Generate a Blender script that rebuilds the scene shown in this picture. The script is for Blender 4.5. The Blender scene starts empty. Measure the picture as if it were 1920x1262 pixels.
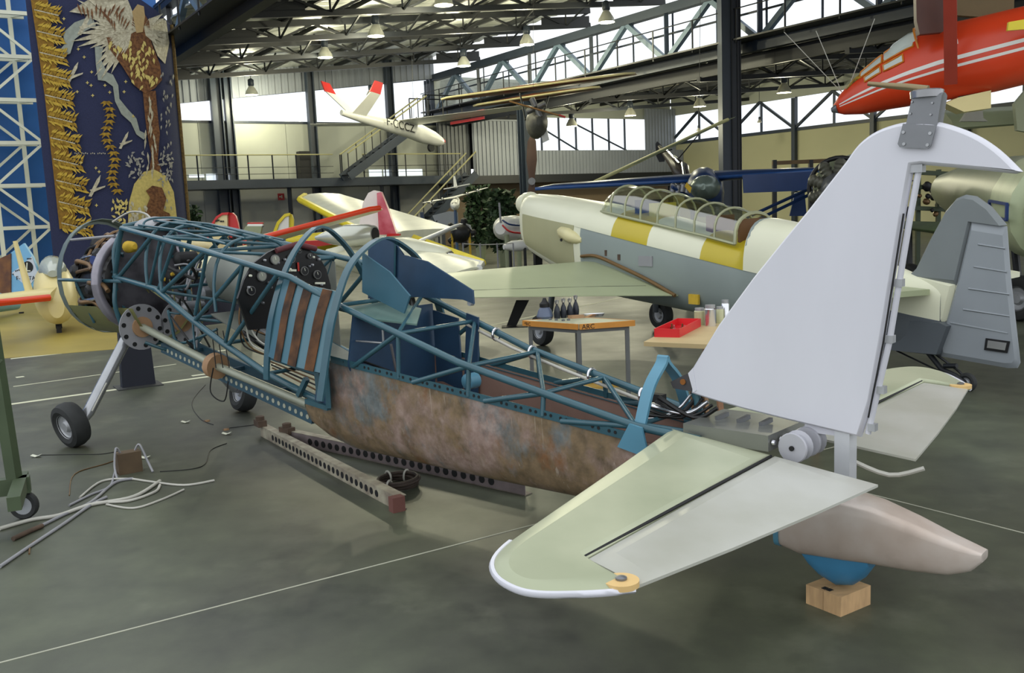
import bpy, math, random
from mathutils import Vector, Matrix
random.seed(7)
scene = bpy.context.scene
col = scene.collection
V = Vector

# ---------------------------------------------------------------- camera, sky, exposure
FPX, CX, CY, HCAM = 1761.0, 960.0, 631.0, 1.75
CAMR = Matrix(((0.999097908, -0.0424661111, 0.0), (-0.00575857381, -0.135481656, 0.99076312), (-0.0420738567, -0.98986936, -0.135603983)))
# columns of CAMR: camera right, camera down, camera forward, in world axes
cd = bpy.data.cameras.new('camera'); cam = bpy.data.objects.new('camera', cd); col.objects.link(cam)
cd.sensor_fit = 'HORIZONTAL'; cd.sensor_width = 36.0; cd.lens = 36.0 * FPX / 1920.0; cd.clip_end = 500
r_, d_, f_ = CAMR.col[0], CAMR.col[1], CAMR.col[2]
m4 = Matrix((( r_[0], -d_[0], -f_[0], 0), (r_[1], -d_[1], -f_[1], 0), (r_[2], -d_[2], -f_[2], HCAM), (0, 0, 0, 1)))
cam.matrix_world = m4
scene.camera = cam

w = bpy.data.worlds.new('sky'); scene.world = w; w.use_nodes = True
bg = w.node_tree.nodes['Background']; bg.inputs[0].default_value = (0.93, 0.97, 1.0, 1); bg.inputs[1].default_value = 1.4
scene.view_settings.view_transform = 'Standard'; scene.view_settings.look = 'None'
scene.view_settings.exposure = 0.0; scene.view_settings.gamma = 1.0
scene.view_settings.use_curve_mapping = False

# ---------------------------------------------------------------- pixel -> place helpers (a pixel is only a direction)
CAM = V((0, 0, HCAM))
def ray(px, py): return CAMR @ V((px - CX, py - CY, FPX))
def G(px, py, z=0.0):
    d = ray(px, py); return CAM + d * ((z - HCAM) / d.z)
def D(px, py, Y):
    d = ray(px, py); return CAM + d * (Y / d.y)
def PL(px, py, P, N):
    d = ray(px, py); return CAM + d * ((P - CAM).dot(N) / d.dot(N))
QA = V((-0.53508, 0.8448, 0)); PB = V((0.84485, 0.535, 0))      # the hall's two directions
def HP(p, q, z): return PB * p + QA * q + V((0, 0, z))
def onQ(px, py, q):
    d = ray(px, py); return CAM + d * (q / d.dot(QA))
def onP(px, py, p):
    d = ray(px, py); return CAM + d * (p / d.dot(PB))

# ---------------------------------------------------------------- materials
def srgb(c):
    return tuple(((x / 255) / 12.92 if x / 255 <= 0.04045 else ((x / 255 + 0.055) / 1.055) ** 2.4) for x in c)
MATS = {}
def mat(name, c, rough=0.5, metal=0.0, var=0.12, scale=4.0, bump=0.0, c2=None, stretch=None, emit=0, alpha=None, spec=0.5, detail=5, lo=0.35, hi=0.65):
    if name in MATS: return MATS[name]
    m = bpy.data.materials.new(name); m.use_nodes = True; nt = m.node_tree; N = nt.nodes; L = nt.links
    b = N['Principled BSDF']; b.inputs['Roughness'].default_value = rough; b.inputs['Metallic'].default_value = metal
    b.inputs['Specular IOR Level'].default_value = spec
    c = srgb(c); c2 = srgb(c2) if c2 else tuple(x * (1 - var) for x in c)
    tc = N.new('ShaderNodeTexCoord'); mp = N.new('ShaderNodeMapping'); L.new(tc.outputs['Object'], mp.inputs[0])
    if stretch: mp.inputs['Scale'].default_value = stretch
    no = N.new('ShaderNodeTexNoise'); no.inputs['Scale'].default_value = scale; no.inputs['Detail'].default_value = detail
    L.new(mp.outputs[0], no.inputs['Vector'])
    cr = N.new('ShaderNodeValToRGB'); cr.color_ramp.elements[0].position = lo; cr.color_ramp.elements[1].position = hi
    cr.color_ramp.elements[0].color = (*c2, 1); cr.color_ramp.elements[1].color = (*c, 1)
    L.new(no.outputs['Fac'], cr.inputs[0]); L.new(cr.outputs[0], b.inputs['Base Color'])
    if bump:
        bp = N.new('ShaderNodeBump'); bp.inputs['Strength'].default_value = bump; bp.inputs['Distance'].default_value = 0.02
        L.new(no.outputs['Fac'], bp.inputs['Height']); L.new(bp.outputs[0], b.inputs['Normal'])
    if emit:
        b.inputs['Emission Color'].default_value = (*c, 1); b.inputs['Emission Strength'].default_value = emit
    MATS[name] = m; return m
def glass(name, tint, clear=0.85, rough=0.05):
    m = bpy.data.materials.new(name); m.use_nodes = True; nt = m.node_tree; N = nt.nodes; L = nt.links
    N.remove(N['Principled BSDF'])
    t = N.new('ShaderNodeBsdfTransparent'); t.inputs[0].default_value = (*tint, 1)
    g = N.new('ShaderNodeBsdfGlossy'); g.inputs['Roughness'].default_value = rough
    mx = N.new('ShaderNodeMixShader'); mx.inputs[0].default_value = 1 - clear
    L.new(t.outputs[0], mx.inputs[1]); L.new(g.outputs[0], mx.inputs[2]); L.new(mx.outputs[0], N['Material Output'].inputs[0])
    MATS[name] = m; return m
def ramp_mat(name, stops, scale, rough=0.6, stretch=None, bump=0.1, scale2=None, metal=0.0, spec=0.5):
    """several colours mottled by noise"""
    m = mat(name, (128, 128, 128), rough, metal, scale=scale, stretch=stretch, bump=bump, spec=spec, detail=8)
    cr = [n for n in m.node_tree.nodes if n.type == 'VALTORGB'][0].color_ramp
    while len(cr.elements) > 1: cr.elements.remove(cr.elements[-1])
    cr.elements[0].position = stops[0][0]; cr.elements[0].color = (*srgb(stops[0][1]), 1)
    for p, c in stops[1:]:
        e = cr.elements.new(p); e.color = (*srgb(c), 1)
    return m

def floor_mat():
    m = bpy.data.materials.new('polished_concrete'); m.use_nodes = True; nt = m.node_tree; N = nt.nodes; L = nt.links; b = N['Principled BSDF']; b.inputs['Specular IOR Level'].default_value = .4
    tc = N.new('ShaderNodeTexCoord')
    def noise(sc, det, st=(1, 1, 1)):
        mp = N.new('ShaderNodeMapping'); mp.inputs['Scale'].default_value = st; L.new(tc.outputs['Object'], mp.inputs[0]); n = N.new('ShaderNodeTexNoise'); n.inputs['Scale'].default_value = sc; n.inputs['Detail'].default_value = det; n.inputs['Roughness'].default_value = .6; L.new(mp.outputs[0], n.inputs['Vector']); return n.outputs['Fac']
    def ramp(f, a, ca, z, cz):
        r = N.new('ShaderNodeValToRGB'); r.color_ramp.elements[0].position = a; r.color_ramp.elements[0].color = (*srgb(ca), 1); r.color_ramp.elements[1].position = z; r.color_ramp.elements[1].color = (*srgb(cz), 1); L.new(f, r.inputs[0]); return r.outputs[0]
    def mix(f, c1, c2):
        x = N.new('ShaderNodeMix'); x.data_type = 'RGBA'; L.new(f, x.inputs[0]); L.new(c1, x.inputs[6]); L.new(c2, x.inputs[7]); return x.outputs[2]
    a = ramp(noise(2.2, 8), .3, (66, 70, 58), .7, (94, 99, 80)); d = ramp(noise(4.5, 8), .3, (52, 54, 48), .7, (76, 78, 68)); e = ramp(noise(7, 6), .3, (92, 96, 80), .7, (118, 119, 104))
    c = mix(ramp(noise(.45, 6, (1.6, .8, 1)), .42, (0, 0, 0), .62, (255, 255, 255)), a, d); c = mix(ramp(noise(1.1, 8), .58, (0, 0, 0), .72, (200, 200, 200)), c, e)
    L.new(c, b.inputs['Base Color']); r = N.new('ShaderNodeMapRange'); r.inputs[3].default_value = .34; r.inputs[4].default_value = .52; L.new(noise(1.5, 5), r.inputs[0]); L.new(r.outputs[0], b.inputs['Roughness']); return m
M_floor = floor_mat()
M_joint = mat('joint_line', (178, 178, 160), 0.7)
M_line = mat('line_paint', (215, 215, 185), 0.6)
M_yfloor = mat('yellow_floor_paint', (170, 152, 72), 0.4, scale=0.7, var=0.25)
M_navy = mat('steel_navy', (46, 56, 70), 0.45, scale=2)
M_dark = mat('steel_dark', (17, 21, 27), 0.5, scale=2)
M_black = mat('black_matt', (14, 14, 16), 0.6)
M_panelw = mat('wall_panel', (176, 180, 170), 0.7, scale=0.6, var=0.06)
M_wallg = mat('wall_lower', (150, 152, 150), 0.75, scale=0.5, var=0.08)
M_wally = mat('wall_right_panel', (186, 184, 150), 0.7, scale=0.4, var=0.08)
M_corr = mat('corrugated_grey', (138, 144, 154), 0.5, scale=1, var=0.06)
M_deck = ramp_mat('roof_foil', [(0.3, (150, 154, 148)), (0.5, (200, 204, 198)), (0.7, (232, 234, 228))], 2.2, rough=0.38, stretch=(0.6, 2.2, 1), bump=0.5, metal=0.45)
M_bluew = mat('blue_wall_paint', (40, 104, 178), 0.5, scale=0.4, var=0.2)
M_white = mat('white_steel', (226, 228, 208), 0.5, scale=3, var=0.05)
M_rail = mat('rail_yellowish', (176, 172, 130), 0.5)
M_pane = glass('window_glass', (0.98, 0.99, 1.0), 0.97)

# ---------------------------------------------------------------- mesh builder
class MB:
    def __init__(s): s.v = []; s.f = []; s.m = []
    def add(s, vs, fs, mi=0):
        o = len(s.v); s.v += [V(x) for x in vs]; s.f += [tuple(i + o for i in f) for f in fs]; s.m += [mi] * len(fs); return s
    def box(s, c, sx, sy, sz, ax=None, ay=None, az=None, mi=0):
        ax = ax or V((1, 0, 0)); ay = ay or V((0, 1, 0)); az = az or V((0, 0, 1)); c = V(c)
        vs = [c + ax * (i * sx / 2) + ay * (j * sy / 2) + az * (k * sz / 2) for i in (-1, 1) for j in (-1, 1) for k in (-1, 1)]
        return s.add(vs, [(0, 1, 3, 2), (4, 6, 7, 5), (0, 4, 5, 1), (2, 3, 7, 6), (0, 2, 6, 4), (1, 5, 7, 3)], mi)
    def bar(s, p0, p1, w, h, up=V((0, 0, 1)), mi=0):
        p0, p1 = V(p0), V(p1); d = p1 - p0; L = d.length; d = d / L
        if abs(d.dot(up)) > 0.98: up = V((1, 0, 0))
        x = d.cross(up).normalized(); y = x.cross(d).normalized()
        return s.box((p0 + p1) / 2, L, w, h, d, x, y, mi)
    def tube(s, pts, r, n=8, closed=False, mi=0, cap=True):
        pts = [V(p) for p in pts]; k = len(pts); rs = r if isinstance(r, (list, tuple)) else [r] * k
        vs = []; fs = []; prev = None
        for i, p in enumerate(pts):
            a = pts[(i - 1) % k] if (i > 0 or closed) else p; b = pts[(i + 1) % k] if (i < k - 1 or closed) else p
            d = (b - a).normalized()
            if prev is None:
                up = V((0, 0, 1)) if abs(d.z) < 0.9 else V((1, 0, 0)); x = d.cross(up).normalized()
            else:
                x = (prev - d * prev.dot(d)).normalized()
            prev = x; y = d.cross(x)
            vs += [p + (x * math.cos(2 * math.pi * j / n) + y * math.sin(2 * math.pi * j / n)) * rs[i] for j in range(n)]
        for i in range(k if closed else k - 1):
            a = i * n; b = ((i + 1) % k) * n
            fs += [(a + j, a + (j + 1) % n, b + (j + 1) % n, b + j) for j in range(n)]
        if cap and not closed: fs += [tuple(range(n - 1, -1, -1)), tuple((k - 1) * n + j for j in range(n))]
        return s.add(vs, fs, mi)
    def prism(s, poly, off, mi=0):
        poly = [V(p) for p in poly]; n = len(poly); off = V(off)
        vs = poly + [p + off for p in poly]
        return s.add(vs, [tuple(range(n)), tuple(range(2 * n - 1, n - 1, -1))] + [(i, i + n, (i + 1) % n + n, (i + 1) % n) for i in range(n)], mi)
    def loft(s, rings, caps=True, closed=True, mi=0, mfun=None):
        n = len(rings[0]); vs = [V(p) for r in rings for p in r]; o = len(s.v); s.v += vs
        for i in range(len(rings) - 1):
            for j in range(n if closed else n - 1):
                q = (i * n + j, i * n + (j + 1) % n, (i + 1) * n + (j + 1) % n, (i + 1) * n + j)
                s.f.append(tuple(x + o for x in q))
                s.m.append(mfun(i, j, (vs[q[0]] + vs[q[2]]) / 2) if mfun else mi)
        if caps:
            for k, rev in ((0, True), (len(rings) - 1, False)):
                f = [o + k * n + j for j in range(n)]
                s.f.append(tuple(reversed(f)) if rev else tuple(f)); s.m.append(mfun(min(k, len(rings) - 2), 0, vs[k * n]) if mfun else mi)
        return s
    def rev(s, c, axis, prof, n=20, mi=0, caps=True):
        c = V(c); axis = V(axis).normalized(); up = V((0, 0, 1)) if abs(axis.z) < 0.9 else V((1, 0, 0))
        x = axis.cross(up).normalized(); y = axis.cross(x)
        rings = [[c + axis * d + (x * math.cos(2 * math.pi * j / n) + y * math.sin(2 * math.pi * j / n)) * max(r, 1e-4) for j in range(n)] for d, r in prof]
        return s.loft(rings, caps, True, mi)
    def torus(s, c, axis, R, r, n=24, k=8, sx=1.0):
        c = V(c); axis = V(axis).normalized(); up = V((0, 0, 1)) if abs(axis.z) < 0.9 else V((1, 0, 0))
        x = axis.cross(up).normalized(); y = axis.cross(x)
        rings = []
        for i in range(n):
            a = 2 * math.pi * i / n; e = x * math.cos(a) + y * math.sin(a)
            rings.append([c + e * (R + r * math.cos(2 * math.pi * j / k)) + axis * (sx * r * math.sin(2 * math.pi * j / k)) for j in range(k)])
        rings.append(rings[0]); return s.loft(rings, False, True)
    def solid(s, grid, off):
        """grid: rows of points; thickened by the offset vector or function"""
        R, Cn = len(grid), len(grid[0]); fo = off if callable(off) else (lambda i, j: V(off))
        vs = [V(p) for r in grid for p in r]; vs2 = [vs[i * Cn + j] + fo(i, j) for i in range(R) for j in range(Cn)]; n = R * Cn; fs = []
        for i in range(R - 1):
            for j in range(Cn - 1):
                a, b, c, d = i * Cn + j, i * Cn + j + 1, (i + 1) * Cn + j + 1, (i + 1) * Cn + j
                fs += [(a, b, c, d), (d + n, c + n, b + n, a + n)]
        edge = [j for j in range(Cn)] + [i * Cn + Cn - 1 for i in range(1, R)] + [(R - 1) * Cn + j for j in range(Cn - 2, -1, -1)] + [i * Cn for i in range(R - 2, 0, -1)]
        for i in range(len(edge)):
            a, b = edge[i], edge[(i + 1) % len(edge)]; fs.append((b, a, a + n, b + n))
        return s.add(vs + vs2, fs)
    def build(s, name, m, parent=None, smooth=30, origin=None):
        me = bpy.data.meshes.new(name)
        root = parent
        base = V((0, 0, 0))
        while root is not None: base = base + root.location; root = root.parent
        if parent is None:
            lo = V((min(v.x for v in s.v), min(v.y for v in s.v), min(v.z for v in s.v))); hi = V((max(v.x for v in s.v), max(v.y for v in s.v), max(v.z for v in s.v)))
            org = V(origin) if origin is not None else V(((lo.x + hi.x) / 2, (lo.y + hi.y) / 2, lo.z))
        else: org = base
        me.from_pydata([tuple(v - org) for v in s.v], [], s.f)
        for mm in (m if isinstance(m, (list, tuple)) else [m]): me.materials.append(mm)
        if any(s.m):
            for p, i in zip(me.polygons, s.m): p.material_index = i
        import bmesh
        bm = bmesh.new(); bm.from_mesh(me); bmesh.ops.recalc_face_normals(bm, faces=bm.faces); bm.to_mesh(me); bm.free()
        if smooth:
            me.polygons.foreach_set('use_smooth', [True] * len(me.polygons)); me.set_sharp_from_angle(angle=math.radians(smooth))
        o = bpy.data.objects.new(name, me); col.objects.link(o)
        if parent is None: o.location = org
        else: o.parent = parent
        return o
def tag(o, label=None, cat=None, group=None, kind=None):
    if label: o['label'] = label
    if cat: o['category'] = cat
    if group: o['group'] = group
    if kind: o['kind'] = kind
    return o
def thing(name, loc, label, cat, group=None, kind=None):
    o = bpy.data.objects.new(name, None); col.objects.link(o); o.location = V(loc); o.empty_display_size = 0.2
    return tag(o, label, cat, group, kind)
def copy_tree(o, parent=None):
    c = o.copy(); col.objects.link(c); c.parent = parent
    for ch in [x for x in bpy.data.objects if x.parent == o]: copy_tree(ch, c)
    return c
def text_obj(body, name, P, ex, ey, size, m, parent, depth=0.002):
    """flat lettering as mesh: P lower-left corner, ex reading direction, ey up"""
    cu = bpy.data.curves.new(name, 'FONT'); cu.body = body; cu.size = size; cu.extrude = depth
    t = bpy.data.objects.new(name, cu); col.objects.link(t)
    dg = bpy.context.evaluated_depsgraph_get(); me = bpy.data.meshes.new_from_object(t.evaluated_get(dg))
    col.objects.unlink(t); bpy.data.objects.remove(t)
    ex = V(ex).normalized(); ey = V(ey).normalized(); ez = ex.cross(ey)
    base = V((0, 0, 0)); r = parent
    while r is not None: base = base + r.location; r = r.parent
    for v in me.vertices: v.co = V(P) + ex * v.co.x + ey * v.co.y + ez * v.co.z - base
    me.materials.clear(); me.materials.append(m)
    o = bpy.data.objects.new(name, me); col.objects.link(o); o.parent = parent; return o
def smooth_path(pts, n=6):
    pts = [V(p) for p in pts]; out = []
    for i in range(len(pts) - 1):
        p0 = pts[max(i - 1, 0)]; p1 = pts[i]; p2 = pts[i + 1]; p3 = pts[min(i + 2, len(pts) - 1)]
        for k in range(n):
            t = k / n
            out.append(0.5 * ((2 * p1) + (p2 - p0) * t + (2 * p0 - 5 * p1 + 4 * p2 - p3) * t * t + (3 * p1 - p0 - 3 * p2 + p3) * t ** 3))
    return out + [pts[-1]]

# ================================================================= THE HALL
Q0, P1, P2, P3 = 42.0, 7.16, 22.7, 38.2
LOW1 = lambda p: 6.95 + 0.10 * (p - P1)          # truss lower chord, main bay
DECK1 = lambda p: 7.6 + 0.105 * (p - P1)
LOW2 = lambda p: 5.75 + 0.075 * (p - P2)
DECK2 = lambda p: 6.6 + 0.065 * (p - P2)

fl = MB(); fl.add([HP(-45, -25, 0), HP(60, -25, 0), HP(60, 60, 0), HP(-45, 60, 0)], [(0, 1, 2, 3)])
tag(fl.build('floor', M_floor, smooth=0), 'grey green polished concrete hangar floor', None, None, 'structure')
def strip(a, b, wdt, m, name, label, hgt=0.002):
    s = MB(); s.bar(V(a) + V((0, 0, hgt / 2)), V(b) + V((0, 0, hgt / 2)), wdt, hgt); tag(s.build(name, m, smooth=0), label, None, None, 'structure')
g1, g2 = G(0, 1243), G(985, 988); dj = (g2 - g1).normalized(); strip(g1 - dj * 3, g2 + dj * 3.5, 0.010, M_joint, 'trim_1', 'thin pale saw joint crossing the near floor')
g1, g2 = G(1625, 925), G(1920, 1000); dj = (g2 - g1).normalized(); strip(g1 - dj * 9, g2 + dj * 3, 0.010, M_joint, 'trim_2', 'thin pale saw joint running under the tail')
lines = [((20, 673), (215, 652)), ((0, 761), (400, 705)), ((342, 667), (437, 655)), ((25, 725), (330, 683)), ((780, 640), (1190, 553)), ((30, 708), (45, 706)), ((360, 705), (520, 683))]
for i, (a, b) in enumerate(lines):
    strip(G(*a), G(*b), 0.03 if i == 3 else 0.075, M_line, 'trim_%d' % (i + 3), 'pale painted line on the hangar floor')
yf = MB(); yf.prism([G(-60, 678), G(215, 655), G(300, 640), G(330, 585), G(330, 545), G(-60, 545)], (0, 0, 0.004))
tag(yf.build('trim_10', M_yfloor, smooth=0), 'yellow painted floor field under the cream glider', None, None, 'structure')

# ---- back wall (cladding panels, windows, mullions)
wb = thing('wall_back', HP(P1, Q0, 0), 'pale panelled end wall of the hangar', None, None, 'structure')
p = P1
while p < P2 - 0.1:
    e = min(p + 3.9, P2); o = MB()
    o.box(HP((p + e) / 2, Q0 + 0.1, 4.7), e - p - 0.02, 0.12, 2.56, PB, QA); o.build('wall_panel', M_panelw, wb)
    o = MB(); o.box(HP((p + e) / 2, Q0 + 0.1, 1.7), e - p - 0.02, 0.12, 3.4, PB, QA); o.build('lower_panel', M_wallg, wb)
    for k in range(1, 8):
        pass
    # fascia above the window band
    za, zb = 6.75 + 0.12 * (p - 10.4), 6.75 + 0.12 * (e - 10.4)
    o = MB(); o.prism([HP(p, Q0, za), HP(e, Q0, zb), HP(e, Q0, DECK1(e)), HP(p, Q0, DECK1(p))], QA * 0.12)
    n = int((e - p) / 0.3)
    for k in range(n):
        pp = p + (k + 0.5) * (e - p) / n; o.bar(HP(pp, Q0 - 0.02, 6.75 + 0.12 * (pp - 10.4)), HP(pp, Q0 - 0.02, DECK1(pp)), 0.12, 0.05, up=QA)
    o.build('fascia', M_corr, wb)
    p = e
win = thing('window_1', HP(P1, Q0, 6.0), 'long glazed band under the roof of the end wall', None, None, 'structure')
for k in range(16):
    a, e = P1 + k * (P2 - P1) / 16, P1 + (k + 1) * (P2 - P1) / 16
    za, zb = 6.75 + 0.12 * (a - 10.4), 6.75 + 0.12 * (e - 10.4)
    o = MB(); o.prism([HP(a + .03, Q0 + .1, 6.0), HP(e - .03, Q0 + .1, 6.0), HP(e - .03, Q0 + .1, zb), HP(a + .03, Q0 + .1, za)], QA * 0.02); o.build('pane', M_pane, win, 0)
o = MB(); o.bar(HP(P1, Q0 + .05, 6.0), HP(P2, Q0 + .05, 6.0), 0.1, 0.1); o.build('window_sill', M_navy, win, 0)
o = MB(); o.bar(HP(P1, Q0 + .05, 6.40), HP(P2, Q0 + .05, 8.22), 0.06, 0.06); o.build('window_frame', M_navy, win, 0)
# low strip windows behind the gallery
win = thing('window_2', HP(P1, Q0, 3.6), 'row of small low windows behind the gallery railing', None, None, 'structure')
for x0, x1, y0, y1 in ((355, 383, 327, 333), (388, 400, 326, 342), (402, 432, 326, 340), (693, 716, 318, 331), (720, 737, 318, 330), (738, 792, 317, 330)):
    A, B = onQ(x0, y1, Q0), onQ(x1, y0, Q0); pa, pb = A.dot(PB), B.dot(PB)
    o = MB(); o.box(HP((pa + pb) / 2, Q0 + 0.02, (A.z + B.z) / 2), pb - pa, 0.02, B.z - A.z, PB, QA); o.build('pane', mat('daylit_pane', (225, 236, 245), 0.2, emit=0.9), win, 0)

# ---- second part of the end wall: clad room, parapet, windows
wr = thing('wall_back_2', HP(P2, Q0, 0), 'end wall of the far bay with corrugated gallery front', None, None, 'structure')
o = MB(); o.box(HP((P2 + P3) / 2, Q0 + 0.3, 1.6), P3 - P2, 0.1, 3.2, PB, QA); o.build('lower_panel', mat('wall_brown', (120, 104, 84), 0.8, scale=0.6), wr)
o = MB(); o.box(HP((P2 + P3) / 2, Q0 - 0.4, 3.2), P3 - P2, 1.8, 0.4, PB, QA); o.build('gallery_slab', M_dark, wr)
def corr(pa, pb, q, z0, z1, name, m, parent):
    o = MB(); o.box(HP((pa + pb) / 2, q + .05, (z0 + z1) / 2), pb - pa, 0.06, z1 - z0, PB, QA)
    n = int((pb - pa) / 0.22)
    for k in range(n): o.box(HP(pa + (k + .5) * (pb - pa) / n, q, (z0 + z1) / 2), 0.11, 0.05, z1 - z0, PB, QA)
    return o.build(name, m, parent, 0)
corr(24.1, 27.8, 40.9, 3.4, 6.1, 'corrugated_panel', M_corr, wr)
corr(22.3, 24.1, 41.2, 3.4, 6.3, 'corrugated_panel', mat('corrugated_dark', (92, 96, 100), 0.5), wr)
corr(27.8, P3, 41.0, 3.4, 4.65, 'corrugated_panel', M_corr, wr)
corr(35.9, P3, 41.6, 4.65, 7.0, 'corrugated_panel', M_corr, wr)
o = MB(); o.box(HP((23 + 27.8) / 2, Q0 - .4, 6.13), 4.9, 1.6, 0.08, PB, QA); o.build('room_lid', M_corr, wr)
o = MB(); o.box(HP((P2 + P3) / 2, Q0 + .1, 7.4), P3 - P2, 0.1, 1.9, PB, QA); o.build('upper_panel', M_panelw, wr)
win = thing('window_3', HP(28, Q0, 4.65), 'window row above the corrugated gallery parapet', None, None, 'structure')
for k in range(7):
    a = 27.9 + k * 8.0 / 7
    o = MB(); o.box(HP(a + 0.57, Q0 + .1, 5.55), 1.06, 0.02, 1.75, PB, QA); o.build('pane', M_pane, win, 0)
    o = MB(); o.box(HP(a, Q0 + .08, 5.55), 0.07, 0.1, 1.8, PB, QA); o.build('mullion', M_navy, win, 0)
o = MB(); o.bar(HP(28.2, Q0 + .0, 6.3), HP(31.4, Q0, 4.7), .07, .07); o.build('brace', M_navy, win, 0)
o = MB(); o.bar(HP(30.8, Q0 + .0, 6.3), HP(34.8, Q0, 4.7), .07, .07); o.build('brace', M_navy, win, 0)
o = MB(); o.box(HP(P2 + 2.6, Q0 + .1, 6.0), 5.2, .1, 4.4, PB, QA); o.build('upper_panel', M_dark, wr)

# ---- right wall of the far bay
wr = thing('wall_right', HP(P3, Q0, 0), 'yellowish lit panelled wall of the far bay', None, None, 'structure')
win = thing('window_4', HP(P3, Q0, 5.07), 'clerestory window band along the far bay wall', None, None, 'structure')
q = Q0
while q > -4:
    e = q - 4.6
    o = MB(); o.box(HP(P3 + .06, (q + e) / 2, 2.53), 4.58, 0.1, 5.06, QA, PB); o.build('wall_panel', M_wally, wr, 0)
    o = MB(); o.box(HP(P3 + .06, (q + e) / 2, 7.4), 4.6, 0.1, 1.5, QA, PB); o.build('fascia', M_panelw, wr, 0)
    for k in range(2):
        a = q - k * 2.3; o = MB(); o.box(HP(P3 + .08, a - 1.15, 5.86), 2.22, 0.02, 1.56, QA, PB); o.build('pane', M_pane, win, 0)
        o = MB(); o.box(HP(P3 + .02, a, 5.86), 0.09, 0.1, 1.6, QA, PB); o.build('mullion', M_navy, win, 0)
    o = MB(); o.bar(HP(P3 - .1, q, 5.1), HP(P3 - .1, q - 2.3, 6.65), .12, .12); o.bar(HP(P3 - .1, e, 5.1), HP(P3 - .1, q - 2.3, 6.65), .12, .12); o.build('brace', M_navy, win, 0)
    o = MB(); o.box(HP(P3 - .14, q, 3.3), .22, .2, 6.6, QA, PB); o.build('wall_post', M_navy, wr, 0)
    q = e
o = MB(); o.bar(HP(P3 - .02, Q0, 5.06), HP(P3 - .02, -4, 5.06), .14, .16); o.build('window_sill', M_navy, win, 0)

# ---- left bay: blue end wall with white lattice frame
wl = MB(); wl.box(HP(-10, 30.6, 5), 34.2, 0.15, 10, PB, QA)
tag(wl.build('wall_left', M_bluew, smooth=0), 'blue painted end wall behind the white lattice', None, None, 'structure')
lat = thing('lattice_frame', HP(3.5, 30, 0), 'white steel lattice frame standing before the blue wall', 'lattice frame')
for qq in (29.6, 30.15):
    for pp in (3.5, 2.2, 0.9, -0.4):
        dp = 0.0 if qq < 30 else -0.45
        o = MB(); o.bar(HP(pp + dp, qq, 0), HP(pp + dp, qq, 9.6), .11, .11, up=QA); o.build('upright', M_white, lat, 0)
    zs = [0.615 + 1.1625 * i for i in range(8)]
    for i, z in enumerate(zs):
        dp = 0.0 if qq < 30 else -0.45
        o = MB(); o.bar(HP(3.5 + .35 + dp, qq, z), HP(-1.9, qq, z), .10, .10); o.build('crossbar', M_white, lat, 0)
        if i < 7:
            for k, pp in enumerate((3.5, 2.2, 0.9)):
                up = (i + k) % 2 == 1
                o = MB(); o.bar(HP(pp + dp, qq, z if up else z + 1.1625), HP(pp - 1.3 + dp, qq, z + 1.1625 if up else z), .07, .07); o.build('diagonal', M_white, lat, 0)
for i, z in enumerate(zs):
    o = MB(); o.bar(HP(3.5, 29.6, z), HP(3.05, 30.15, z), .06, .06); o.bar(HP(3.5, 29.6, z), HP(4.1, 30.3, z + .5), .04, .04); o.build('tie', M_white, lat, 0)

# ---- girder between the bays (big clerestory)
def girder(P, qs, z0, z1, name, label, wname, wlabel, npan, m=M_navy, beam=0.45):
    g = thing(name, HP(P, qs[0], z0), label, None, None, 'structure'); wn = thing(wname, HP(P + .3, qs[0], z0), wlabel, None, None, 'structure')
    L = (qs[1] - qs[0]) / npan
    for zz, ww in ((z0, beam), (z1, 0.3)):
        o = MB(); o.bar(HP(P, qs[0], zz), HP(P, qs[1], zz), 0.3, ww); o.build('chord', m, g, 0)
    for k in range(npan):
        a = qs[0] + k * L
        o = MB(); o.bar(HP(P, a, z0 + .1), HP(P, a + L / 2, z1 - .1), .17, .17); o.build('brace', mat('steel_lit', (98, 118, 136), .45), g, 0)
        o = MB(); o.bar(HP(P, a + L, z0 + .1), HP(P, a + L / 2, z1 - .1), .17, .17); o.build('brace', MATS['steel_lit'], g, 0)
        o = MB(); o.bar(HP(P, a, z0), HP(P, a, z1), .14, .14); o.build('post', m, g, 0)
        for j in range(2):
            for h in range(2):
                zz0, zz1 = (z0 + .2, (z0 + z1) / 2 + .12) if h == 0 else ((z0 + z1) / 2 + .16, z1 - .15)
                o = MB(); o.box(HP(P + .3, a + (j + .5) * L / 2, (zz0 + zz1) / 2), L / 2 - .08, .02, zz1 - zz0, QA, PB); o.build('pane', M_pane, wn, 0)
            o = MB(); o.bar(HP(P + .3, a + j * L / 2, z0), HP(P + .3, a + j * L / 2, z1), .06, .06); o.build('mullion', m, wn, 0)
    o = MB(); o.bar(HP(P + .3, qs[0], (z0 + z1) / 2 + .14), HP(P + .3, qs[1], (z0 + z1) / 2 + .14), .06, .06); o.build('transom', m, wn, 0)
    # service rail with posts on the near side
    o = MB(); o.bar(HP(P - .5, qs[0], z0 + .1), HP(P - .5, qs[1], z0 + .1), .7, .05); o.build('catwalk', M_dark, g, 0)
    o = MB(); o.tube([HP(P - .8, qs[0], z0 + 1.0), HP(P - .8, qs[1], z0 + 1.0)], .02, 6); o.build('catwalk_rail', M_dark, g, 0)
    for k in range(int((qs[1] - qs[0]) / 1.9)):
        o = MB(); o.tube([HP(P - .8, qs[0] + k * 1.9, z0), HP(P - .8, qs[0] + k * 1.9, z0 + 1.0)], .03, 6); o.build('rail_post', M_dark, g, 0)
    return g
girder(P2, (4.0, Q0), 6.45, 8.25, 'trim_20', 'navy lattice girder carrying the clerestory between two bays', 'window_5', 'tall clerestory glazing above the navy lattice girder', 9)
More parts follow.
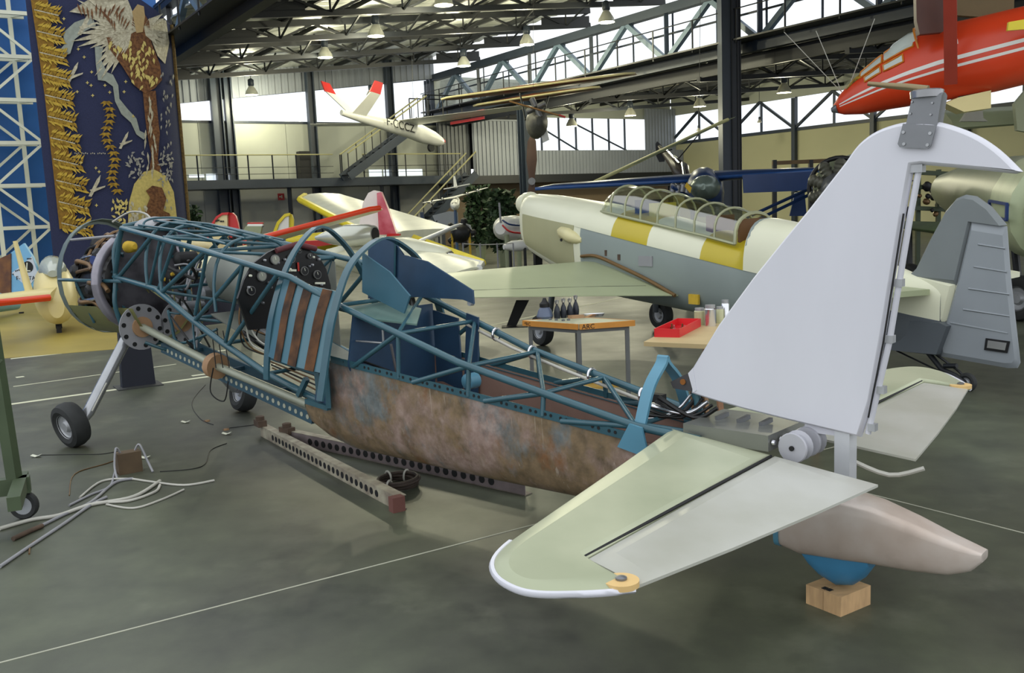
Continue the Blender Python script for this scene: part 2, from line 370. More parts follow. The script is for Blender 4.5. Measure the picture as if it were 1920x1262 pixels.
girder(P1, (8.0, Q0), 6.55, 8.1, 'trim_21', 'dark lattice girder at the low edge of the main roof', 'window_6', 'clerestory glazing above the dark girder beside the tapestry', 8, M_dark, 0.3)
# deep edge beam plates under the girders
for P, z, nm in ((P2 + .5, 6.05, 'trim_23'),):
    o = MB(); o.bar(HP(P, 4, z), HP(P, Q0, z), .12, .45)
    tag(o.build(nm, M_dark, smooth=0), 'dark edge beam hanging under the clerestory girder', None, None, 'structure')

# ---- roof decks and trusses
ce = thing('ceiling', HP(P1, 8, 7.5), 'silvery ribbed roof lining over the main bay', None, None, 'structure')
ce2 = thing('ceiling_2', HP(P2, 0, 6.6), 'shadowy roof lining over the far bay', None, None, 'structure')
q = 3.0
TQ = [3.0 + 4.5 * i for i in range(9)]
for q in TQ:
    for j in range(4):
        a, e = P1 + j * (P2 - P1) / 4, P1 + (j + 1) * (P2 - P1) / 4
        o = MB(); rows = []
        for i in range(13):
            qq = q + i * 4.5 / 12 if q + 4.5 < 43.6 else q + i * (Q0 + .1 - q) / 12
            rows.append([HP(a, qq, DECK1(a) + (0.04 if i % 2 else 0)), HP(e - .02, qq, DECK1(e) + (0.04 if i % 2 else 0))])
        o.solid(rows, (0, 0, .05)); o.build('roof_panel', M_deck, ce, 0)
        a, e = P2 + .1 + j * (P3 - P2) / 4, P2 + .1 + (j + 1) * (P3 - P2) / 4
        o = MB(); o.add([HP(a, q, DECK2(a)), HP(e, q, DECK2(e)), HP(e, q + 4.5, DECK2(e)), HP(a, q + 4.5, DECK2(a))], [(0, 1, 2, 3)])
        o.build('roof_panel', mat('roof_far', (128, 126, 108), .6, scale=1.5), ce2, 0)
for j in range(1, 9):
    pp = P1 + j * (P2 - P1) / 9
    o = MB(); o.bar(HP(pp, 3, DECK1(pp) - .08), HP(pp, Q0, DECK1(pp) - .08), .09, .16); o.build('purlin', M_dark, ce, 0)
    pp = P2 + j * (P3 - P2) / 9
    o = MB(); o.bar(HP(pp, 0, DECK2(pp) - .08), HP(pp, Q0, DECK2(pp) - .08), .09, .16); o.build('purlin', M_dark, ce2, 0)
def truss(q, pa, pb, low, deck, n, label, ends=True):
    t = thing('roof_truss', HP(pa, q, low(pa)), label, None, 'roof trusses', 'structure')
    o = MB(); o.bar(HP(pa, q, low(pa)), HP(pb, q, low(pb)), .16, .16); o.build('lower_chord', M_dark, t, 0)
    o = MB(); o.bar(HP(pa, q, deck(pa) - .2), HP(pb, q, deck(pb) - .2), .16, .2); o.build('upper_chord', M_dark, t, 0)
    L = (pb - pa) / n
    for k in range(n):
        a, m_, e = pa + k * L, pa + (k + .5) * L, pa + (k + 1) * L
        for x, y in ((a, m_), (e, m_)):
            o = MB(); o.bar(HP(x, q, deck(x) - .25), HP(y, q, low(y)), .07, .07); o.build('web_member', M_dark, t, 0)
        o = MB(); o.bar(HP(m_, q, low(m_)), HP(m_, q, deck(m_) - .2), .05, .05); o.build('web_member', M_dark, t, 0)
        o = MB(); o.bar(HP(m_, q, low(m_)), HP(m_, q + 1.4, deck(m_) - .15), .05, .05); o.bar(HP(m_, q, low(m_)), HP(m_, q - 1.4, deck(m_) - .15), .05, .05); o.build('knee_brace', M_dark, t, 0)
    if ends:
        for a, e in ((pa, pa + 2.6), (pb - 2.2, pb)):
            o = MB(); o.prism([HP(a, q, low(a)), HP(e, q, low(e)), HP(e, q, low(e) + .34), HP(a, q, low(a) + .34)], QA * .04); o.build('gusset_plate', M_dark, t, 0)
for q in (12.6, 16.8, 21, 25.2, 29.4, 33.5, 37.6): truss(q, P1, P2, LOW1, DECK1, 7, 'dark roof truss spanning the main bay')
for q in (12, 18, 24, 30, 36): truss(q, P2 + .4, P3, LOW2, DECK2, 6, 'dark roof truss spanning the far bay', False)

# ---- columns
def column(pp, q, zt, wd, name='column', label=''):
    c = thing(name, HP(pp, q, 0), label, None, None, 'structure')
    o = MB(); o.box(HP(pp, q, zt / 2), wd, .05, zt, QA, PB); o.box(HP(pp - .12, q, zt / 2), wd * .0 + .06, .24, zt, QA, PB)
    o.build('web', M_navy, c, 0)
    for s in (-1, 1):
        o = MB(); o.box(HP(pp, q + s * wd / 2, zt / 2), .06, .42, zt, QA, PB); o.build('flange', M_navy, c, 0)
c = thing('trim_30', HP(P2 - .7, 21.7, 0), 'massive dark steel column beyond the cockpit canopy', None, None, 'structure')
cen = onP(1366, 200, P2 - .7); cen = HP(P2 - .7, cen.dot(QA), 4.7)
o = MB(); o.box(cen, .52, .62, 9.4, V((1, 0, 0)), V((0, 1, 0))); o.build('web', M_navy, c, 0)
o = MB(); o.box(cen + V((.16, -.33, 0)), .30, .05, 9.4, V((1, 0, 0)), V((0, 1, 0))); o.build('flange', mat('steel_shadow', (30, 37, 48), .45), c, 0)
for dx in (.03, .2, .29): 
    o = MB(); o.box(cen + V((dx, -.37, 0)), .03, .05, 9.4, V((1, 0, 0)), V((0, 1, 0))); o.build('rib', M_dark, c, 0)
column(P2, 34.1, 6.3, .5, 'trim_31', 'dark steel column behind the cream aircraft nose')
column(P2, 42.4, 8.2, .6, 'trim_32', 'dark corner column at the end of the glazed girder')
for i, (xt, yt, wd) in enumerate(((400, 126, .42), (425, 160, .28), (580, 150, .3), (728, 145, .3))):
    A = onQ(xt, yt, Q0 - .3); pp = A.dot(PB); c = thing('trim_%d' % (33 + i), HP(pp, Q0 - .3, 0), ['stout column beside the tapestry edge', 'slim wall column right of the stout one', 'wall column behind the gallery stair foot', 'wall column beyond the glider tail'][i], None, None, 'structure')
    for s in (-1, 1):
        o = MB(); o.box(HP(pp + s * wd / 2, Q0 - .3, DECK1(pp) / 2), .05, .3, DECK1(pp), PB, QA); o.build('flange', M_navy, c, 0)
    o = MB(); o.box(HP(pp, Q0 - .25, DECK1(pp) / 2), wd, .06, DECK1(pp), PB, QA); o.build('web', M_navy, c, 0)

# ---- gallery, railings and stairs
ga = thing('gallery_walkway', HP(P1, 41, 3.4), 'dark steel gallery walkway along the pale end wall', 'walkway')
o = MB(); o.bar(HP(P1, 40.7, 3.22), HP(P2 + .6, 40.7, 3.22), 2.0, .36); o.build('deck', M_navy, ga, 0)
for zz, m, r in ((4.42, M_rail, .03), (3.9, M_dark, .012), (3.62, M_dark, .012)):
    o = MB(); o.tube([HP(P1, 39.75, zz), HP(16.2, 39.75, zz)], r, 6); o.tube([HP(17.6, 39.75, zz), HP(P2, 39.75, zz)], r, 6); o.build('handrail', m, ga)
pp = P1
while pp < P2:
    o = MB(); o.bar(HP(pp, 39.75, 3.4), HP(pp, 39.75, 4.42), .05, .05); o.build('rail_post', M_dark, ga, 0); pp += 1.05
for pp in (9.8, 14.2, 18.6): 
    o = MB(); o.bar(HP(pp, 40.0, 0), HP(pp, 40.0, 3.1), .16, .16); o.build('prop', M_dark, ga, 0)
o = MB(); o.box(HP(15.1, 40.4, 4.0), .5, .4, 1.2, PB, QA); o.build('gate_box', M_black, ga)
def stair(pa, za, pb, zb, q, label):
    s = thing('steel_stair', HP(pa, q, za), label, 'stairs')
    for dq in (-.45, .45):
        o = MB(); o.bar(HP(pa, q + dq, za), HP(pb, q + dq, zb), .06, .34); o.build('stringer', M_navy, s, 0)
        o = MB(); o.tube([HP(pa, q + dq, za + 1.0), HP(pb, q + dq, zb + 1.0)], .035, 6); o.build('handrail', M_rail, s)
        n = 5
        for k in range(n + 1):
            t = k / n; x, z = pa + (pb - pa) * t, za + (zb - za) * t
            o = MB(); o.bar(HP(x, q + dq, z), HP(x, q + dq, z + 1.0), .04, .04); o.build('baluster', M_dark, s, 0)
    n = int(abs(zb - za) / .19)
    for k in range(n):
        t = (k + .5) / n; o = MB(); o.box(HP(pa + (pb - pa) * t, q, za + (zb - za) * t), .26, .88, .03, PB, QA); o.build('tread', M_dark, s, 0)
stair(16.5, 3.4, 20.5, 5.95, 39.2, 'upper steel stair climbing right from the gallery')
stair(22.6, 3.4, 18.6, 0.0, 38.6, 'lower steel stair from the gallery down to the floor')
pl = thing('stair_landing', HP(21.3, 39.6, 6.0), 'small railed landing at the top of the upper stair', 'landing')
o = MB(); o.box(HP(21.7, 39.6, 6.0), 2.2, 1.6, .14, PB, QA); o.build('deck', M_dark, pl, 0)
for dp in (-1, 0, 1):
    for dq in (-.7, .7):
        o = MB(); o.bar(HP(21.4 + dp, 39.6 + dq, 6.0), HP(21.4 + dp, 39.6 + dq, 7.0), .05, .05); o.build('rail_post', M_dark, pl, 0)
o = MB(); o.tube([HP(20.4, 38.9, 7.0), HP(22.4, 38.9, 7.0), HP(22.4, 40.3, 7.0), HP(20.4, 40.3, 7.0)], .03, 6); o.build('handrail', M_dark, pl)
for i in range(3):
    for s in (-1, 1):
        pass
sg = thing('wall_sign', HP(14.6, 41.9, 2.2), 'small square red hydrant sign below the gallery', 'sign')
A = onQ(527, 369, 41.95); o = MB(); o.box(A, .3, .03, .3, PB, QA); o.build('plate', mat('sign_red', (190, 30, 34), .5), sg, 0)
o = MB(); o.box(A - QA * .02 + PB * .03, .04, .01, .14, PB, QA); o.box(A - QA * .02 - PB * .05, .08, .01, .05, PB, QA); o.build('pictogram', M_white, sg, 0)

# ---- pendant lamps
M_lamp = mat('lamp_shell', (205, 205, 195), .35, .3); M_bulb = mat('lamp_glow', (255, 250, 235), .5, emit=3.0)
lampd = [(610, 108, 35.2, 'beside the dark beam at upper left'), (705, 68, 31.4, 'over the glider tail'), (832, 10, 27.5, 'at the top edge of the picture'), (1137, 42, 31.4, 'below the right end of the main roof'), (988, 84, 35.2, 'in the middle of the row along the girder'), (870, 124, 38.3, 'farthest of the row along the girder'), (472, 178, 41, 'before the glazed band left of the glider'), (695, 180, 42.5, 'small, between the arms of the V tail'), (1072, 237, 45, 'leftmost under the far bay roof'), (1182, 217, 45.5, 'before the window row of the far bay'), (1312, 200, 42, 'left of the massive column'), (1470, 174, 36.7, 'right of the massive column'), (1424, 230, 47, 'tiny, against the window right of the column'), (1310, 246, 47, 'tiny, near the hanging ultralight')]
lamp0 = None
for i, (px, py, Y, lb) in enumerate(lampd):
    c = D(px, py, Y); sc = .42 if i in (12, 13) else (.7 if i == 7 else 1)
    L = thing('pendant_lamp', c, 'bell shaped pendant lamp ' + lb, 'lamp', 'hall pendant lamps')
    o = MB(); o.rev(c, (0, 0, 1), [(0, .27 * sc), (.12 * sc, .25 * sc), (.3 * sc, .14 * sc), (.36 * sc, .1 * sc)], 18, caps=False); o.build('bell_shade', M_lamp, L, 60)
    o = MB(); o.rev(c, (0, 0, 1), [(.36 * sc, .1 * sc), (.4 * sc, .13 * sc), (.62 * sc, .13 * sc), (.68 * sc, .05 * sc)], 12); o.build('ballast_housing', M_navy, L, 60)
    o = MB(); o.rev(c, (0, 0, 1), [(.02, .24 * sc), (.05, .22 * sc)], 18); o.build('bulb', M_bulb, L, 60)
    top = (DECK1(c.dot(PB)) if c.dot(PB) < P2 else DECK2(c.dot(PB))) - .05
    o = MB(); o.tube([c + V((0, 0, .66 * sc)), V((c.x, c.y, max(top, c.z + .7)))], .012, 5); o.build('cord', M_dark, L)
    if i < 12 and i != 7:
        ld = bpy.data.lights.new('lamp_light', 'POINT'); ld.energy = 420; ld.color = (1.0, .95, .66); ld.shadow_soft_size = .2
        lo = bpy.data.objects.new('lamp_light', ld); col.objects.link(lo); lo.parent = L; lo.location = (0, 0, -.3)
# ================================================================= THE AIRFRAME UNDER RESTORATION
AO = V((-3.03204, 7.94075, 0)); AU = V((0.7313537, -0.68199836, 0)); AV = V((-0.68199836, -0.7313537, 0)); UZ = V((0, 0, 1))
def AL(s, t, z): return AO + AU * s + AV * t + UZ * z
def AT(px, py, t):
    P = PL(px, py, AO + AV * t, AV); d = P - AO; return (d.dot(AU), t, P.z)
def AS(px, py, s):
    P = PL(px, py, AO + AU * s, AU); d = P - AO; return (s, d.dot(AV), P.z)
M_tube = mat('teal_frame_paint', (54, 92, 104), .22, scale=6, var=.18)
M_teal = mat('teal_panel_paint', (72, 112, 126), .35, scale=3, var=.12)
M_ring = mat('teal_arch_paint', (86, 140, 164), .35, scale=5, var=.1)
M_nvy = mat('navy_sheet_paint', (44, 72, 100), .45, scale=8, var=.18)
M_strip = mat('brown_anti_slip', (98, 62, 30), .8, scale=9, c2=(48, 28, 12))
def shell_mat():
    m = bpy.data.materials.new('scraped_shell'); m.use_nodes = True; nt = m.node_tree; N = nt.nodes; L = nt.links; b = N['Principled BSDF']; b.inputs['Roughness'].default_value = .48
    tc = N.new('ShaderNodeTexCoord')
    def noise(sc, det, stretch=(1, 1, 1), loc=(0, 0, 0)):
        mp = N.new('ShaderNodeMapping'); mp.inputs['Scale'].default_value = stretch; mp.inputs['Location'].default_value = loc; L.new(tc.outputs['Object'], mp.inputs[0])
        n = N.new('ShaderNodeTexNoise'); n.inputs['Scale'].default_value = sc; n.inputs['Detail'].default_value = det; n.inputs['Roughness'].default_value = .65; L.new(mp.outputs[0], n.inputs['Vector']); return n.outputs['Fac']
    def ramp(src, stops):
        r = N.new('ShaderNodeValToRGB'); r.color_ramp.elements[0].position = stops[0][0]; r.color_ramp.elements[0].color = (*srgb(stops[0][1]), 1); r.color_ramp.elements[1].position = stops[1][0]; r.color_ramp.elements[1].color = (*srgb(stops[1][1]), 1); L.new(src, r.inputs[0]); return r.outputs[0]
    def mix(f, c1, c2):
        x = N.new('ShaderNodeMix'); x.data_type = 'RGBA'; L.new(f, x.inputs[0]); L.new(c1, x.inputs[6]); L.new(c2, x.inputs[7]); return x.outputs[2]
    W, K = (255, 255, 255), (0, 0, 0)
    base = ramp(noise(9, 8), [(.35, (94, 80, 60)), (.65, (142, 120, 92))])
    pink = ramp(noise(14, 6), [(.35, (138, 114, 104)), (.65, (172, 150, 140))]); blue = ramp(noise(14, 6), [(.35, (92, 98, 98)), (.65, (126, 132, 132))])
    c = mix(ramp(noise(2.3, 8, (1, 1, .7), (3, 1, 0)), [(.47, K), (.60, W)]), base, pink); c = mix(ramp(noise(2.9, 8, (1, 1, .6), (9, 4, 2)), [(.52, K), (.62, W)]), c, blue)
    orr = ramp(noise(20, 4), [(.3, (112, 78, 50)), (.7, (140, 100, 66))]); c = mix(ramp(noise(3.4, 7, (1, 1, .8), (1, 7, 5)), [(.58, K), (.68, W)]), c, orr)
    scr = ramp(noise(26, 3, (1.6, 1.6, .10), (2, 2, 2)), [(.66, K), (.70, (170, 170, 170))]); pale = ramp(noise(5, 2), [(.3, (178, 168, 150)), (.7, (190, 180, 164))]); c = mix(scr, c, pale)
    L.new(c, b.inputs['Base Color']); MATS['scraped_shell'] = m; return m
M_shell = shell_mat()
M_shelli = mat('shell_inside', (140, 112, 100), .7, scale=2.5, var=.25)
M_alu = mat('brushed_aluminium', (218, 218, 227), .42, .1, scale=2.0, var=.08, stretch=(1, 1, .35))
M_alug = mat('primed_aluminium', (184, 188, 160), .38, .15, scale=2.2, c2=(166, 172, 144))
M_alug2 = mat('bare_elevator_skin', (192, 192, 184), .38, .15, scale=2.2, c2=(176, 176, 164))
M_zinc = mat('zinc_plate', (128, 130, 134), .35, .6, scale=6, var=.15)
M_galv = mat('pale_grey_paint', (150, 150, 154), .5, scale=4, var=.1)
M_ply = mat('plywood', (178, 140, 104), .7, scale=8, var=.2)
M_tyre = mat('tyre_rubber', (44, 46, 46), .75, scale=9, var=.3, bump=.2)
M_hub = mat('wheel_alloy', (178, 180, 184), .4, .4, scale=8, var=.2)
M_silver = mat('polished_tube', (170, 172, 176), .25, .7, scale=6, var=.1)
M_tank = mat('dull_tank_metal', (132, 136, 128), .45, .3, scale=3, var=.2)
M_engine = mat('engine_black', (38, 38, 40), .5, .3, scale=10, var=.4)
M_brass = mat('copper_pipe', (120, 92, 60), .4, .5, scale=8, var=.3)
M_cow = mat('olive_cowl', (118, 118, 72), .5, scale=3, var=.2)
M_cable = mat('black_cable', (22, 22, 22), .5)
M_pale = mat('pale_hose', (190, 188, 178), .5)
M_chrome = mat('chrome', (222, 222, 226), .15, .9, var=.03)
M_brownrim = mat('gritty_brown', (92, 74, 60), .8, scale=12, var=.4)
M_yrag = mat('yellow_rag', (208, 172, 50), .8, scale=10, var=.2)

AF = thing('stripped_airframe', AO, 'stripped blue tube training aircraft frame with bare metal tail', 'aircraft')
def T(pts, r, name='frame_tube', m=M_tube, n=8, parent=AF, both=False, closed=False):
    """tube through local (s,t,z) points; both: mirrored copy on the other side"""
    o = MB(); o.tube([AL(*p) for p in pts], r, n, closed); ob = o.build(name, m, parent, 60)
    if both:
        o = MB(); o.tube([AL(p[0], -p[1], p[2]) for p in pts], r, n, closed); o.build(name, m, parent, 60)
    return ob

# --- half widths along the frame
def HW(s):
    pts = [(-1.2, .30), (0, .30), (1.6, .36), (2.6, .38), (3.1, .335), (5.2, .215), (6, .15)]
    for (a, x), (b, y) in zip(pts, pts[1:]):
        if s <= b: return x + (y - x) * (s - a) / (b - a)
    return .15
def NN(px, py):                                   # node on the near side plane
    t = .34
    for _ in range(6): s, t0, z = AT(px, py, t); t = HW(s)
    return (s, t, z)
# front section longerons
top = [NN(228, 428), NN(385, 471), NN(476, 499), NN(545, 520), NN(640, 575)]
T(top, .021, 'longeron', both=True)
low = [NN(215, 519), NN(293, 542), NN(357, 597), NN(420, 645), NN(500, 700), NN(600, 752)]
T(low, .023, 'longeron', both=True)
for a, b, r in (((388, 474), (366, 590), .014), ((326, 457), (297, 543), .014), ((300, 450), (280, 538), .012), ((385, 471), (305, 547), .017), ((284, 444), (222, 520), .017), ((458, 494), (367, 600), .016), ((456, 494), (422, 645), .013), ((520, 515), (428, 648), .016), ((228, 428), (215, 519), .02)):
    T([NN(*a), NN(*b)], r, 'side_strut', both=True)
# top deck cross members and stringers between the sides
for s, z in ((.25, 1.72), (.95, 1.64), (1.55, 1.54), (2.1, 1.45)):
    T([(s, HW(s), z), (s, -HW(s), z)], .014, 'cross_tube')
T([(.25, .3, 1.72), (.95, -.33, 1.64)], .012, 'cross_tube'); T([(.95, .33, 1.64), (1.55, -.36, 1.54)], .012, 'cross_tube'); T([(1.55, .36, 1.54), (2.1, -.37, 1.45)], .012, 'cross_tube')
for t, dz in ((.2, .04), (.07, .07), (-.07, .07), (-.2, .04)):
    T([(.3, t, 1.70 + dz), (.9, t * 1.1, 1.655 + dz), (1.66, t * 1.2, 1.545 + dz)], .009, 'stringer')
for s, z in ((.697, 1.245), (1.3, 1.05), (1.74, .9), (2.25, .73)):
    T([(s, HW(s), z), (s, -HW(s), z)], .014, 'cross_tube')
T([(.7, .33, 1.24), (1.3, -.35, 1.05)], .012, 'cross_tube'); T([(1.3, .35, 1.05), (1.74, -.36, .9)], .012, 'cross_tube')
# hoops over the front deck
def hoop(s, tbase, zbase, ztop, r=.013, m=M_tube, name='hoop', sh=0.06, bar=False, w=.05):
    pts = []
    for i in range(21):
        a = math.pi * i / 20; c, sn = math.cos(a), math.sin(a)
        pts.append((s + sh * (1 - sn), tbase * (abs(c) ** .75) * (1 if c >= 0 else -1), zbase + (ztop - zbase) * sn ** .8 if sn > 0 else zbase))
    if not bar: return T(pts, r, name, m)
    o = MB(); rings = []
    for i, p in enumerate(pts):
        a = math.pi * i / 20; nrm = V((AV * math.cos(a) + UZ * math.sin(a))).normalized(); c = AL(*p)
        rings.append([c + AU * (-w / 2) + nrm * .006, c + AU * (w / 2) + nrm * .006, c + AU * (w / 2) - nrm * .006, c + AU * (-w / 2) - nrm * .006])
    o.loft(rings); return o.build(name, m, AF, 30)
hoop(.56, .33, 1.26, 1.745, .014); hoop(.80, .34, 1.24, 1.72, .014); hoop(1.62, .37, 1.12, 1.615, .012); hoop(.33, .2, 1.72, 1.79, .009)
# cockpit arches (flat section)
def arch(pix, s, name, w=.055, th=.014, tmin=-9):
    pts = [AS(px, py, s) for px, py in pix]
    pts = pts + [(p[0], -p[1], p[2]) for p in reversed(pts[:-1])]
    o = MB(); rings = []; sp = smooth_path([AL(*p) for p in pts], 4)
    for i, c in enumerate(sp):
        d = (sp[min(i + 1, len(sp) - 1)] - sp[max(i - 1, 0)]).normalized(); nrm = d.cross(AU).normalized()
        rings.append([c - AU * (w / 2) + nrm * th / 2, c + AU * (w / 2) + nrm * th / 2, c + AU * (w / 2) - nrm * th / 2, c - AU * (w / 2) - nrm * th / 2])
    o.loft(rings); o.build(name, M_tube, AF, 40)
arch([(500, 712), (500, 690), (503, 640), (510, 590), (530, 520), (560, 460), (600, 425)], 2.45, 'cockpit_arch')
arch([(600, 752), (610, 680), (616, 640), (625, 590), (650, 510), (682, 468), (720, 446)], 3.1, 'cockpit_arch', .06)
# blue side panel with three brown strips between the arches, bulging outward
L_ = [AS(*p, 2.45) for p in ((529, 519), (515, 575), (506, 630), (500, 667))]; R_ = [AS(*p, 3.07) for p in ((640, 548), (624, 600), (614, 650), (604, 700))]
def prow(f, out=0.0): return [AL(a[0] + (b[0] - a[0]) * f, a[1] + (b[1] - a[1]) * f + .03 * math.sin(math.pi * f) + out, a[2] + (b[2] - a[2]) * f) for a, b in zip(L_, R_)]
o = MB(); o.solid([smooth_path(prow(i / 8), 3) for i in range(9)], AV * -.006); o.build('side_panel', M_teal, AF)
for f0, f1 in ((.20, .34), (.48, .62), (.76, .89)):
    o = MB(); o.solid([smooth_path(prow(f0 + (f1 - f0) * k / 2, .004), 3) for k in range(3)], AV * .004); tag(o.build('anti_slip_strip', M_strip, AF), 'worn brown walkway strip')
# lower corner frame behind the panel
for a, b in (((594, 698), (600, 752)), ((612, 690), (617, 765)), ((575, 752), (617, 765)), ((560, 742), (575, 710)), ((503, 668), (594, 698))):
    A = AT(*a, .40); B = AT(*b, .40); o = MB(); o.bar(AL(*A), AL(*B), .03, .03); o.build('corner_frame', M_tube, AF, 0)
o = MB(); o.prism([AL(*AT(x, y, .385)) for x, y in ((594, 700), (614, 692), (617, 765), (590, 756))], AV * -.01); o.build('corner_plate', M_nvy, AF, 0)
for k in range(4):
    A = AT(505 + 2 * k, 672 + 6 * k, .25 - .04 * k); B = AT(596, 706 + 9 * k, .25 - .04 * k); T([A, B], .006, 'control_rod', M_brass if k % 2 else M_cable)

# --- instrument panel
PS = 2.14
ip = [AS(*q, PS) for q in ((446, 560), (458, 525), (475, 494), (503, 473), (527, 462), (570, 462), (599, 482), (612, 505), (620, 535), (622, 570))]
o = MB(); o.prism([AL(*p) for p in ip] + [AL(PS, -.31, 1.0), AL(PS, .40, 1.02)], AU * -.02); pan = o.build('instrument_panel', mat('panel_black', (9, 9, 10), .4), AF, 0)
M_dial = mat('dial_face', (30, 30, 32), .3); M_dialr = mat('dial_ring', (120, 120, 118), .4)
for px, py, r in ((515, 487, .055), (545, 485, .05), (490, 518, .055), (470, 545, .05), (570, 508, .05), (594, 515, .05), (560, 470, .03), (527, 520, .045), (548, 525, .035), (605, 545, .035), (580, 480, .03)):
    p = AS(px, py, PS + .004); c = AL(*p)
    o = MB(); o.rev(c, AU, [(0, r * .62), (.012, r * .62)], 16); d = o.build('dial', M_dialr, pan, 40)
    o = MB(); o.rev(c + AU * .0125, AU, [(0, r * .52), (.002, r * .52)], 16); o.build('dial_face', M_dial if (px + py) % 3 else mat('dial_pale', (150, 152, 140), .4), pan, 40)
    o = MB(); o.bar(c + AU * .0155, c + AU * .0155 + UZ * r * .4 + AV * r * .1, .004, .003); o.build('needle', M_white, pan, 0)
for px, py, dx in ((548, 507, 14), (600, 531, 18)):
    A, B = AS(px - dx / 2, py, PS + .01), AS(px + dx / 2, py, PS + .01); o = MB(); o.bar(AL(*A), AL(*B), .012, .014); o.build('placard', M_white, pan, 0)
A = AS(559, 492, PS + .01); o = MB(); o.bar(AL(*A), AL(A[0], A[1], A[2] - .06), .014, .01); o.build('warning_lever', mat('lever_red', (190, 50, 40), .5), pan, 0)
random.seed(4)
for k in range(26):
    px, py = random.uniform(458, 616), random.uniform(478, 575); p = AS(px, py, PS + .004)
    if py < 500 and (px < 495 or px > 600): continue
    o = MB(); o.rev(AL(*p), AU, [(0, .009), (.018, .008), (.02, .004)], 8); o.build('knob', [M_hub, M_zinc, M_white][k % 3], pan, 40)
o = MB(); o.tube([AL(PS + .02, .16, 1.53), AL(PS + .03, 0, 1.565), AL(PS + .02, -.16, 1.525)], .02, 8); o.build('coaming_pad', mat('maroon_pad', (90, 40, 44), .7), pan, 60)
# second small panel and throttle box on the far side
o = MB(); o.box(AL(2.75, -.33, 1.23), .22, .04, .24, AU, AV); sp_ = o.build('throttle_box', M_black, AF, 0)
for k in range(3):
    o = MB(); o.tube([AL(2.7 + .06 * k, -.30, 1.25), AL(2.73 + .06 * k, -.22, 1.30 - .05 * k)], .008, 6); o.build('throttle_lever', M_hub, sp_)
# pedals, wiring and floor of the front cockpit
o = MB(); o.prism([AL(1.3, .2, 1.06), AL(2.4, .22, .74), AL(2.4, -.3, .74), AL(1.3, -.3, 1.06)], UZ * .01); o.build('cockpit_floor', M_tank, AF, 0)
random.seed(3)
for k in range(9):
    s0 = 1.75 + random.uniform(-.1, .35); t0 = random.uniform(.1, .3); z0 = 1.15 + random.uniform(-.05, .15)
    pts = smooth_path([AL(s0, t0, z0), AL(s0 + .08, t0 + .07, z0 - .15), AL(s0 + .02 + random.uniform(-.1, .15), t0 + .05, z0 - .30), AL(s0 + .25, t0 - .05, z0 - .38)], 5)
    o = MB(); o.tube(pts, .006, 5); o.build('wire', [M_cable, M_pale, M_brass][k % 3], AF, 60)
o = MB(); o.torus(AL(1.92, .24, .92), V((.6, .2, .7)), .09, .012, 20, 6); o.build('wire_coil', M_cable, AF, 60)
T([(1.95, .2, 1.15), (2.0, .26, 1.02), (2.15, .22, .95)], .014, 'control_stick', M_galv)
# fuel tank and inner sheets of the forward bay
o = MB()
rings = []
for s, k in ((1.02, .9), (1.06, 1), (1.75, 1), (1.79, .9)):
    zc = 1.42 - .15 * (s - 1); rings.append([AL(s, -.12 + k * .20 * math.cos(a), zc - .08 + k * .2 * math.sin(a)) for a in [2 * math.pi * j / 16 for j in range(16)]])
o.loft(rings); o.build('fuel_tank', M_tank, AF, 40)
o = MB(); o.prism([AL(.15, -.29, 1.32), AL(1.0, -.32, 1.2), AL(1.0, -.32, .95), AL(.15, -.29, .85)], AV * -.004); o.build('inner_sheet', mat('dark_inner_sheet', (72, 72, 84), .5), AF, 0)
o = MB(); o.prism([AL(1.0, -.335, 1.6), AL(2.1, -.36, 1.42), AL(2.1, -.36, .8), AL(1.0, -.335, 1.12)], AV * -.004); o.build('inner_sheet', M_tank, AF, 0)

# --- engine bay: firewall frame, collector ring, radial engine, cowl ring
fire = [(0.02, t, z) for t, z in ((.19, 1.735), (.29, 1.55), (.30, 1.33), (.33, 1.12), (.30, .96), (.24, .80), (0, .74), (-.24, .80), (-.30, .96), (-.33, 1.12), (-.30, 1.33), (-.29, 1.55), (-.19, 1.735), (0, 1.76))]
o = MB(); o.tube(smooth_path([AL(*p) for p in fire + fire[:1]], 3)[:-1], .02, 8, closed=True); o.build('firewall_frame', M_tube, AF, 60)
o = MB(); o.tube(smooth_path([AL(.34, .26, .80), AL(.42, .1, .72), AL(.42, -.1, .72), AL(.34, -.26, .8)], 4), .014, 6); o.build('belly_hoop', M_tube, AF, 60)
o = MB(); o.prism([AL(-.03, t * .95, z) for s, t, z in fire], AU * -.012); o.build('firewall', mat('firewall_sheet', (96, 94, 100), .4, .4, scale=5, c2=(48, 46, 52)), AF, 0)
o = MB(); o.torus(AL(-.13, 0, 1.27), AU, .40, .045, 32, 8); o.build('collector_ring', mat('collector_alloy', (158, 154, 164), .3, .5, scale=5, var=.3), AF, 60)
ENG = AL(-.52, 0, 1.27)
o = MB(); o.rev(ENG, AU, [(-.22, .05), (-.2, .12), (-.08, .17), (.1, .19), (.2, .17), (.34, .14)], 20); eng = o.build('engine_crankcase', M_engine, AF, 40)
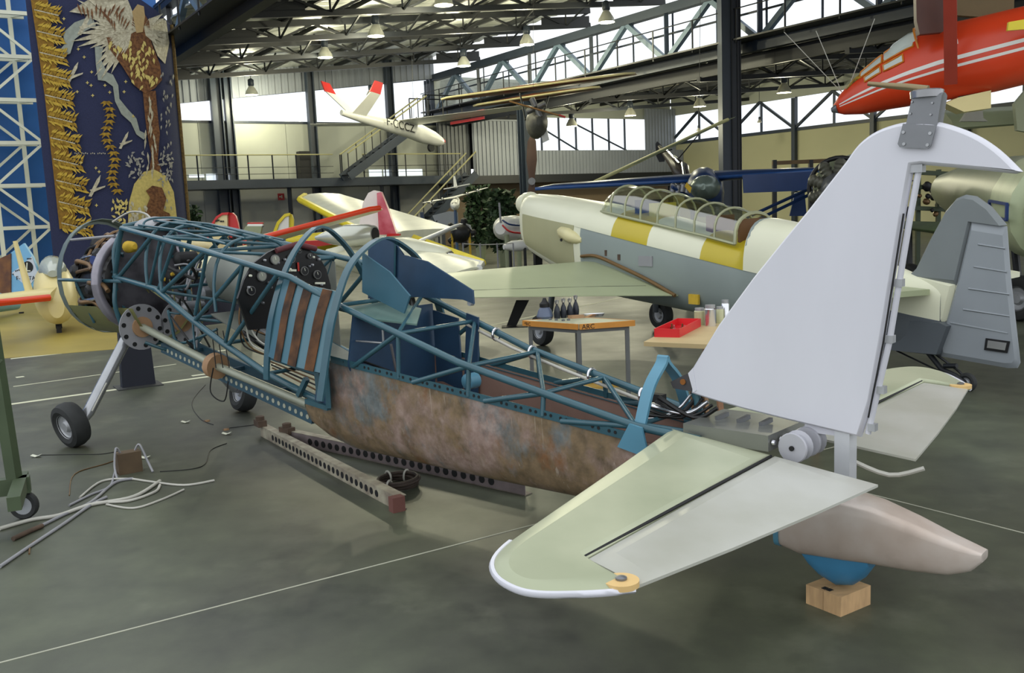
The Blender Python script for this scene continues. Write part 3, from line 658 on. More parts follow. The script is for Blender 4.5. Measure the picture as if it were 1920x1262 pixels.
for k in range(14):
    a = 2 * math.pi * k / 14 + .3; e = AV; ENG = AL(-.66 + .3 * (k % 2), 0, 1.27)
    e = AV * math.cos(a) + UZ * math.sin(a)
    o = MB(); prof = []
    for j in range(9): prof += [(.17 + j * .02, .072), (.178 + j * .02, .072), (.18 + j * .02, .056), (.188 + j * .02, .056)]
    o.rev(ENG, e, prof + [(.36, .065), (.395, .03)], 14); o.build('engine_cylinder', M_engine, eng, 30)
    x = AV * -math.sin(a) + UZ * math.cos(a)
    o = MB(); o.tube(smooth_path([ENG + e * .36 + AU * .02 + x * .06, ENG + e * .40 + AU * .12 + x * .07, ENG + e * .36 + AU * .26 + x * .05, ENG + e * .37 + AU * .36], 4), .02, 8); o.build('exhaust_stub', M_brass, eng, 60)
    o = MB(); o.tube([ENG + e * .18 - AU * .1 + x * .03, ENG + e * .36 - AU * .06 + x * .03], .008, 6); o.build('push_rod', M_chrome, eng)
    T_ = MB(); T_.tube([ENG + e * .17 + AU * .18, AL(0, .30 * math.cos(a), 1.27 + .36 * math.sin(a))], .012, 6); T_.build('engine_mount_strut', M_tube, AF, 60)
o = MB(); o.rev(AL(-.5, 0, 1.27), AU, [(-.28, .20), (-.27, .31), (-.1, .33), (.1, .33), (.3, .30), (.34, .2)], 24); o.build('engine_baffle', mat('baffle_dark', (58, 56, 54), .35, .5, scale=7, c2=(20, 20, 22)), eng, 30)
for k in range(9):
    a = -.9 + k * .35; e = AV * math.cos(a) + UZ * math.sin(a)
    o = MB(); o.tube(smooth_path([AL(-.76, .30 * math.cos(a), 1.27 + .30 * math.sin(a)), AL(-.6, .36 * math.cos(a + .1), 1.27 + .36 * math.sin(a + .1)), AL(-.3, .37 * math.cos(a + .2), 1.27 + .37 * math.sin(a + .2)), AL(-.16, .36 * math.cos(a + .3), 1.27 + .36 * math.sin(a + .3))], 4), .016 if k % 2 else .01, 7); o.build('intake_pipe', [M_brass, M_chrome, M_engine][k % 3], eng, 60)
o = MB(); o.rev(AL(-.35, .22, 1.45), AV, [(0, .05), (.1, .05), (.1, .03)], 12); o.build('blue_magneto', mat('magneto_blue', (44, 62, 120), .4), eng, 40)
o = MB(); o.rev(AL(-.2, .05, 1.62), AU, [(-.12, .07), (-.1, .09), (.1, .09), (.12, .07)], 14); o.build('black_canister', M_black, eng, 40)
ENG = AL(-.52, 0, 1.27)
for k in range(22):
    a0 = random.uniform(0, 6.28); a1 = a0 + random.uniform(.4, 1.1); rr = random.uniform(.22, .34)
    pts = [ENG + AU * random.uniform(.0, .3) + (AV * math.cos(x) + UZ * math.sin(x)) * rr for x in (a0, (a0 + a1) / 2, a1)]
    o = MB(); o.tube(smooth_path(pts, 4), .007, 5); o.build('ignition_lead', [M_cable, M_brass, M_chrome][k % 3], eng, 60)
# cowl nose ring and lower cowl skin
cring = []
for i in range(28):
    a = 2 * math.pi * i / 28; cring.append((AV * math.cos(a) * .40 + UZ * math.sin(a) * (.52 if math.sin(a) > 0 else .48)))
CC = AL(-.90, 0, 1.275)
o = MB(); rings = [[CC + AU * d + e * k for e in cring] for d, k in ((0, .94), (-.03, .97), (-.02, 1.0), (.10, 1.03), (.10, 1.02), (0, .985), (.0, .94))]
o.loft(rings, False); o.build('cowl_ring', mat('cowl_ring_paint', (120, 132, 122), .4, .2, scale=4, var=.2), AF, 50)
g = []
for i in range(9):
    a = math.pi * (1.02 + .96 * i / 8)
    g.append([CC + AU * (.1 + j * .2) + AV * math.cos(a) * (.41 - .022 * j) + UZ * (math.sin(a) * (.49 - .0 * j)) for j in range(6)])
lowc = g[2:8]
o = MB(); o.solid(lowc, AU * .001 + UZ * .004); o.build('lower_cowl_skin', M_cow, AF)
for e_ in (0.0, math.pi):
    pts = [CC + AU * (.05 + .2 * j) + AV * math.cos(e_) * (.41 - .02 * j) + UZ * (.02) for j in range(6)]
    o = MB(); o.tube(pts, .016, 6); o.build('cowl_rail', M_tube, AF, 60)
o = MB(); o.tube([CC + AU * .1 + AV * .29 + UZ * .36, AL(-.1, .22, 1.66)], .012, 6); o.build('cowl_rail', M_galv, AF)
o = MB(); o.tube([CC + AU * .35 + AV * .39 + UZ * .0, CC + AU * .35 + AV * .27 - UZ * .36], .012, 6); o.build('cowl_rail', M_tube, AF)
for rr, d in ((.30, .3), (.34, .5)):
    o = MB(); o.tube([CC + AU * d + AV * math.cos(a) * rr + UZ * math.sin(a) * rr * 1.25 for a in [.3 + i * .25 for i in range(11)]], .014, 6); o.build('copper_manifold', M_brass, AF, 60)
o = MB(); o.tube(smooth_path([CC + AU * .3 + UZ * .5, CC + AU * .45 + UZ * .58 - AV * .1, CC + AU * .65 + UZ * .55 - AV * .15, AL(-.05, -.1, 1.72)], 4), .009, 6); o.build('loose_hose', M_pale, AF, 60)
# upper deck cap in front of the first hoop
g = [[AL(.06 + .3 * j, .19 * math.cos(math.pi * i / 8) - .06, 1.72 - .03 * j + .085 * math.sin(math.pi * i / 8)) for j in range(2)] for i in range(9)]
o = MB(); o.solid(g, UZ * -.004); o.build('oil_tank', M_galv, AF, 40)
A = AT(238, 463, .2); o = MB(); o.rev(AL(*A), AU, [(0, .03), (.02, .05), (.1, .045), (.14, .02)], 12); o.build('yellow_wrapped_fitting', M_yrag, AF, 50)
T([AT(225, 500, .1), AT(262, 520, .05)], .02, 'yellow_pipe', M_yrag); T([AT(308, 525, .0), AT(325, 513, -.05)], .016, 'yellow_pipe', M_yrag)
random.seed(21)
for k in range(16):
    s0 = random.uniform(.1, .7); t0 = random.uniform(-.22, .12); z0 = random.uniform(1.0, 1.5)
    pts = [AL(s0, t0, z0)]
    for j in range(3): pts.append(AL(s0 + random.uniform(.08, .2) * (j + 1), t0 + random.uniform(-.1, .1), z0 - random.uniform(-.08, .14) * (j + 1)))
    o = MB(); o.tube(smooth_path(pts, 5), random.choice([.006, .009, .013]), 6); o.build('hose', [M_cable, M_galv, M_cow, M_tube, M_cable][k % 5], AF, 60)
for s0, z0 in ((.25, 1.3), (.5, 1.05), (.45, 1.45), (.8, 1.18)):
    o = MB(); o.rev(AL(s0, -.1, z0), AV, [(-.09, .03), (-.08, .06), (.08, .06), (.1, .025)], 14); o.build('accessory_pump', M_engine if s0 < .5 else M_zinc, AF, 40)
# --- flange discs, pole, keel channel
for t in (.178, -.178):
    c = AL(.13, t, .905); o = MB()
    n = 28; ring = lambda r, d: [c + AU * d + (AV * math.cos(2 * math.pi * j / n) + UZ * math.sin(2 * math.pi * j / n)) * r for j in range(n)]
    o.loft([ring(.075, 0), ring(.19, 0), ring(.19, .012), ring(.075, .012), ring(.075, 0)], False); fd = o.build('flange_disc', M_galv, AF, 30)
    for j in range(10):
        a = 2 * math.pi * j / 10 + .2; h = c + (AV * math.cos(a) + UZ * math.sin(a)) * .155 + AU * .0125
        o = MB(); o.rev(h, AU, [(0, .019), (.003, .019)], 10); o.build('bolt_hole', M_black, fd, 40)
    o = MB(); o.rev(c, AU, [(-.01, .085), (.03, .085), (.03, .04)], 18); o.build('wood_plug', M_ply, fd, 40)
pole = [AT(265, 612, .178), AT(405, 686, .178), AT(578, 758, .178)]
T(pole, .030, 'spar_pole', mat('pole_grey_green', (160, 164, 146), .35, .2), 12)
c = AL(*pole[1]); o = MB(); o.rev(c, AL(*pole[2]) - AL(*pole[1]), [(-.035, .035), (-.035, .095), (.035, .095), (.035, .035)], 20); o.build('wood_disc', M_ply, AF, 40)
k0, k1 = AT(302, 652, .12), AT(585, 785, .12)
o = MB()
A, B = AL(*k0), AL(*k1); dk = (B - A).normalized(); up = AV.cross(dk).normalized(); up = up if up.z > 0 else -up
o.bar(A, B, .004, .075, up=up); o.bar(A + up * .037 - AV * .02, B + up * .037 - AV * .02, .045, .004, up=up); o.bar(A - up * .037 - AV * .02, B - up * .037 - AV * .02, .045, .004, up=up)
kc = o.build('keel_channel', mat('keel_teal', (52, 84, 100), .45), AF, 0)
n = 30
for i in range(n):
    c = A + (B - A) * ((i + .7) / (n + .4)); o = MB(); o.rev(c + AV * .0025, AV, [(0, .017), (.002, .017)], 10); o.build('lightening_hole', mat('hole_pale', (176, 178, 160), .7), kc, 40)
o = MB(); A2, B2 = A - AV * .26, B - AV * .26; o.bar(A2, B2, .02, .07, up=up); o.build('keel_channel', MATS['keel_teal'], AF, 0)
for f in (.1, .4, .7, .95):
    o = MB(); o.bar(A + (B - A) * f, A2 + (B2 - A2) * f, .03, .03); o.build('keel_tie', MATS['keel_teal'], AF, 0)
# --- landing gear
def wheel(c, axis, R, wd, name, parent):
    w_ = bpy.data.objects.new(name, None); col.objects.link(w_); w_.parent = parent
    o = MB(); o.rev(c, axis, [(-wd * .36, R * .50), (-wd * .5, R * .72), (-wd * .42, R * .92), (-wd * .15, R), (wd * .15, R), (wd * .42, R * .92), (wd * .5, R * .72), (wd * .36, R * .50), (-wd * .36, R * .50)], 32, caps=False); o.build('tyre', M_tyre, w_, 40)
    o = MB(); o.rev(c, axis, [(-wd * .38, .02), (-wd * .38, R * .2), (-wd * .22, R * .3), (-wd * .26, R * .46), (-wd * .4, R * .54), (wd * .4, R * .54), (wd * .26, R * .46), (wd * .22, R * .3), (wd * .38, R * .2), (wd * .38, .02)], 28); o.build('hub', M_hub, w_, 30)
    return w_
for sg in (1, -1):
    wc = AL(0.02, .78 * sg, .185); ax = (AV * sg * .97 - UZ * .2 + AU * .12).normalized()
    wheel(wc, ax, .185, .15, 'main_wheel', AF)
    o = MB(); tp = AL(0.0, .26 * sg, .80); bt = AL(.06, .68 * sg, .22)
    o.tube([tp, tp + (bt - tp) * .93, bt], [.047, .047, .034], 14); o.build('gear_leg', M_silver, AF, 60)
    o = MB(); o.tube([bt, wc], .028, 10); o.build('axle', M_galv, AF, 60)
    o = MB(); o.tube([tp + (bt - tp) * .55 + AU * .05, tp + (bt - tp) * .9 + AU * .05], .006, 5); o.build('brake_line', M_pale, AF)
o = MB(); o.tube(smooth_path([AT_ for AT_ in [AL(*AT(400, 690, .25)), AL(*AT(395, 735, .25)), AL(*AT(420, 752, .25)), AL(*AT(428, 715, .25))]], 6), .005, 5); o.build('wire', M_cable, AF, 60)
for x0, x1 in ((397, 405), (407, 418), (418, 430)):
    T([AT(x0, 620, .3), AT(x1, 690, .3)], .004, 'wire', M_cable)

# --- rear fuselage: upper truss, shell, arch
near = [NN(640, 575), NN(860, 680), NN(1040, 745), NN(1195, 800), NN(1320, 838)]
T(near[:4] + [(5.45, .2, .69)], .021, 'longeron', both=True)
def ez(s): return .876 + (s - 2.95) * (.648 - .876) / (5.16 - 2.95) + .0     # shell upper edge height
def topz(s):
    for (a, b) in zip(near, near[1:]):
        if s <= b[0]: return a[2] + (b[2] - a[2]) * (s - a[0]) / (b[0] - a[0])
    return near[-1][2]
st = [3.05, 3.55, 4.08, 4.58, 5.12]
for i, s in enumerate(st):
    if i: T([(s, HW(s), topz(s)), (s, HW(s) + .015, ez(s))], .013, 'side_strut', both=True)
    T([(s, HW(s), topz(s)), (s, -HW(s), topz(s))], .013, 'cross_tube')
    if i < 4:
        e = st[i + 1]; T([(e, HW(e), topz(e)), (s + .12, HW(s) + .012, ez(s + .12))], .015, 'diagonal_strut', both=True)
        T([(s, -HW(s), topz(s)), (e, HW(e), topz(e))], .013, 'cross_tube')
        T([(s, HW(s) - .02, .62), (e, HW(e) - .02, .56)], .005, 'control_cable', M_cable); T([(s, HW(s) - .06, .9 - .1 * i), (e, HW(e) - .05, .81 - .1 * i)], .005, 'control_cable', M_cable)
        T([(s, HW(s) - .09, .88 - .1 * i), (e, HW(e) - .08, .79 - .1 * i)], .005, 'control_cable', M_cable)
# wiring conduit clipped along the far top longeron
T([(s, -HW(s) + .025, topz(s) - .035) for s in (3.45, 3.9, 4.3, 4.8, 5.1)], .010, 'wiring_conduit', M_pale)
for s in (3.75, 4.05, 4.5, 4.85):
    o = MB(); o.torus(AL(s, -HW(s) + .008, topz(s) - .01), AU, .036, .008, 14, 6); o.build('conduit_clip', M_chrome, AF, 60)
# shell: U-shaped sections
SS = [2.62, 2.75, 2.95, 3.2, 3.6, 4.1, 4.6, 5.0, 5.35]
def ush(s, inset=0.0, n=15):
    zt = ez(s) if s > 2.93 else .60 + (s - 2.62) * .12
    zb = .275 - .03 * math.sin((s - 2.6) / 2.8 * math.pi) - .03 * max(0, 3.4 - s) + (max(0, 2.85 - s)) * .5
    w_ = HW(max(s, 2.95)) + .012; out = []
    if s < 2.93: w_ *= .92
    for i in range(n):
        a = math.pi * i / (n - 1); c = math.cos(a); sn = math.sin(a)
        out.append(AL(s, (w_ - inset) * (abs(c) ** .62) * (1 if c > 0 else -1), zt - (zt - zb - inset) * sn ** .75))
    return out
o = MB(); rows = [ush(s) for s in SS]; rin = [ush(s, .012) for s in SS]
o.loft(rows, False, False); o.loft(rin, False, False, mi=1)
o.build('lower_shell', [M_shell, M_shelli], AF, 40)
# blue flanged edge strip with holes along both shell edges
for sg in (1, -1):
    pts = [AL(s, sg * (HW(s) + .014), ez(s) + .012) for s in (2.97, 3.5, 4.0, 4.6, 5.15)]
    rings = [[p + AV * sg * .004 + UZ * .02, p + AV * sg * .004 - UZ * .022, p - AV * sg * .022 - UZ * .022, p - AV * sg * .022 - UZ * .018, p - AV * sg * 0 - UZ * .018, p + UZ * .02] for p in pts]
    o = MB(); o.loft(rings); es = o.build('edge_strip', M_tube, AF, 30)
    for k in range(22):
        for dd in (0, .035):
            s = 3.08 + k * .095 + dd
            p = AL(s, sg * (HW(s) + .0185), ez(s) + .014); o = MB(); o.rev(p, AV * sg, [(0, .0085), (.002, .0085)], 8); o.build('rivet_hole', M_black, es, 40)
# tail arch
ab = [AT(1196, 838, .235), AS(1202, 790, 5.13), AS(1218, 725, 5.13), AS(1240, 682, 5.13), AS(1258, 665, 5.13)]
ab[0] = (5.13, ab[0][1], ab[0][2]); sh = ab[4][1]
pts = [(5.13, max(p[1], 0.0), p[2]) for p in ab]; pts[-1] = (5.13, 0, ab[4][2])
pts = pts + [(p[0], -p[1], p[2]) for p in reversed(pts[:-1])]
o = MB(); rings = []; sp = smooth_path([AL(*p) for p in pts], 4)
for i, c in enumerate(sp):
    d = (sp[min(i + 1, len(sp) - 1)] - sp[max(i - 1, 0)]).normalized(); nrm = d.cross(AU).normalized()
    rings.append([c - AU * .03 + nrm * .008, c + AU * .03 + nrm * .008, c + AU * .03 - nrm * .008, c - AU * .03 - nrm * .008])
o.loft(rings); o.build('tail_arch', M_ring, AF, 40)
o = MB(); o.prism([AL(5.03, .24, .61), AL(5.21, .24, .58), AL(5.17, .238, .72), AL(5.10, .238, .73)], AV * .012); o.build('arch_gusset', M_ring, AF, 0)
# head-rest bulkhead and fin plates behind the cockpit
o = MB(); bk = [AL(3.13, t, z) for t, z in ((.0, 1.585), (-.12, 1.56), (-.22, 1.48), (-.30, 1.36), (-.36, 1.2), (-.4, .9), (-.38, .56), (.15, .5), (.2, .8), (.15, 1.15), (.02, 1.20), (.015, 1.5))]
o = MB(); o.prism([AL(3.14, t, z) for t, z in ((.36, .86), (.30, 1.16), (-.34, 1.16), (-.36, .86), (-.30, .45), (.2, .45))], AU * -.012); o.build('seat_bulkhead', M_nvy, AF, 0)
o = MB(); o.prism([AL(*AT(x, y, -.16)) for x, y in ((690, 462), (712, 446), (738, 452), (756, 478), (800, 490), (886, 545), (888, 570), (868, 562), (765, 556), (690, 560))], AV * -.012); fp = o.build('far_fin_plate', M_nvy, AF, 0)
o = MB(); o.bar(AL(*AT(741, 456, -.15)), AL(*AT(740, 520, -.15)), .02, .012); o.build('plate_seam', M_tube, fp, 0)
o = MB(); o.prism([AL(*AT(x, y, .13)) for x, y in ((679, 474), (679, 548), (757, 588), (768, 555), (730, 510))], AV * -.012); o.build('near_fin_plate', mat('near_plate_paint', (62, 104, 122), .45), AF, 0)
o = MB(); o.prism([AL(3.02, .32, 1.19), AL(3.28, .26, 1.135), AL(3.5, .12, 1.10), AL(3.3, -.1, 1.16), AL(3.02, -.1, 1.2)], UZ * -.01); o.build('shelf_plate', mat('shelf_paint', (100, 128, 120), .35), AF, 0)
o = MB(); o.prism([AL(3.5, -.3, 1.12), AL(3.62, -.28, 1.10), AL(3.56, -.29, .45), AL(3.42, -.3, .4)], AV * .012); o.build('frame_plate', M_nvy, AF, 0)
o = MB(); o.prism([AL(3.16, -.33, 1.12), AL(3.4, -.32, 1.08), AL(3.42, -.32, .5), AL(3.16, -.34, .5)], AV * .012); o.build('frame_plate', M_nvy, AF, 0)
o = MB(); o.rev(AL(*AT(883, 568, -.18)), AV, [(-.015, .018), (.015, .018)], 12); o.build('lug', M_hub, AF, 40)
T([(3.15, .30, 1.0), (3.38, .28, 1.0)], .007, 'thin_rod', M_silver); T([(3.38, .28, 1.0), (3.38, .28, 1.12)], .007, 'thin_rod', M_silver); T([(3.35, .2, .98), (3.3, .1, .62)], .009, 'thin_rod', M_silver)
o = MB(); o.tube([AL(*AT(700, 690, .1)), AL(*AT(703, 650, .1))], .015, 8); o.build('actuator', M_galv, AF)
o = MB(); o.rev(AL(*AT(885, 714, .1)), AV, [(-.03, .045), (.04, .045), (.05, .02)], 14); o.build('blue_canister', M_ring, AF, 40)
# cables gathering at the tail
for k in range(6):
    a = AT(1205 + 6 * k, 785 - 8 * k, .05); b = AT(1300 + 9 * k, 735 + 6 * k, 0); mid = AT(1262 + 8 * k, 775 + 4 * (k % 3), .03)
    o = MB(); o.tube(smooth_path([AL(*a), AL(*mid), AL(*b)], 5), .011 if k % 2 else .008, 6); o.build('tail_cable', M_cable if k % 3 else M_chrome, AF, 60)
o = MB(); o.box(AL(*AT(1234, 746, -.05)), .07, .04, .04, AU, AV); o.build('junction_block', M_black, AF, 0)
T([(5.0, -.2, .70), (5.75, -.12, .62)], .016, 'frame_tube'); T([(5.13, .2, .72), (5.45, 0, .66)], .014, 'frame_tube'); T([(5.13, -.2, .72), (5.45, 0, .66)], .014, 'frame_tube'); T([(5.3, 0, .9), (5.35, -.02, .58)], .022, 'frame_tube')
o = MB(); o.prism([AL(5.26, -.02, .9), AL(5.34, -.02, .88), AL(5.36, -.02, .6), AL(5.28, -.02, .6)], AV * -.03); o.build('wood_prop', M_ply, AF, 0)

# --- fin
fin = [(1300, 737), (1301, 690), (1352, 606), (1415, 520), (1468, 454), (1519, 392), (1590, 301), (1613, 270), (1646, 246), (1690, 231), (1735, 227), (1775, 232), (1830, 252), (1875, 281), (1918, 322), (1905, 326), (1820, 317), (1730, 309), (1714, 311), (1698, 400), (1660, 630), (1638, 750), (1616, 819), (1560, 806), (1480, 787), (1400, 767), (1340, 750)]
ft_ = smooth_path([V((x, y, 0)) for x, y in fin[6:15]], 4); fin = fin[:6] + [(p_.x, p_.y) for p_ in ft_] + fin[15:]
fl_ = [AT(x, y, 0) for x, y in fin]
n = len(fl_)
def shrink(pts, d):
    out = []
    area = sum(pts[i][0] * pts[(i + 1) % n][2] - pts[(i + 1) % n][0] * pts[i][2] for i in range(n)); sg = 1 if area > 0 else -1
    for i in range(n):
        a_, c_, b_ = pts[i - 1], pts[i], pts[(i + 1) % n]
        e1 = V((c_[0] - a_[0], c_[2] - a_[2])).normalized(); e2 = V((b_[0] - c_[0], b_[2] - c_[2])).normalized()
        n1 = V((-e1.y, e1.x)) * sg; n2 = V((-e2.y, e2.x)) * sg; m_ = (n1 + n2); m_ = m_ / max(m_.dot(n1), 1.0)
        out.append((c_[0] + m_.x * d, 0, c_[2] + m_.y * d))
    return out
o = MB()
for sg in (1, -1):
    outer = [AL(p[0], sg * .006, p[2]) for p in fl_]; mid = [AL(*p) + AV * sg * .026 for p in shrink(fl_, .007)]; inn = [AL(*p) + AV * sg * .031 for p in shrink(fl_, .014)]
    o.loft([outer, mid, inn], False, True); o.add(inn, [tuple(range(n))])
outer = [AL(p[0], .006, p[2]) for p in fl_]; o2 = [AL(p[0], -.006, p[2]) for p in fl_]; o.loft([outer, o2], False, True)
fo = o.build('fin', M_alu, AF, 60)
hinge = [AT(x, y, 0) for x, y in ((1718, 312), (1700, 410), (1662, 640), (1622, 812))]
o = MB(); o.tube([AL(h[0] + .012, .0, h[2]) for h in hinge], .013, 8); o.build('rudder_hinge_line', M_alu, AF, 60)
o = MB(); o.tube([AL(h[0] + .004, .032, h[2]) for h in [AT(1698, 400, 0), AT(1660, 640, 0), AT(1632, 780, 0)]], .004, 5); o.build('hinge_gap', M_black, fo, 60)
for x, y in ((1680, 530), (1663, 635), (1647, 730), (1630, 800)):
    h = AT(x, y, 0); o = MB(); o.box(AL(h[0] + .014, 0, h[2]), .03, .034, .03, AU, AV); o.build('hinge_lug', M_hub, AF, 0)
o = MB(); o.box(AL(*AT(1720, 316, 0)), .05, .04, .03, AU, AV); o.build('top_hinge_bracket', M_hub, AF, 0)
# dark root fairing at the fin's leading foot
nf = [AL(*AT(x, y, .03)) for x, y in ((1257, 716), (1290, 700), (1302, 735), (1262, 728))]
o = MB(); o.prism(nf, AV * -.05); o.build('fin_nose_block', mat('dark_nose_block', (66, 64, 66), .6), AF, 0)
o = MB(); o.prism([AL(*AT(x, y, .034)) for x, y in ((1290, 700), (1299, 690), (1306, 732), (1300, 736))], AV * -.06); o.build('fin_nose_band', M_alu, AF, 0)
h = AT(1281, 716, .032); o = MB(); o.rev(AL(*h), AV, [(0, .014), (.006, .014)], 12); o.build('rust_plug', mat('rust', (140, 86, 30), .8), AF, 40)
# antenna mount on the fin tip
mp_ = [AT(x, y, .045) for x, y in ((1694, 232), (1684, 270), (1688, 276), (1740, 279), (1746, 274), (1757, 235))]
o = MB(); o.prism([AL(*p) for p in mp_], AV * .006); mt = o.build('mount_plate', M_zinc, AF, 0)
up_ = [AT(x, y, .03) for x, y in ((1697, 234), (1711, 172), (1766, 172), (1756, 236))]
o = MB(); rings = []
for k in range(7):
    f = -1 + 2 * k / 6; rings.append([AL(p[0], .03 * f, p[2] - .012 * (abs(f) ** 2)) for p in up_])
o.loft(rings); o.build('mount_post', M_zinc, AF, 40)
tc_ = AT(1738, 168, .0); o = MB(); o.rev(AL(tc_[0], 0, tc_[2] - .03), UZ, [(0, .058), (.025, .06), (.03, .05)], 20); o.build('mount_cap', mat('cap_zinc', (168, 168, 172), .25, .6), AF, 40)
o = MB(); o.tube([AL(*AT(1740, 168, 0)), AL(*AT(1700, 163, 0)), AL(*AT(1660, 160, 0)), AL(*AT(1628, 157, 0))], [.016, .014, .011, .009], 10); o.build('pitot_probe', mat('probe_brass', (140, 124, 92), .35, .5), AF, 60)
for x, y in ((1694, 248), (1744, 250), (1695, 270), (1739, 272)):
    o = MB(); o.rev(AL(*AT(x, y, .052)), AV, [(0, .007), (.004, .006)], 10); o.build('screw', M_hub, mt, 40)
for x, y in ((1718, 177), (1731, 178), (1710, 191), (1748, 193), (1745, 215), (1707, 213), (1732, 235)):
    o = MB(); o.rev(AL(*AT(x, y, .033)), AV, [(0, .0045), (.003, .004)], 8); o.build('rivet', M_hub, mt, 40)

# --- tailplane and elevators
def TZ(s, t): return .675 - .093 * (s - 5.8) - .026 * t          # upper-surface reference plane (port lower, as it sits)
def surf(outline, name, m, bump_, sgn, th=.05):
    """outline (s,t) loop; domed upper and lower skins"""
    cs = sum(p[0] for p in outline) / len(outline); ct = sum(p[1] for p in outline) / len(outline); n = len(outline); o = MB()
    for up in (1, -1):
        R0 = [AL(s, t * sgn, TZ(s, t * sgn) - .01 + up * .005) for s, t in outline]
        R1 = [AL(s + (cs - s) * .12, (t + (ct - t) * .05) * sgn, TZ(s, t * sgn) - .01 + up * bump_ * .7) for s, t in outline]
        R2 = [AL(s + (cs - s) * .35, (t + (ct - t) * .12) * sgn, TZ(s, t * sgn) - .01 + up * bump_) for s, t in outline]
        o.loft([R0, R1, R2], False, True); o.add(R2, [tuple(range(n))])
    o.loft([[AL(s, t * sgn, TZ(s, t * sgn) - .005) for s, t in outline], [AL(s, t * sgn, TZ(s, t * sgn) - .015) for s, t in outline]], False, True)
    return o.build(name, m, AF, 50)
for sg in (1, -1):
    stab = [(5.285, .17), (5.40, .74), (5.50, 1.26), (5.535, 1.44), (5.57, 1.60), (5.62, 1.71), (5.70, 1.775), (5.79, 1.79), (5.86, 1.765), (5.94, 1.69), (6.0, 1.62), (6.05, 1.545), (5.99, 1.535), (5.90, 1.52), (5.822, 1.505), (5.81, 1.1), (5.795, .6), (5.782, .18), (5.5, .17)]
    elev = [(5.828, 1.49), (5.93, 1.505), (6.045, 1.525), (6.12, 1.1), (6.19, .63), (6.245, .20), (6.0, .19), (5.80, .18), (5.806, .6), (5.818, 1.1)]
    tipc = smooth_path([V((x, y, 0)) for x, y in stab[3:12]], 4); stab = stab[:3] + [(p_.x, p_.y) for p_ in tipc] + stab[12:]
    so = surf(stab, 'tailplane_half', M_alug, .026, sg); eo = surf(elev, 'elevator', M_alug2, .014, sg)
    o = MB(); o.tube([AL(5.79 + .022 * (t / 1.5), t * sg, TZ(5.79, t * sg) - .002) for t in (.2, .6, 1.1, 1.5)], .0065, 6); o.build('elevator_gap', M_black, eo, 60)
    o = MB(); o.rev(AL(6.0, 1.55 * sg, TZ(6.0, 1.55 * sg) - .012), UZ, [(0, .055), (.018, .055), (.019, .02)], 24); dd = o.build('wood_clamp_disc', mat('pale_wood_disc', (226, 190, 128), .6), AF, 40)
    o = MB(); o.rev(AL(6.0, 1.55 * sg, TZ(6.0, 1.55 * sg) + .008), UZ, [(0, .018), (.006, .018), (.01, .009)], 14); o.build('clamp_bolt', M_zinc, dd, 40)
    edge = smooth_path([AL(s - .002, (t + .003) * sg, TZ(s, t * sg) - .01) for s, t in stab[6:36]], 1)
    o = MB(); o.tube(edge, .011, 6); o.build('tip_edging', M_alu, so, 60)
# centre box, clips, trim drums, tail post
o = MB(); o.box(AL(5.56, 0, .715), .42, .36, .07, AU, AV, UZ); o.build('centre_box', mat('centre_box_metal', (132, 134, 128), .35, .5, scale=3, var=.15), AF, 0)
for s in (5.44, 5.55, 5.66):
    o = MB(); o.bar(AL(s, .04, .755), AL(s + .01, -.04, .765), .018, .02); o.build('attachment_clip', M_zinc, AF, 0)
for t in (.11, -.02):
    o = MB(); o.rev(AL(5.86, t, .70), AV, [(-.035, .03), (-.035, .062), (-.028, .066), (-.02, .05), (.02, .05), (.028, .066), (.035, .062), (.035, .03)], 22); o.build('trim_drum', mat('drum_grey', (186, 186, 194), .4, .2), AF, 30)
    o = MB(); o.rev(AL(5.86, t + .036, .70), AV, [(0, .011), (.006, .011), (.006, .006)], 12); o.build('drum_bearing', M_black, AF, 40)
for k in range(4):
    o = MB(); o.rev(AL(5.775, .15 - .07 * k, .715), AU, [(0, .012), (.012, .01)], 8); o.build('bolt', M_chrome, AF, 40)
o = MB(); o.box(AL(6.02, -.02, .60), .065, .075, .40, AU, AV); o.build('tail_post', mat('post_silver', (206, 208, 214), .35, .4, scale=5, var=.12), AF, 0)
o = MB(); o.box(AL(5.95, -.02, .76), .2, .05, .035, AU, AV); o.build('post_bracket', M_alu, AF, 0)
o = MB(); o.tube(smooth_path([AL(6.0, -.1, .62), AL(6.15, -.16, .56), AL(6.28, -.2, .60)], 4), .01, 6); o.build('tail_cable', M_pale, AF)
# tail cone with blue skid bump
TCs = [(5.765, .115, .30, .23), (5.80, .12, .335, .218), (5.95, .115, .41, .225), (6.15, .105, .475, .23), (6.30, .085, .43, .245), (6.45, .06, .385, .27), (6.54, .04, .36, .30), (6.575, .018, .345, .325)]
TCs = [(5.77, .11, .375, .235), (5.86, .115, .42, .215), (6.05, .11, .50, .225), (6.17, .10, .485, .235), (6.32, .082, .445, .238), (6.46, .062, .40, .252), (6.54, .05, .378, .285), (6.58, .04, .366, .33)]
def coner(s, w_, zt, zb, n=28):
    out = []
    for i in range(n):
        a = 2 * math.pi * i / n; c, sn = math.cos(a), math.sin(a); zc = (zt + zb) / 2
        out.append(AL(s, w_ * abs(c) ** .4 * (1 if c > 0 else -1), zc + (zt - zb) / 2 * abs(sn) ** (.35 if sn > 0 else .6) * (1 if sn > 0 else -1)))
    return out
o = MB(); o.loft([coner(*c) for c in TCs]); tcn = o.build('tail_cone', ramp_mat('tail_cone_skin', [(0.3, (150, 134, 122)), (0.5, (188, 172, 160)), (0.7, (206, 196, 188))], 3.0, rough=.4, bump=.03, metal=.25), AF, 45)
o = MB(); o.loft([coner(5.755, .113, .36, .232), coner(5.778, .117, .385, .23)]); o.build('tail_cone_rim', M_ring, tcn, 40)
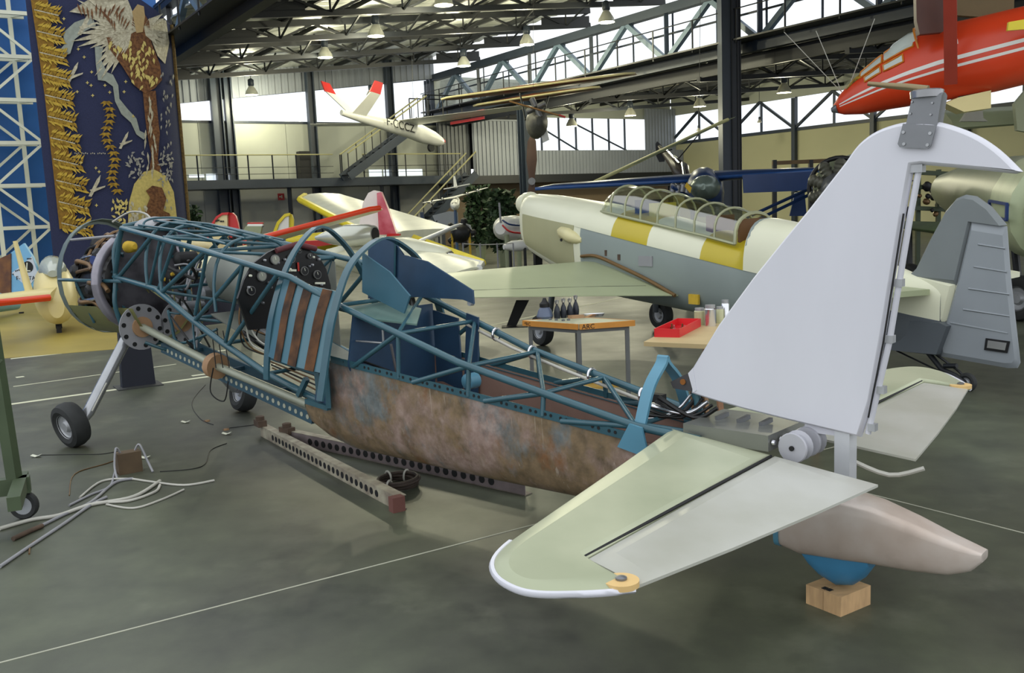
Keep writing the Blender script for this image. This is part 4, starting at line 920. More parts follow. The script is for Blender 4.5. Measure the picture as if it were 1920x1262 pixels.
o = MB(); rings = []
for s, zb in ((5.86, .20), (5.885, .155), (5.93, .115), (6.0, .088), (6.07, .105), (6.12, .15), (6.155, .21)):
    rings.append([AL(s, .075 * math.cos(a) * (1 if True else 0), .25 + (.25 - zb) * -abs(math.sin(a)) ** .7) for a in [math.pi * j / 10 for j in range(11)]])
o.loft(rings, True, True); o.build('skid_bump', mat('skid_blue', (66, 132, 172), .4, scale=5, var=.15), AF, 45)
# ================================================================= THINGS ROUND THE AIRFRAME
def gbox(name, c, sx, sy, sz, ax, m, label, cat, group=None):
    ay = UZ.cross(ax); o = MB(); o.box(V(c) + UZ * sz / 2, sx, sy, sz, ax, ay); return tag(o.build(name, m, smooth=0), label, cat, group)
# wooden block under the tail
M_wood = mat('pine', (206, 168, 122), .7, scale=7, var=.25, stretch=(1, 6, 1))
tb = thing('wooden_block', AL(6.0, 0.0, 0), 'pine block propping the blue tail bump', 'block')
ax = (G(1622, 1128) - G(1565, 1152)).normalized(); ax.z = 0; ay = UZ.cross(ax)
cb = AL(6.0, 0.0, 0)
for k in (-1, 1):
    o = MB(); o.box(cb + ay * k * .045 + UZ * .043, .20, .088, .086, ax, ay); o.build('half', M_wood, tb, 0)
for k in (-1, 1):
    o = MB(); o.bar(cb + ay * (.012 * k) - ax * .085 + UZ * .0865, cb + ay * (.012 * k) - ax * .06 + UZ * .0865, .02, .003); o.build('staple', M_black, tb, 0)
# dark support stand under the nose
A, B = G(228, 728), G(290, 720); sd = thing('support_stand', (A + B) / 2, 'tapered black support stand under the engine bay', 'stand')
d = (B - A).normalized(); c = (A + B) / 2; nrm = UZ.cross(d)
o = MB(); hh = .72; w0, w1 = (B - A).length / 2, (B - A).length / 2 * .86
rings = [[c + d * (s1 * w_) + nrm * (s2 * .06) + UZ * z for s1, s2 in ((-1, -1), (1, -1), (1, 1), (-1, 1))] for z, w_ in ((0.012, w0), (hh, w1))]
o.loft(rings); o.build('pillar', mat('stand_blueblack', (22, 26, 40), .5), sd, 0)
o = MB(); o.box(c + UZ * .006, w0 * 2 + .12, .34, .012, d, nrm); o.build('foot_plate', mat('stand_foot', (52, 54, 52), .6), sd, 0)
# two perforated rails on the floor
M_rust = mat('rail_grey_rust', (168, 162, 142), .6, scale=10, c2=(128, 118, 104)); M_rust2 = mat('rail_mauve', (126, 114, 114), .7, scale=10, var=.25)
def rail(p0, p1, label, m, n, h=.085, flip=1):
    A, B = G(*p0), G(*p1); r = thing('perforated_rail', (A + B) / 2, label, 'rail'); d = (B - A).normalized(); sd_ = UZ.cross(d) * flip
    o = MB(); o.bar(A + UZ * h / 2, B + UZ * h / 2, .006, h); o.build('web', m, r, 0)
    o = MB(); o.bar(A + UZ * h + sd_ * .03, B + UZ * h + sd_ * .03, .066, .005); o.build('top_flange', M_rust, r, 0)
    o = MB(); o.bar(A + UZ * .003 + sd_ * .03, B + UZ * .003 + sd_ * .03, .066, .005); o.build('bottom_flange', M_rust, r, 0)
    L = (B - A).length
    for k in range(n):
        c = A + d * (L * (.12 + .80 * k / n)) + UZ * h / 2 - sd_ * .0035
        o = MB(); o.rev(c, sd_, [(0, h * .27), (-.002, h * .27)], 10); o.build('punched_hole', M_black if flip > 0 else mat('hole_dark', (70, 66, 66), .8), r, 40)
    return r, A, B, d
r, A, B, d = rail((490, 818), (745, 958), 'grey perforated steel rail lying nearest, with oval holes', M_rust, 26)
for c in (A + UZ * .11,):
    o = MB(); o.box(c, .12, .07, .05, d, UZ.cross(d)); o.rev(c + UZ * .025, UZ, [(0, .035), (.03, .035), (.035, .02)], 10); o.build('end_fitting', M_brownrim, r, 30)
o = MB(); o.box(B + UZ * .045, .06, .08, .09, d, UZ.cross(d)); o.build('end_block', mat('end_red', (110, 70, 62), .8), r, 0)
r, A, B, d = rail((540, 830), (985, 930), 'mauve perforated steel rail lying along the scraped shell', M_rust2, 24, .095, 1)
o = MB(); o.box(A + UZ * .10, .12, .07, .05, d, UZ.cross(d)); o.rev(A + UZ * .125, UZ, [(0, .035), (.03, .035), (.035, .02)], 10); o.build('end_fitting', M_brownrim, r, 30)
# coil of cable
c = G(746, 912); o = MB()
for k in range(5): o.torus(c + V((random.uniform(-.01, .01), random.uniform(-.01, .01), .014 + .011 * k)), V((random.uniform(-.06, .06), random.uniform(-.06, .06), 1)), .125 + random.uniform(-.012, .012), .011, 28, 6)
cc = thing('cable_coil', c, 'dark brown coil of cable beside the mauve rail', 'coil')
o.build('windings', mat('coil_brown', (66, 54, 46), .7, scale=14, var=.4), cc, 60)
for a in (1.2, 2.2, 4.4):
    o = MB(); o.torus(c + V((math.cos(a) * .125, math.sin(a) * .125, .035)), V((-math.sin(a), math.cos(a), 0)), .04, .007, 12, 5); o.build('tie', M_pale, cc, 60)
# loose pipes and wires on the floor
def floor_path(pix, r, z=None, n=5): return smooth_path([G(x, y) + UZ * (r if z is None else z) for x, y in pix], n)
hs = [([(0, 995), (60, 978), (110, 970), (170, 950), (250, 935), (300, 905)], .012, M_pale, 'thick pale hose bent across the loose pipe heap'),
      ([(0, 1066), (60, 1025), (120, 985), (170, 950), (200, 935)], .010, M_galv, 'straight grey pipe running out at the left edge'),
      ([(60, 998), (120, 968), (170, 945), (215, 908), (250, 900)], .010, M_galv, 'grey pipe with brown wrapped end in the heap'),
      ([(150, 935), (190, 905), (240, 900), (280, 905), (345, 912), (402, 903)], .008, M_pale, 'pale pipe ending right of the heap'),
      ([(200, 948), (250, 955), (300, 940), (345, 920)], .007, M_pale, 'thin pale pipe along the near side of the heap'),
      ([(130, 950), (170, 930), (205, 915), (215, 890), (225, 850)], .008, M_galv, 'grey pipe leaning on the brown box'),
      ([(180, 945), (240, 942), (290, 925), (300, 912)], .009, M_pale, 'short pale hose under the brown box cables'),
      ([(25, 1015), (50, 1003), (80, 990)], .014, M_brownrim, 'brown rag wrapped cable end near the left edge'),
      ([(72, 854), (130, 853), (190, 852), (225, 846)], .003, M_cable, 'thin wire between white tag and brown box'),
      ([(300, 885), (360, 880), (385, 870), (395, 845), (425, 832)], .003, M_cable, 'thin wire curling right of the brown box'),
      ([(385, 722), (360, 755), (375, 785), (400, 797)], .003, M_cable, 'thin wire trailing below the pole'),
      ([(430, 803), (470, 798), (500, 792)], .003, M_cable, 'thin wire leading to the rail end'),
      ([(55, 1040), (60, 1020), (90, 1005), (130, 975)], .005, M_brass, 'copper wire beside the straight grey pipe'),
      ([(130, 930), (140, 890), (200, 870), (240, 855)], .004, M_brass, 'copper wire looping left of the box')]
for pix, r, m, lb in hs:
    o = MB(); o.tube(floor_path(pix, r, n=6), r, 7); tag(o.build('loose_pipe' if r > .006 else 'loose_wire', m, smooth=60), lb, 'pipe' if r > .006 else 'wire', 'loose pipes and wires on the floor')
c = G(243, 885); bx = thing('junction_box', c, 'brown metal box among loose pipes on the floor', 'box'); dx = (G(265, 880) - G(222, 888)).normalized()
o = MB(); o.box(c + UZ * .075, .16, .10, .15, dx, UZ.cross(dx)); o.build('case', mat('box_brown', (96, 78, 56), .7, scale=6, var=.3), bx, 0)
for k in (-1, 1):
    o = MB(); o.tube(smooth_path([c + dx * .05 * k + UZ * .15, c + dx * .08 * k + UZ * .19 - UZ.cross(dx) * .02, c + dx * .11 * k + UZ * .08 - UZ.cross(dx) * .07, c + dx * .12 * k - UZ.cross(dx) * .16 + UZ * .01], 5), .008, 6); o.build('lead', M_galv, bx, 60)
for i, (px, py, lb) in enumerate(((68, 857, 'left of the brown box'), (272, 860, 'at the right of the brown box'), (348, 793, 'on the floor near the wheel'), (425, 815, 'nearest the rail end'))):
    c = G(px, py); o = MB(); g = [[c + V((-.035 + .035 * j, -.02 + .04 * k, .004 + .012 * (j - 1) ** 2)) for k in range(2)] for j in range(3)]
    o.solid(g, UZ * .003); tag(o.build('paper_tag', M_white, smooth=0), 'white paper tag ' + lb, 'tag', 'paper tags on the floor')
for i, (px, py, lb) in enumerate(((388, 790, 'left of the two'), (424, 806, 'right of the two'))):
    c = G(px, py); o = MB(); o.rev(c, UZ, [(0, .03), (.012, .024), (.016, .006)], 7); tag(o.build('tape_scrap', M_brass, smooth=0), 'crumpled brown tape scrap, ' + lb, 'scrap', 'tape scraps')
# green trolley at the left edge
M_grn = mat('trolley_green', (74, 88, 62), .55, scale=4, var=.2)
tr0 = G(48, 972); tr = thing('green_trolley', tr0, 'olive green steel trolley frame on castors at left edge', 'trolley')
ax = V((-.92, -.39, 0)).normalized(); ay = UZ.cross(ax)
yb = .20
base = tr0 + UZ * yb
def tl(a, b_, z): return tr0 + ax * a + ay * b_ + UZ * z
postb = D(38, 915, tr0.y + .05); post_t = D(4, 590, tr0.y + .28)
pt = V((postb.x - .13, postb.y + .02, post_t.z))
o = MB(); o.bar(tl(.03, .03, yb), V((tl(.03, .03, 0).x - .04, tl(.03, .03, 0).y, 1.32)), .075, .06); o.build('upright', M_grn, tr, 0)
o = MB(); o.bar(tl(-.05, .03, yb + .02), tl(.9, .03, yb + .02), .07, .10); o.build('base_beam', M_grn, tr, 0)
o = MB(); o.bar(tl(-.0, -.10, yb + .03), tl(-.0, .50, yb + .03), .07, .08); o.build('base_beam', M_grn, tr, 0)
o = MB(); o.bar(tl(.03, .03, .75), tl(.6, .03, .75), .04, .05); o.build('cross_bar', M_grn, tr, 0)
o = MB(); o.bar(tl(.04, .03, 1.0), tl(.7, .03, .25), .05, .05); o.build('brace', M_grn, tr, 0)
o = MB(); o.bar(tl(.5, .03, yb), tl(.5, .03, 1.3), .06, .06); o.build('upright', M_grn, tr, 0)
o = MB(); o.box(tl(.13, -.012, yb + .01), .05, .004, .05, ax, ay); tag(o.build('label_plate', M_yrag, tr, 0), 'small yellow sticker')
for a, b_ in ((0, 0), (.85, 0)):
    c = tl(a, b_, .085); wx = (ax * .35 + ay * .94).normalized()
    o = MB(); o.rev(c, wx, [(-.022, .055), (-.025, .078), (-.016, .085), (.016, .085), (.025, .078), (.022, .055), (-.022, .055)], 24, caps=False); cw = o.build('castor_wheel', M_tyre, tr, 40)
    o = MB(); o.rev(c, wx, [(-.02, .01), (-.02, .056), (.02, .056), (.02, .01)], 20); o.build('castor_hub', mat('castor_grey', (160, 164, 168), .5), cw, 40)
    o = MB(); o.bar(c + wx * .032, c + wx * .032 + UZ * .10, .05, .006); o.bar(c - wx * .032, c - wx * .032 + UZ * .10, .05, .006); o.box(c + UZ * .10, .07, .075, .012, ax, ay); o.build('castor_fork', M_grn, cw, 0)
# --- work table with orange edge
def table(c, ex, ey, lx, ly, h, th, name, label):
    return thing(name, c, label, 'table')
hT = .78
k0, k1, k2 = G(1085, 608, hT), G(1188, 601, hT), G(982, 601, hT)
ex = (k1 - k0).normalized(); ey = (k2 - k0).normalized()
tc = k0 + (k1 - k0) / 2 + (k2 - k0) / 2; tc.z = 0
k3 = k1 + (k2 - k0)
wt = thing('work_table', tc, 'small grey topped work table with orange wooden edge and pale legs', 'table')
M_top = mat('table_top', (176, 178, 150), .5); M_orng = mat('table_edge_orange', (214, 146, 62), .6, scale=6, var=.15); M_leg = mat('table_leg_grey', (122, 124, 124), .4, .3)
o = MB(); o.prism([k0, k1, k3, k2], UZ * -.04); o.build('table_top', M_top, wt, 0)
for a, b_ in ((k0, k1), (k0, k2), (k1, k3), (k2, k3)):
    o = MB(); n_ = (a + b_) / 2 - (tc + UZ * hT); n_.z = 0; n_.normalize(); o.bar(a + n_ * .008 - UZ * .022, b_ + n_ * .008 - UZ * .022, .016, .046); o.build('edge_band', M_orng, wt, 0)
for kk in (k0, k1, k2, k3):
    p_ = kk + (tc + UZ * hT - kk) * .12; o = MB(); o.bar(V((p_.x, p_.y, 0)), V((p_.x, p_.y, hT - .04)), .035, .035); o.build('leg', M_leg, wt, 0)
for a, b_ in ((k0, k1), (k0, k2), (k1, k3), (k2, k3)):
    a2 = a + (tc + UZ * hT - a) * .12; b2 = b_ + (tc + UZ * hT - b_) * .12; o = MB(); o.bar(a2 - UZ * .06, b2 - UZ * .06, .03, .035); o.build('apron', M_leg, wt, 0)
inn = [kk + (tc + UZ * hT - kk) * .14 for kk in (k0, k1, k3, k2)]
o = MB(); o.prism([V((p_.x, p_.y, .22)) for p_ in inn], UZ * .02); o.build('lower_shelf', mat('shelf_ochre', (200, 160, 72), .6), wt, 0)
nn_ = ((k0 + k1) / 2 - (tc + UZ * hT)); nn_.normalize(); nm_ = ((k0 + k2) / 2 - (tc + UZ * hT)); nm_.normalize()
text_obj('ARC', 'lettering', k0 + nn_ * .017 + ex * .012 - UZ * .041, ex, UZ, .056, M_black, wt)
text_obj('*RC', 'lettering', k2 + nm_ * .017 - ey * .03 - UZ * .04, -ey, UZ, .042, M_black, wt)
c = V((tc.x, tc.y, .24)); 
for i in range(2):
    o = MB(); o.box(c + ex * (.05 * i - .02) + UZ * (.012 + .02 * i), .2, .14, .02, (ex + ey * .2 * i).normalized(), UZ.cross((ex + ey * .2 * i).normalized())); tag(o.build('folded_sheet', M_white, smooth=0), ['bottom pale folded sheet on the work table shelf', 'upper pale folded sheet on the work table shelf'][i], 'paper')
top_at = lambda px, py: G(px, py, hT)
M_jar = mat('bottle_metal', (96, 98, 104), .25, .6); M_jarb = mat('bottle_body', (44, 48, 56), .3, .3)
for i, (px, py, hh) in enumerate(((1045, 597, .16), (1057, 596, .17), (1069, 595, .165), (1080, 592, .18))):
    c = top_at(px, py); b_ = thing('oil_bottle', c, ['first', 'second', 'third', 'fourth'][i] + ' dark bottle from the left in the row on the orange edged table', 'bottle', 'bottles on the work table')
    o = MB(); o.rev(c, UZ, [(0, .026), (.05, .03), (hh * .55, .022), (hh * .72, .009), (hh * .8, .009)], 12); o.build('body', M_jarb, b_, 40)
    o = MB(); o.rev(c + UZ * hh * .8, UZ, [(0, .014), (hh * .12, .018), (hh * .2, .018), (hh * .22, .008)], 12); o.build('stopper', M_chrome, b_, 40)
c = top_at(1022, 597); pt_ = thing('grease_pot', c, 'grey blue glass pot with dark lid left of the bottles', 'pot')
o = MB(); o.rev(c, UZ, [(0, .065), (.02, .075), (.07, .06), (.10, .04)], 16); o.build('body', mat('pot_blue', (92, 104, 128), .3), pt_, 40)
o = MB(); o.rev(c + UZ * .10, UZ, [(0, .045), (.03, .045), (.05, .025), (.08, .012)], 12); o.build('lid', M_black, pt_, 40)
c = top_at(1076, 597); o = MB(); o.box(c + UZ * .014 + ex * .02, .11, .045, .028, ex, ey); tag(o.build('wood_offcut', M_ply, smooth=0), 'small wooden offcut under the rightmost bottles', 'wood piece')
c = top_at(1113, 594); dsh = thing('metal_dish', c, 'shallow oval metal dish on the orange edged table', 'dish'); o = MB()
rings = [[c + ex * (math.cos(a) * .095 * k) + ey * (math.sin(a) * .045 * k) + UZ * z for a in [2 * math.pi * j / 20 for j in range(20)]] for k, z in ((.85, .002), (1, .028), (.95, .028), (.8, .012))]
o.loft(rings); o.build('bowl', M_chrome, dsh, 40)
for i, (px, py) in enumerate(((1043, 601), (1056, 602), (1066, 601), (1032, 600))):
    c = top_at(px, py); o = MB(); o.rev(c, UZ, [(0, .014), (.012, .014), (.016, .007)], 8); tag(o.build('small_fitting', M_zinc, smooth=40), ['second', 'third', 'rightmost', 'leftmost'][i] + ' of the small metal fittings before the bottles', 'fitting', 'fittings on the work table')
# --- wooden bench with red tray and jars
hB = .80
b0, b1 = G(1207, 641, hB), G(1262, 613, hB); bx_ = (b1 - b0).normalized(); by_ = V((bx_.y, -bx_.x, 0))
by_ = (G(1420, 650, hB) - b0).normalized()
q0, q1 = b0, b0 + (b1 - b0) * 1.35; q2, q3 = b0 + by_ * 1.25, q1 + by_ * 1.2
bc = (q0 + q1 + q2 + q3) / 4; bc.z = 0
wb_ = thing('trestle_bench', bc, 'plywood topped bench behind the fin, on wooden trestles', 'bench')
o = MB(); o.prism([q0, q2, q3, q1], UZ * -.03); o.build('bench_top', mat('bench_ply', (196, 174, 128), .6, scale=4, var=.12), wb_, 0)
for f in (.28, .8):
    for s_ in (-1, 1):
        t0 = q0 + (q2 - q0) * f + (q1 - q0) * .5; ft = t0 + by_ * (.10 * s_); o = MB(); o.bar(V((t0.x, t0.y, hB - .03)) + by_ * .02 * s_, V((ft.x, ft.y, 0)), .06, .035); o.build('trestle_leg', mat('trestle_wood', (196, 148, 116), .7, scale=6), wb_, 0)
ta, tb_, td = G(1229, 632, hB), G(1275, 633, hB), G(1312, 612, hB)
tu = (tb_ - ta).normalized(); tv = (td - tb_); tv = tv.normalized(); lx, ly = (tb_ - ta).length, (td - tb_).length
ry = thing('red_tray', (ta + td) / 2, 'red plastic parts tray on the plywood bench', 'tray'); M_red = mat('tray_red', (214, 36, 44), .4)
cT = ta + tu * lx / 2 + tv * ly / 2; tv = UZ.cross(tu); tv = tv if tv.y > 0 else -tv
o = MB(); o.box(cT + UZ * .004, lx, ly, .008, tu, tv); o.build('tray_floor', M_red, ry, 0)
for s_ in (-1, 1):
    o = MB(); o.box(cT + tu * s_ * lx / 2 + UZ * .03, .006, ly, .06, tu, tv); o.build('tray_side', M_red, ry, 0)
    o = MB(); o.box(cT + tv * s_ * ly / 2 + UZ * .03, lx, .006, .06, tu, tv); o.build('tray_side', M_red, ry, 0)
for i in range(4):
    c = cT + tu * (-.06 + .04 * i) + tv * (.04 * (-1) ** i) + UZ * .008; o = MB(); o.rev(c, UZ, [(0, .012), (.02, .012), (.02, .007), (.045, .006)], 8); tag(o.build('bolt', M_chrome if i % 2 else M_brass, smooth=40), ['leftmost', 'second', 'third', 'rightmost'][i] + ' of the small bolts lying in the red tray', 'bolt', 'bolts in the red tray')
for i, (px, py, r, hh, lb) in enumerate(((1312, 609, .042, .13, 'pale lidded jar, leftmost of the jars on the bench'), (1332, 611, .045, .16, 'tall shiny tin in the middle of the bench jars'), (1350, 606, .03, .13, 'slim jar just right of the tall tin'), (1360, 603, .032, .17, 'rightmost tall jar on the bench, half behind the fin'))):
    c = G(px, py, hB); jr = thing('jar', c, lb, 'jar', 'jars on the bench')
    o = MB(); o.rev(c, UZ, [(0, r), (hh * .8, r), (hh * .86, r * .8)], 16); o.build('body', [mat('jar_pale', (190, 190, 150), .2), M_chrome][i % 2], jr, 40)
    o = MB(); o.rev(c + UZ * hh * .86, UZ, [(0, r * .86), (hh * .14, r * .86)], 16); o.build('lid', M_hub, jr, 40)
c = G(1370, 640, hB); o = MB(); o.box(c + UZ * .002, .2, .14, .004, tu, tv); tag(o.build('paper_sheet', M_white, smooth=0), 'pale paper sheet on the bench beside the fin', 'paper')

# ================================================================= CREAM AND GREY TRAINER BEHIND
SO = (G(1240, 617) + G(1017, 648)) / 2; SO.z = 0
SU = (G(1815, 733) - SO); SU.z = 0; SU.normalize(); SV = V((SU.y, -SU.x, 0))
def SL(s, t, z): return SO + SU * s + SV * t + UZ * z
def ST(px, py, t):
    P = PL(px, py, SO + SV * t, SV); d = P - SO; return (d.dot(SU), t, P.z)
M_cream = mat('cream_white', (226, 226, 200), .35, scale=2, var=.05); M_ygold = mat('gold_yellow', (196, 176, 40), .35, scale=2, var=.08)
M_sgrey = mat('blue_grey_paint', (140, 150, 146), .45, scale=1.5, var=.08); M_khaki = mat('khaki_panel', (168, 166, 128), .5, scale=2, var=.08)
M_wingg = mat('wing_grey_green', (170, 178, 142), .4, scale=1.2, var=.1); M_dgrey = mat('dark_grey_paint', (92, 98, 104), .5, scale=2, var=.1)
SP = thing('trainer_aircraft', SO, 'cream and grey low wing trainer with gold bands and long canopy', 'aircraft')
# s, top, bottom, half width
secs = [(-1.60, 1.90, 1.30, .20), (-1.52, 1.925, 1.16, .28), (-1.4, 1.93, 1.08, .31), (-1.1, 1.91, .98, .35), (-.6, 1.85, .82, .39), (-.05, 1.78, .68, .42), (.35, 1.72, .58, .42), (.7, 1.66, .55, .42), (1.4, 1.56, .50, .415), (2.2, 1.40, .44, .39), (2.72, 1.29, .40, .37), (2.78, 1.33, .395, .365), (2.84, 1.535, .39, .36), (3.27, 1.465, .36, .32), (3.8, 1.28, .32, .25), (4.3, 1.10, .29, .16), (4.6, 1.0, .28, .10), (4.86, .92, .28, .05)]
xs = []
for (a, b_) in zip(secs, secs[1:]):
    k = max(1, int((b_[0] - a[0]) / .13))
    for i in range(k): f = i / k; xs.append(tuple(a[j] + (b_[j] - a[j]) * f for j in range(4)))
xs.append(secs[-1])
NS = 28
def sring(s, zt, zb, w_):
    out = []; zc = (zt + zb) / 2
    for i in range(NS):
        a = 2 * math.pi * i / NS; c, sn = math.cos(a), math.sin(a)
        out.append(SL(s, w_ * abs(c) ** .75 * (1 if c > 0 else -1), zc + (zt - zb) / 2 * abs(sn) ** .75 * (1 if sn > 0 else -1)))
    return out
def bline(s): return 1.475 - .1655 * (s - .015)
def smat(i, j, c):
    s = xs[i][0]
    if s < -.03: return 0
    if s > 4.0: return 4 if c.z < .62 else 0
    return 2
o = MB(); o.loft([sring(*x) for x in xs], True, True, 0, smat); o.build('fuselage', [M_cream, M_ygold, M_sgrey, M_khaki, M_dgrey], SP, 40)
def sec_at(s):
    for a, b_ in zip(secs, secs[1:]):
        if s <= b_[0]: f = (s - a[0]) / (b_[0] - a[0]); return [a[j] + (b_[j] - a[j]) * f for j in (1, 2, 3)]
    return secs[-1][1:]
def skin(s, a, out=.005):
    zt, zb, w_ = sec_at(s); c, sn = math.cos(a), math.sin(a); zc = (zt + zb) / 2
    return SL(s, (w_ + out) * abs(c) ** .75 * (1 if c > 0 else -1), zc + ((zt - zb) / 2 + out) * abs(sn) ** .75 * (1 if sn > 0 else -1))
def ang_of(s, z):
    lo_, hi_ = -.6, 1.5
    for _ in range(30):
        m_ = (lo_ + hi_) / 2
        if skin(s, m_).z < z: lo_ = m_
        else: hi_ = m_
    return lo_
for sd in (0, 1):
    g = []
    for i in range(13):
        s_ = -1.40 + 1.34 * i / 12; a0, a1 = ang_of(s_, max(sec_at(s_)[1] + .12, 1.14 - .25 * (s_ + 1.4))), ang_of(s_, 1.66 - .125 * (s_ + 1.4)); g.append([skin(s_, (a0 + (a1 - a0) * k / 8) if sd == 0 else math.pi - (a0 + (a1 - a0) * k / 8)) for k in range(9)])
    o = MB(); o.solid(g, SV * (-.004 if sd == 0 else .004)); o.build('engine_side_panel', M_khaki, SP, 50)
for s0, s1, m in ((-.05, .70, M_cream), (.70, 1.365, M_ygold), (1.365, 2.21, M_cream), (2.21, 2.83, M_ygold), (2.83, 4.1, M_cream)):
    n_ = max(3, int((s1 - s0) / .06)); g = []
    for i in range(n_ + 1):
        s_ = s0 + (s1 - s0) * i / n_; a0 = ang_of(s_, bline(s_)); g.append([skin(s_, a0 + (math.pi - 2 * a0) * k / 16) for k in range(17)])
    o = MB(); o.solid(g, UZ * -.004); o.build('paint_band', m, SP, 50)
o = MB(); o.rev(SL(-1.62, 0, 1.80), -SU, [(0, .17), (.1, .165), (.22, .13), (.31, .07), (.345, .02)], 20); o.build('spinner', M_cream, SP, 50)
o = MB(); o.prism([SL(-1.55, .05, 1.6), SL(-1.55, .05, .78), SL(-1.50, .05, .70), SL(-1.48, .05, 1.6)], SV * -.12); o.build('propeller_blade', M_black, SP, 0)
o = MB(); rings = []
e0, e1 = ST(1045, 435, .42), ST(1092, 452, .40)
for f, r1 in ((0, .03), (.15, .075), (.5, .095), (.8, .07), (1, .03)):
    c = SL(e0[0] + (e1[0] - e0[0]) * f, .40, e0[2] + (e1[2] - e0[2]) * f + .01); rings.append([c + SV * r1 * math.cos(a) + UZ * r1 * 1.05 * math.sin(a) for a in [2 * math.pi * j / 14 for j in range(14)]])
o.loft(rings); o.build('exhaust_fairing', mat('fairing_cream', (218, 210, 160), .4), SP, 50)
c = ST(1053, 450, .49); o = MB(); o.rev(SL(*c), SV, [(0, .02), (.012, .02)], 10); o.build('exhaust_hole', M_black, SP, 40)
# canopy
M_can = glass('canopy_glass', (.86, .89, .80), .74, .12)
cs = [(.34, 1.66, 1.70, .26), (.42, 1.65, 1.90, .28), (.58, 1.63, 1.965, .30), (1.0, 1.56, 1.92, .31), (1.6, 1.46, 1.80, .31), (2.2, 1.36, 1.68, .305), (2.66, 1.27, 1.59, .30)]
def cring_(s, zb, zt, w_, n=13): return [SL(s, w_ * math.cos(math.pi * j / (n - 1)) * (1 if True else 0), zb + (zt - zb) * math.sin(math.pi * j / (n - 1)) ** .62) for j in range(n)]
o = MB(); o.loft([cring_(*c) for c in cs], False, False); o.build('canopy_glazing', M_can, SP, 50)
fx = [(.58, 1.63, 1.965, .30), (.86, 1.58, 1.935, .308), (1.15, 1.535, 1.89, .31), (1.45, 1.485, 1.83, .31), (1.75, 1.435, 1.77, .308), (2.05, 1.385, 1.71, .306), (2.36, 1.33, 1.65, .303), (2.66, 1.27, 1.59, .30)]
M_cfr = mat('canopy_frame', (170, 172, 140), .4, .2)
for c in fx:
    o = MB(); o.tube([p for p in cring_(*c)], .014 if c[0] < 2.6 else .022, 6); o.build('canopy_frame', M_cfr, SP, 60)
for s_ in (1, -1):
    o = MB(); o.tube([SL(c[0], c[3] * s_, c[1]) for c in cs], .018, 6); o.build('canopy_sill', M_cfr, SP, 60)
o = MB(); o.prism([SL(.5, .24, 1.64), SL(2.6, .24, 1.27), SL(2.6, -.24, 1.27), SL(.5, -.24, 1.64)], UZ * .008); o.build('cockpit_well', mat('cockpit_pale', (176, 180, 160), .6), SP, 0)
for s, m in ((1.2, mat('seat_yellow', (206, 196, 70), .6)), (2.15, mat('seat_brown', (120, 84, 52), .7))):
    zb = 1.60 - .17 * (s - .7); o = MB(); o.box(SL(s, 0, zb + .10), .1, .34, .24, SU, SV); o.box(SL(s - .15, 0, zb + .0), .28, .34, .06, SU, SV); o.build('seat', m, SP, 0)
o = MB(); o.box(SL(.95, 0, 1.70), .05, .40, .16, SU, SV); o.build('instrument_hood', M_black, SP, 0)
o = MB(); o.box(SL(2.62, -.02, 1.40), .03, .44, .26, SU, SV); o.build('rear_bulkhead', mat('bulkhead_brown', (116, 84, 56), .7), SP, 0)
# wings
def wing(sg):
    rings = []
    for t, le, ch, z0, z1 in ((.36, .12, 1.72, 1.05, .685), (1.0, .12, 1.55, 1.055, .73), (2.0, .18, 1.38, 1.06, .80), (2.9, .30, 1.22, 1.06, .865), (3.2, .38, 1.08, 1.055, .89), (3.32, .55, .8, 1.03, .92)):
        ring = []
        for x, y in ((0, -.01), (.04, .035), (.15, .06), (.35, .06), (.7, .03), (1, .004), (1, -.004), (.7, -.03), (.35, -.06), (.1, -.05)):
            ring.append(SL(le + ch * x, t * sg, z0 - .045 + (z1 - z0 + .045) * x + y * ch * .75))
        rings.append(ring)
    o = MB(); o.loft(rings); wg = o.build('wing', M_wingg, SP, 40)
    o = MB(); o.tube([SL(le + .78 * ch, t * sg, z0 - .045 + (z1 - z0 + .045) * .78 + .0155 * ch) for t, le, ch, z0, z1 in ((.5, .12, 1.7, 1.05, .69), (1.0, .12, 1.55, 1.055, .73), (2.0, .18, 1.38, 1.06, .80), (2.9, .3, 1.22, 1.06, .865))], .006, 5); o.build('flap_gap', M_black, wg, 60)
    return wg
wg = wing(1); wing(-1)
o = MB(); pts = [SL(.12, .43, 1.10), SL(.45, .45, 1.11), SL(.9, .45, 1.0), SL(1.4, .43, .85), SL(1.85, .42, .69)]
o.tube(smooth_path(pts, 4), .022, 6); o.build('wing_root_strip', mat('root_strip_brown', (112, 84, 44), .7), SP, 60)
o = MB(); g = [[SL(s, t, 1.05 - .045 + (.70 - 1.05 + .045) * ((s - .12) / 1.65) + .056 - .045 * max(0, (s - .5))) for t in (.50, .74)] for s in (.75, 1.05, 1.35)]
o.solid(g, UZ * .006); tag(o.build('walkway_patch', mat('walk_cream', (206, 196, 130), .6), SP, 0), 'cream walkway patch on the wing root')
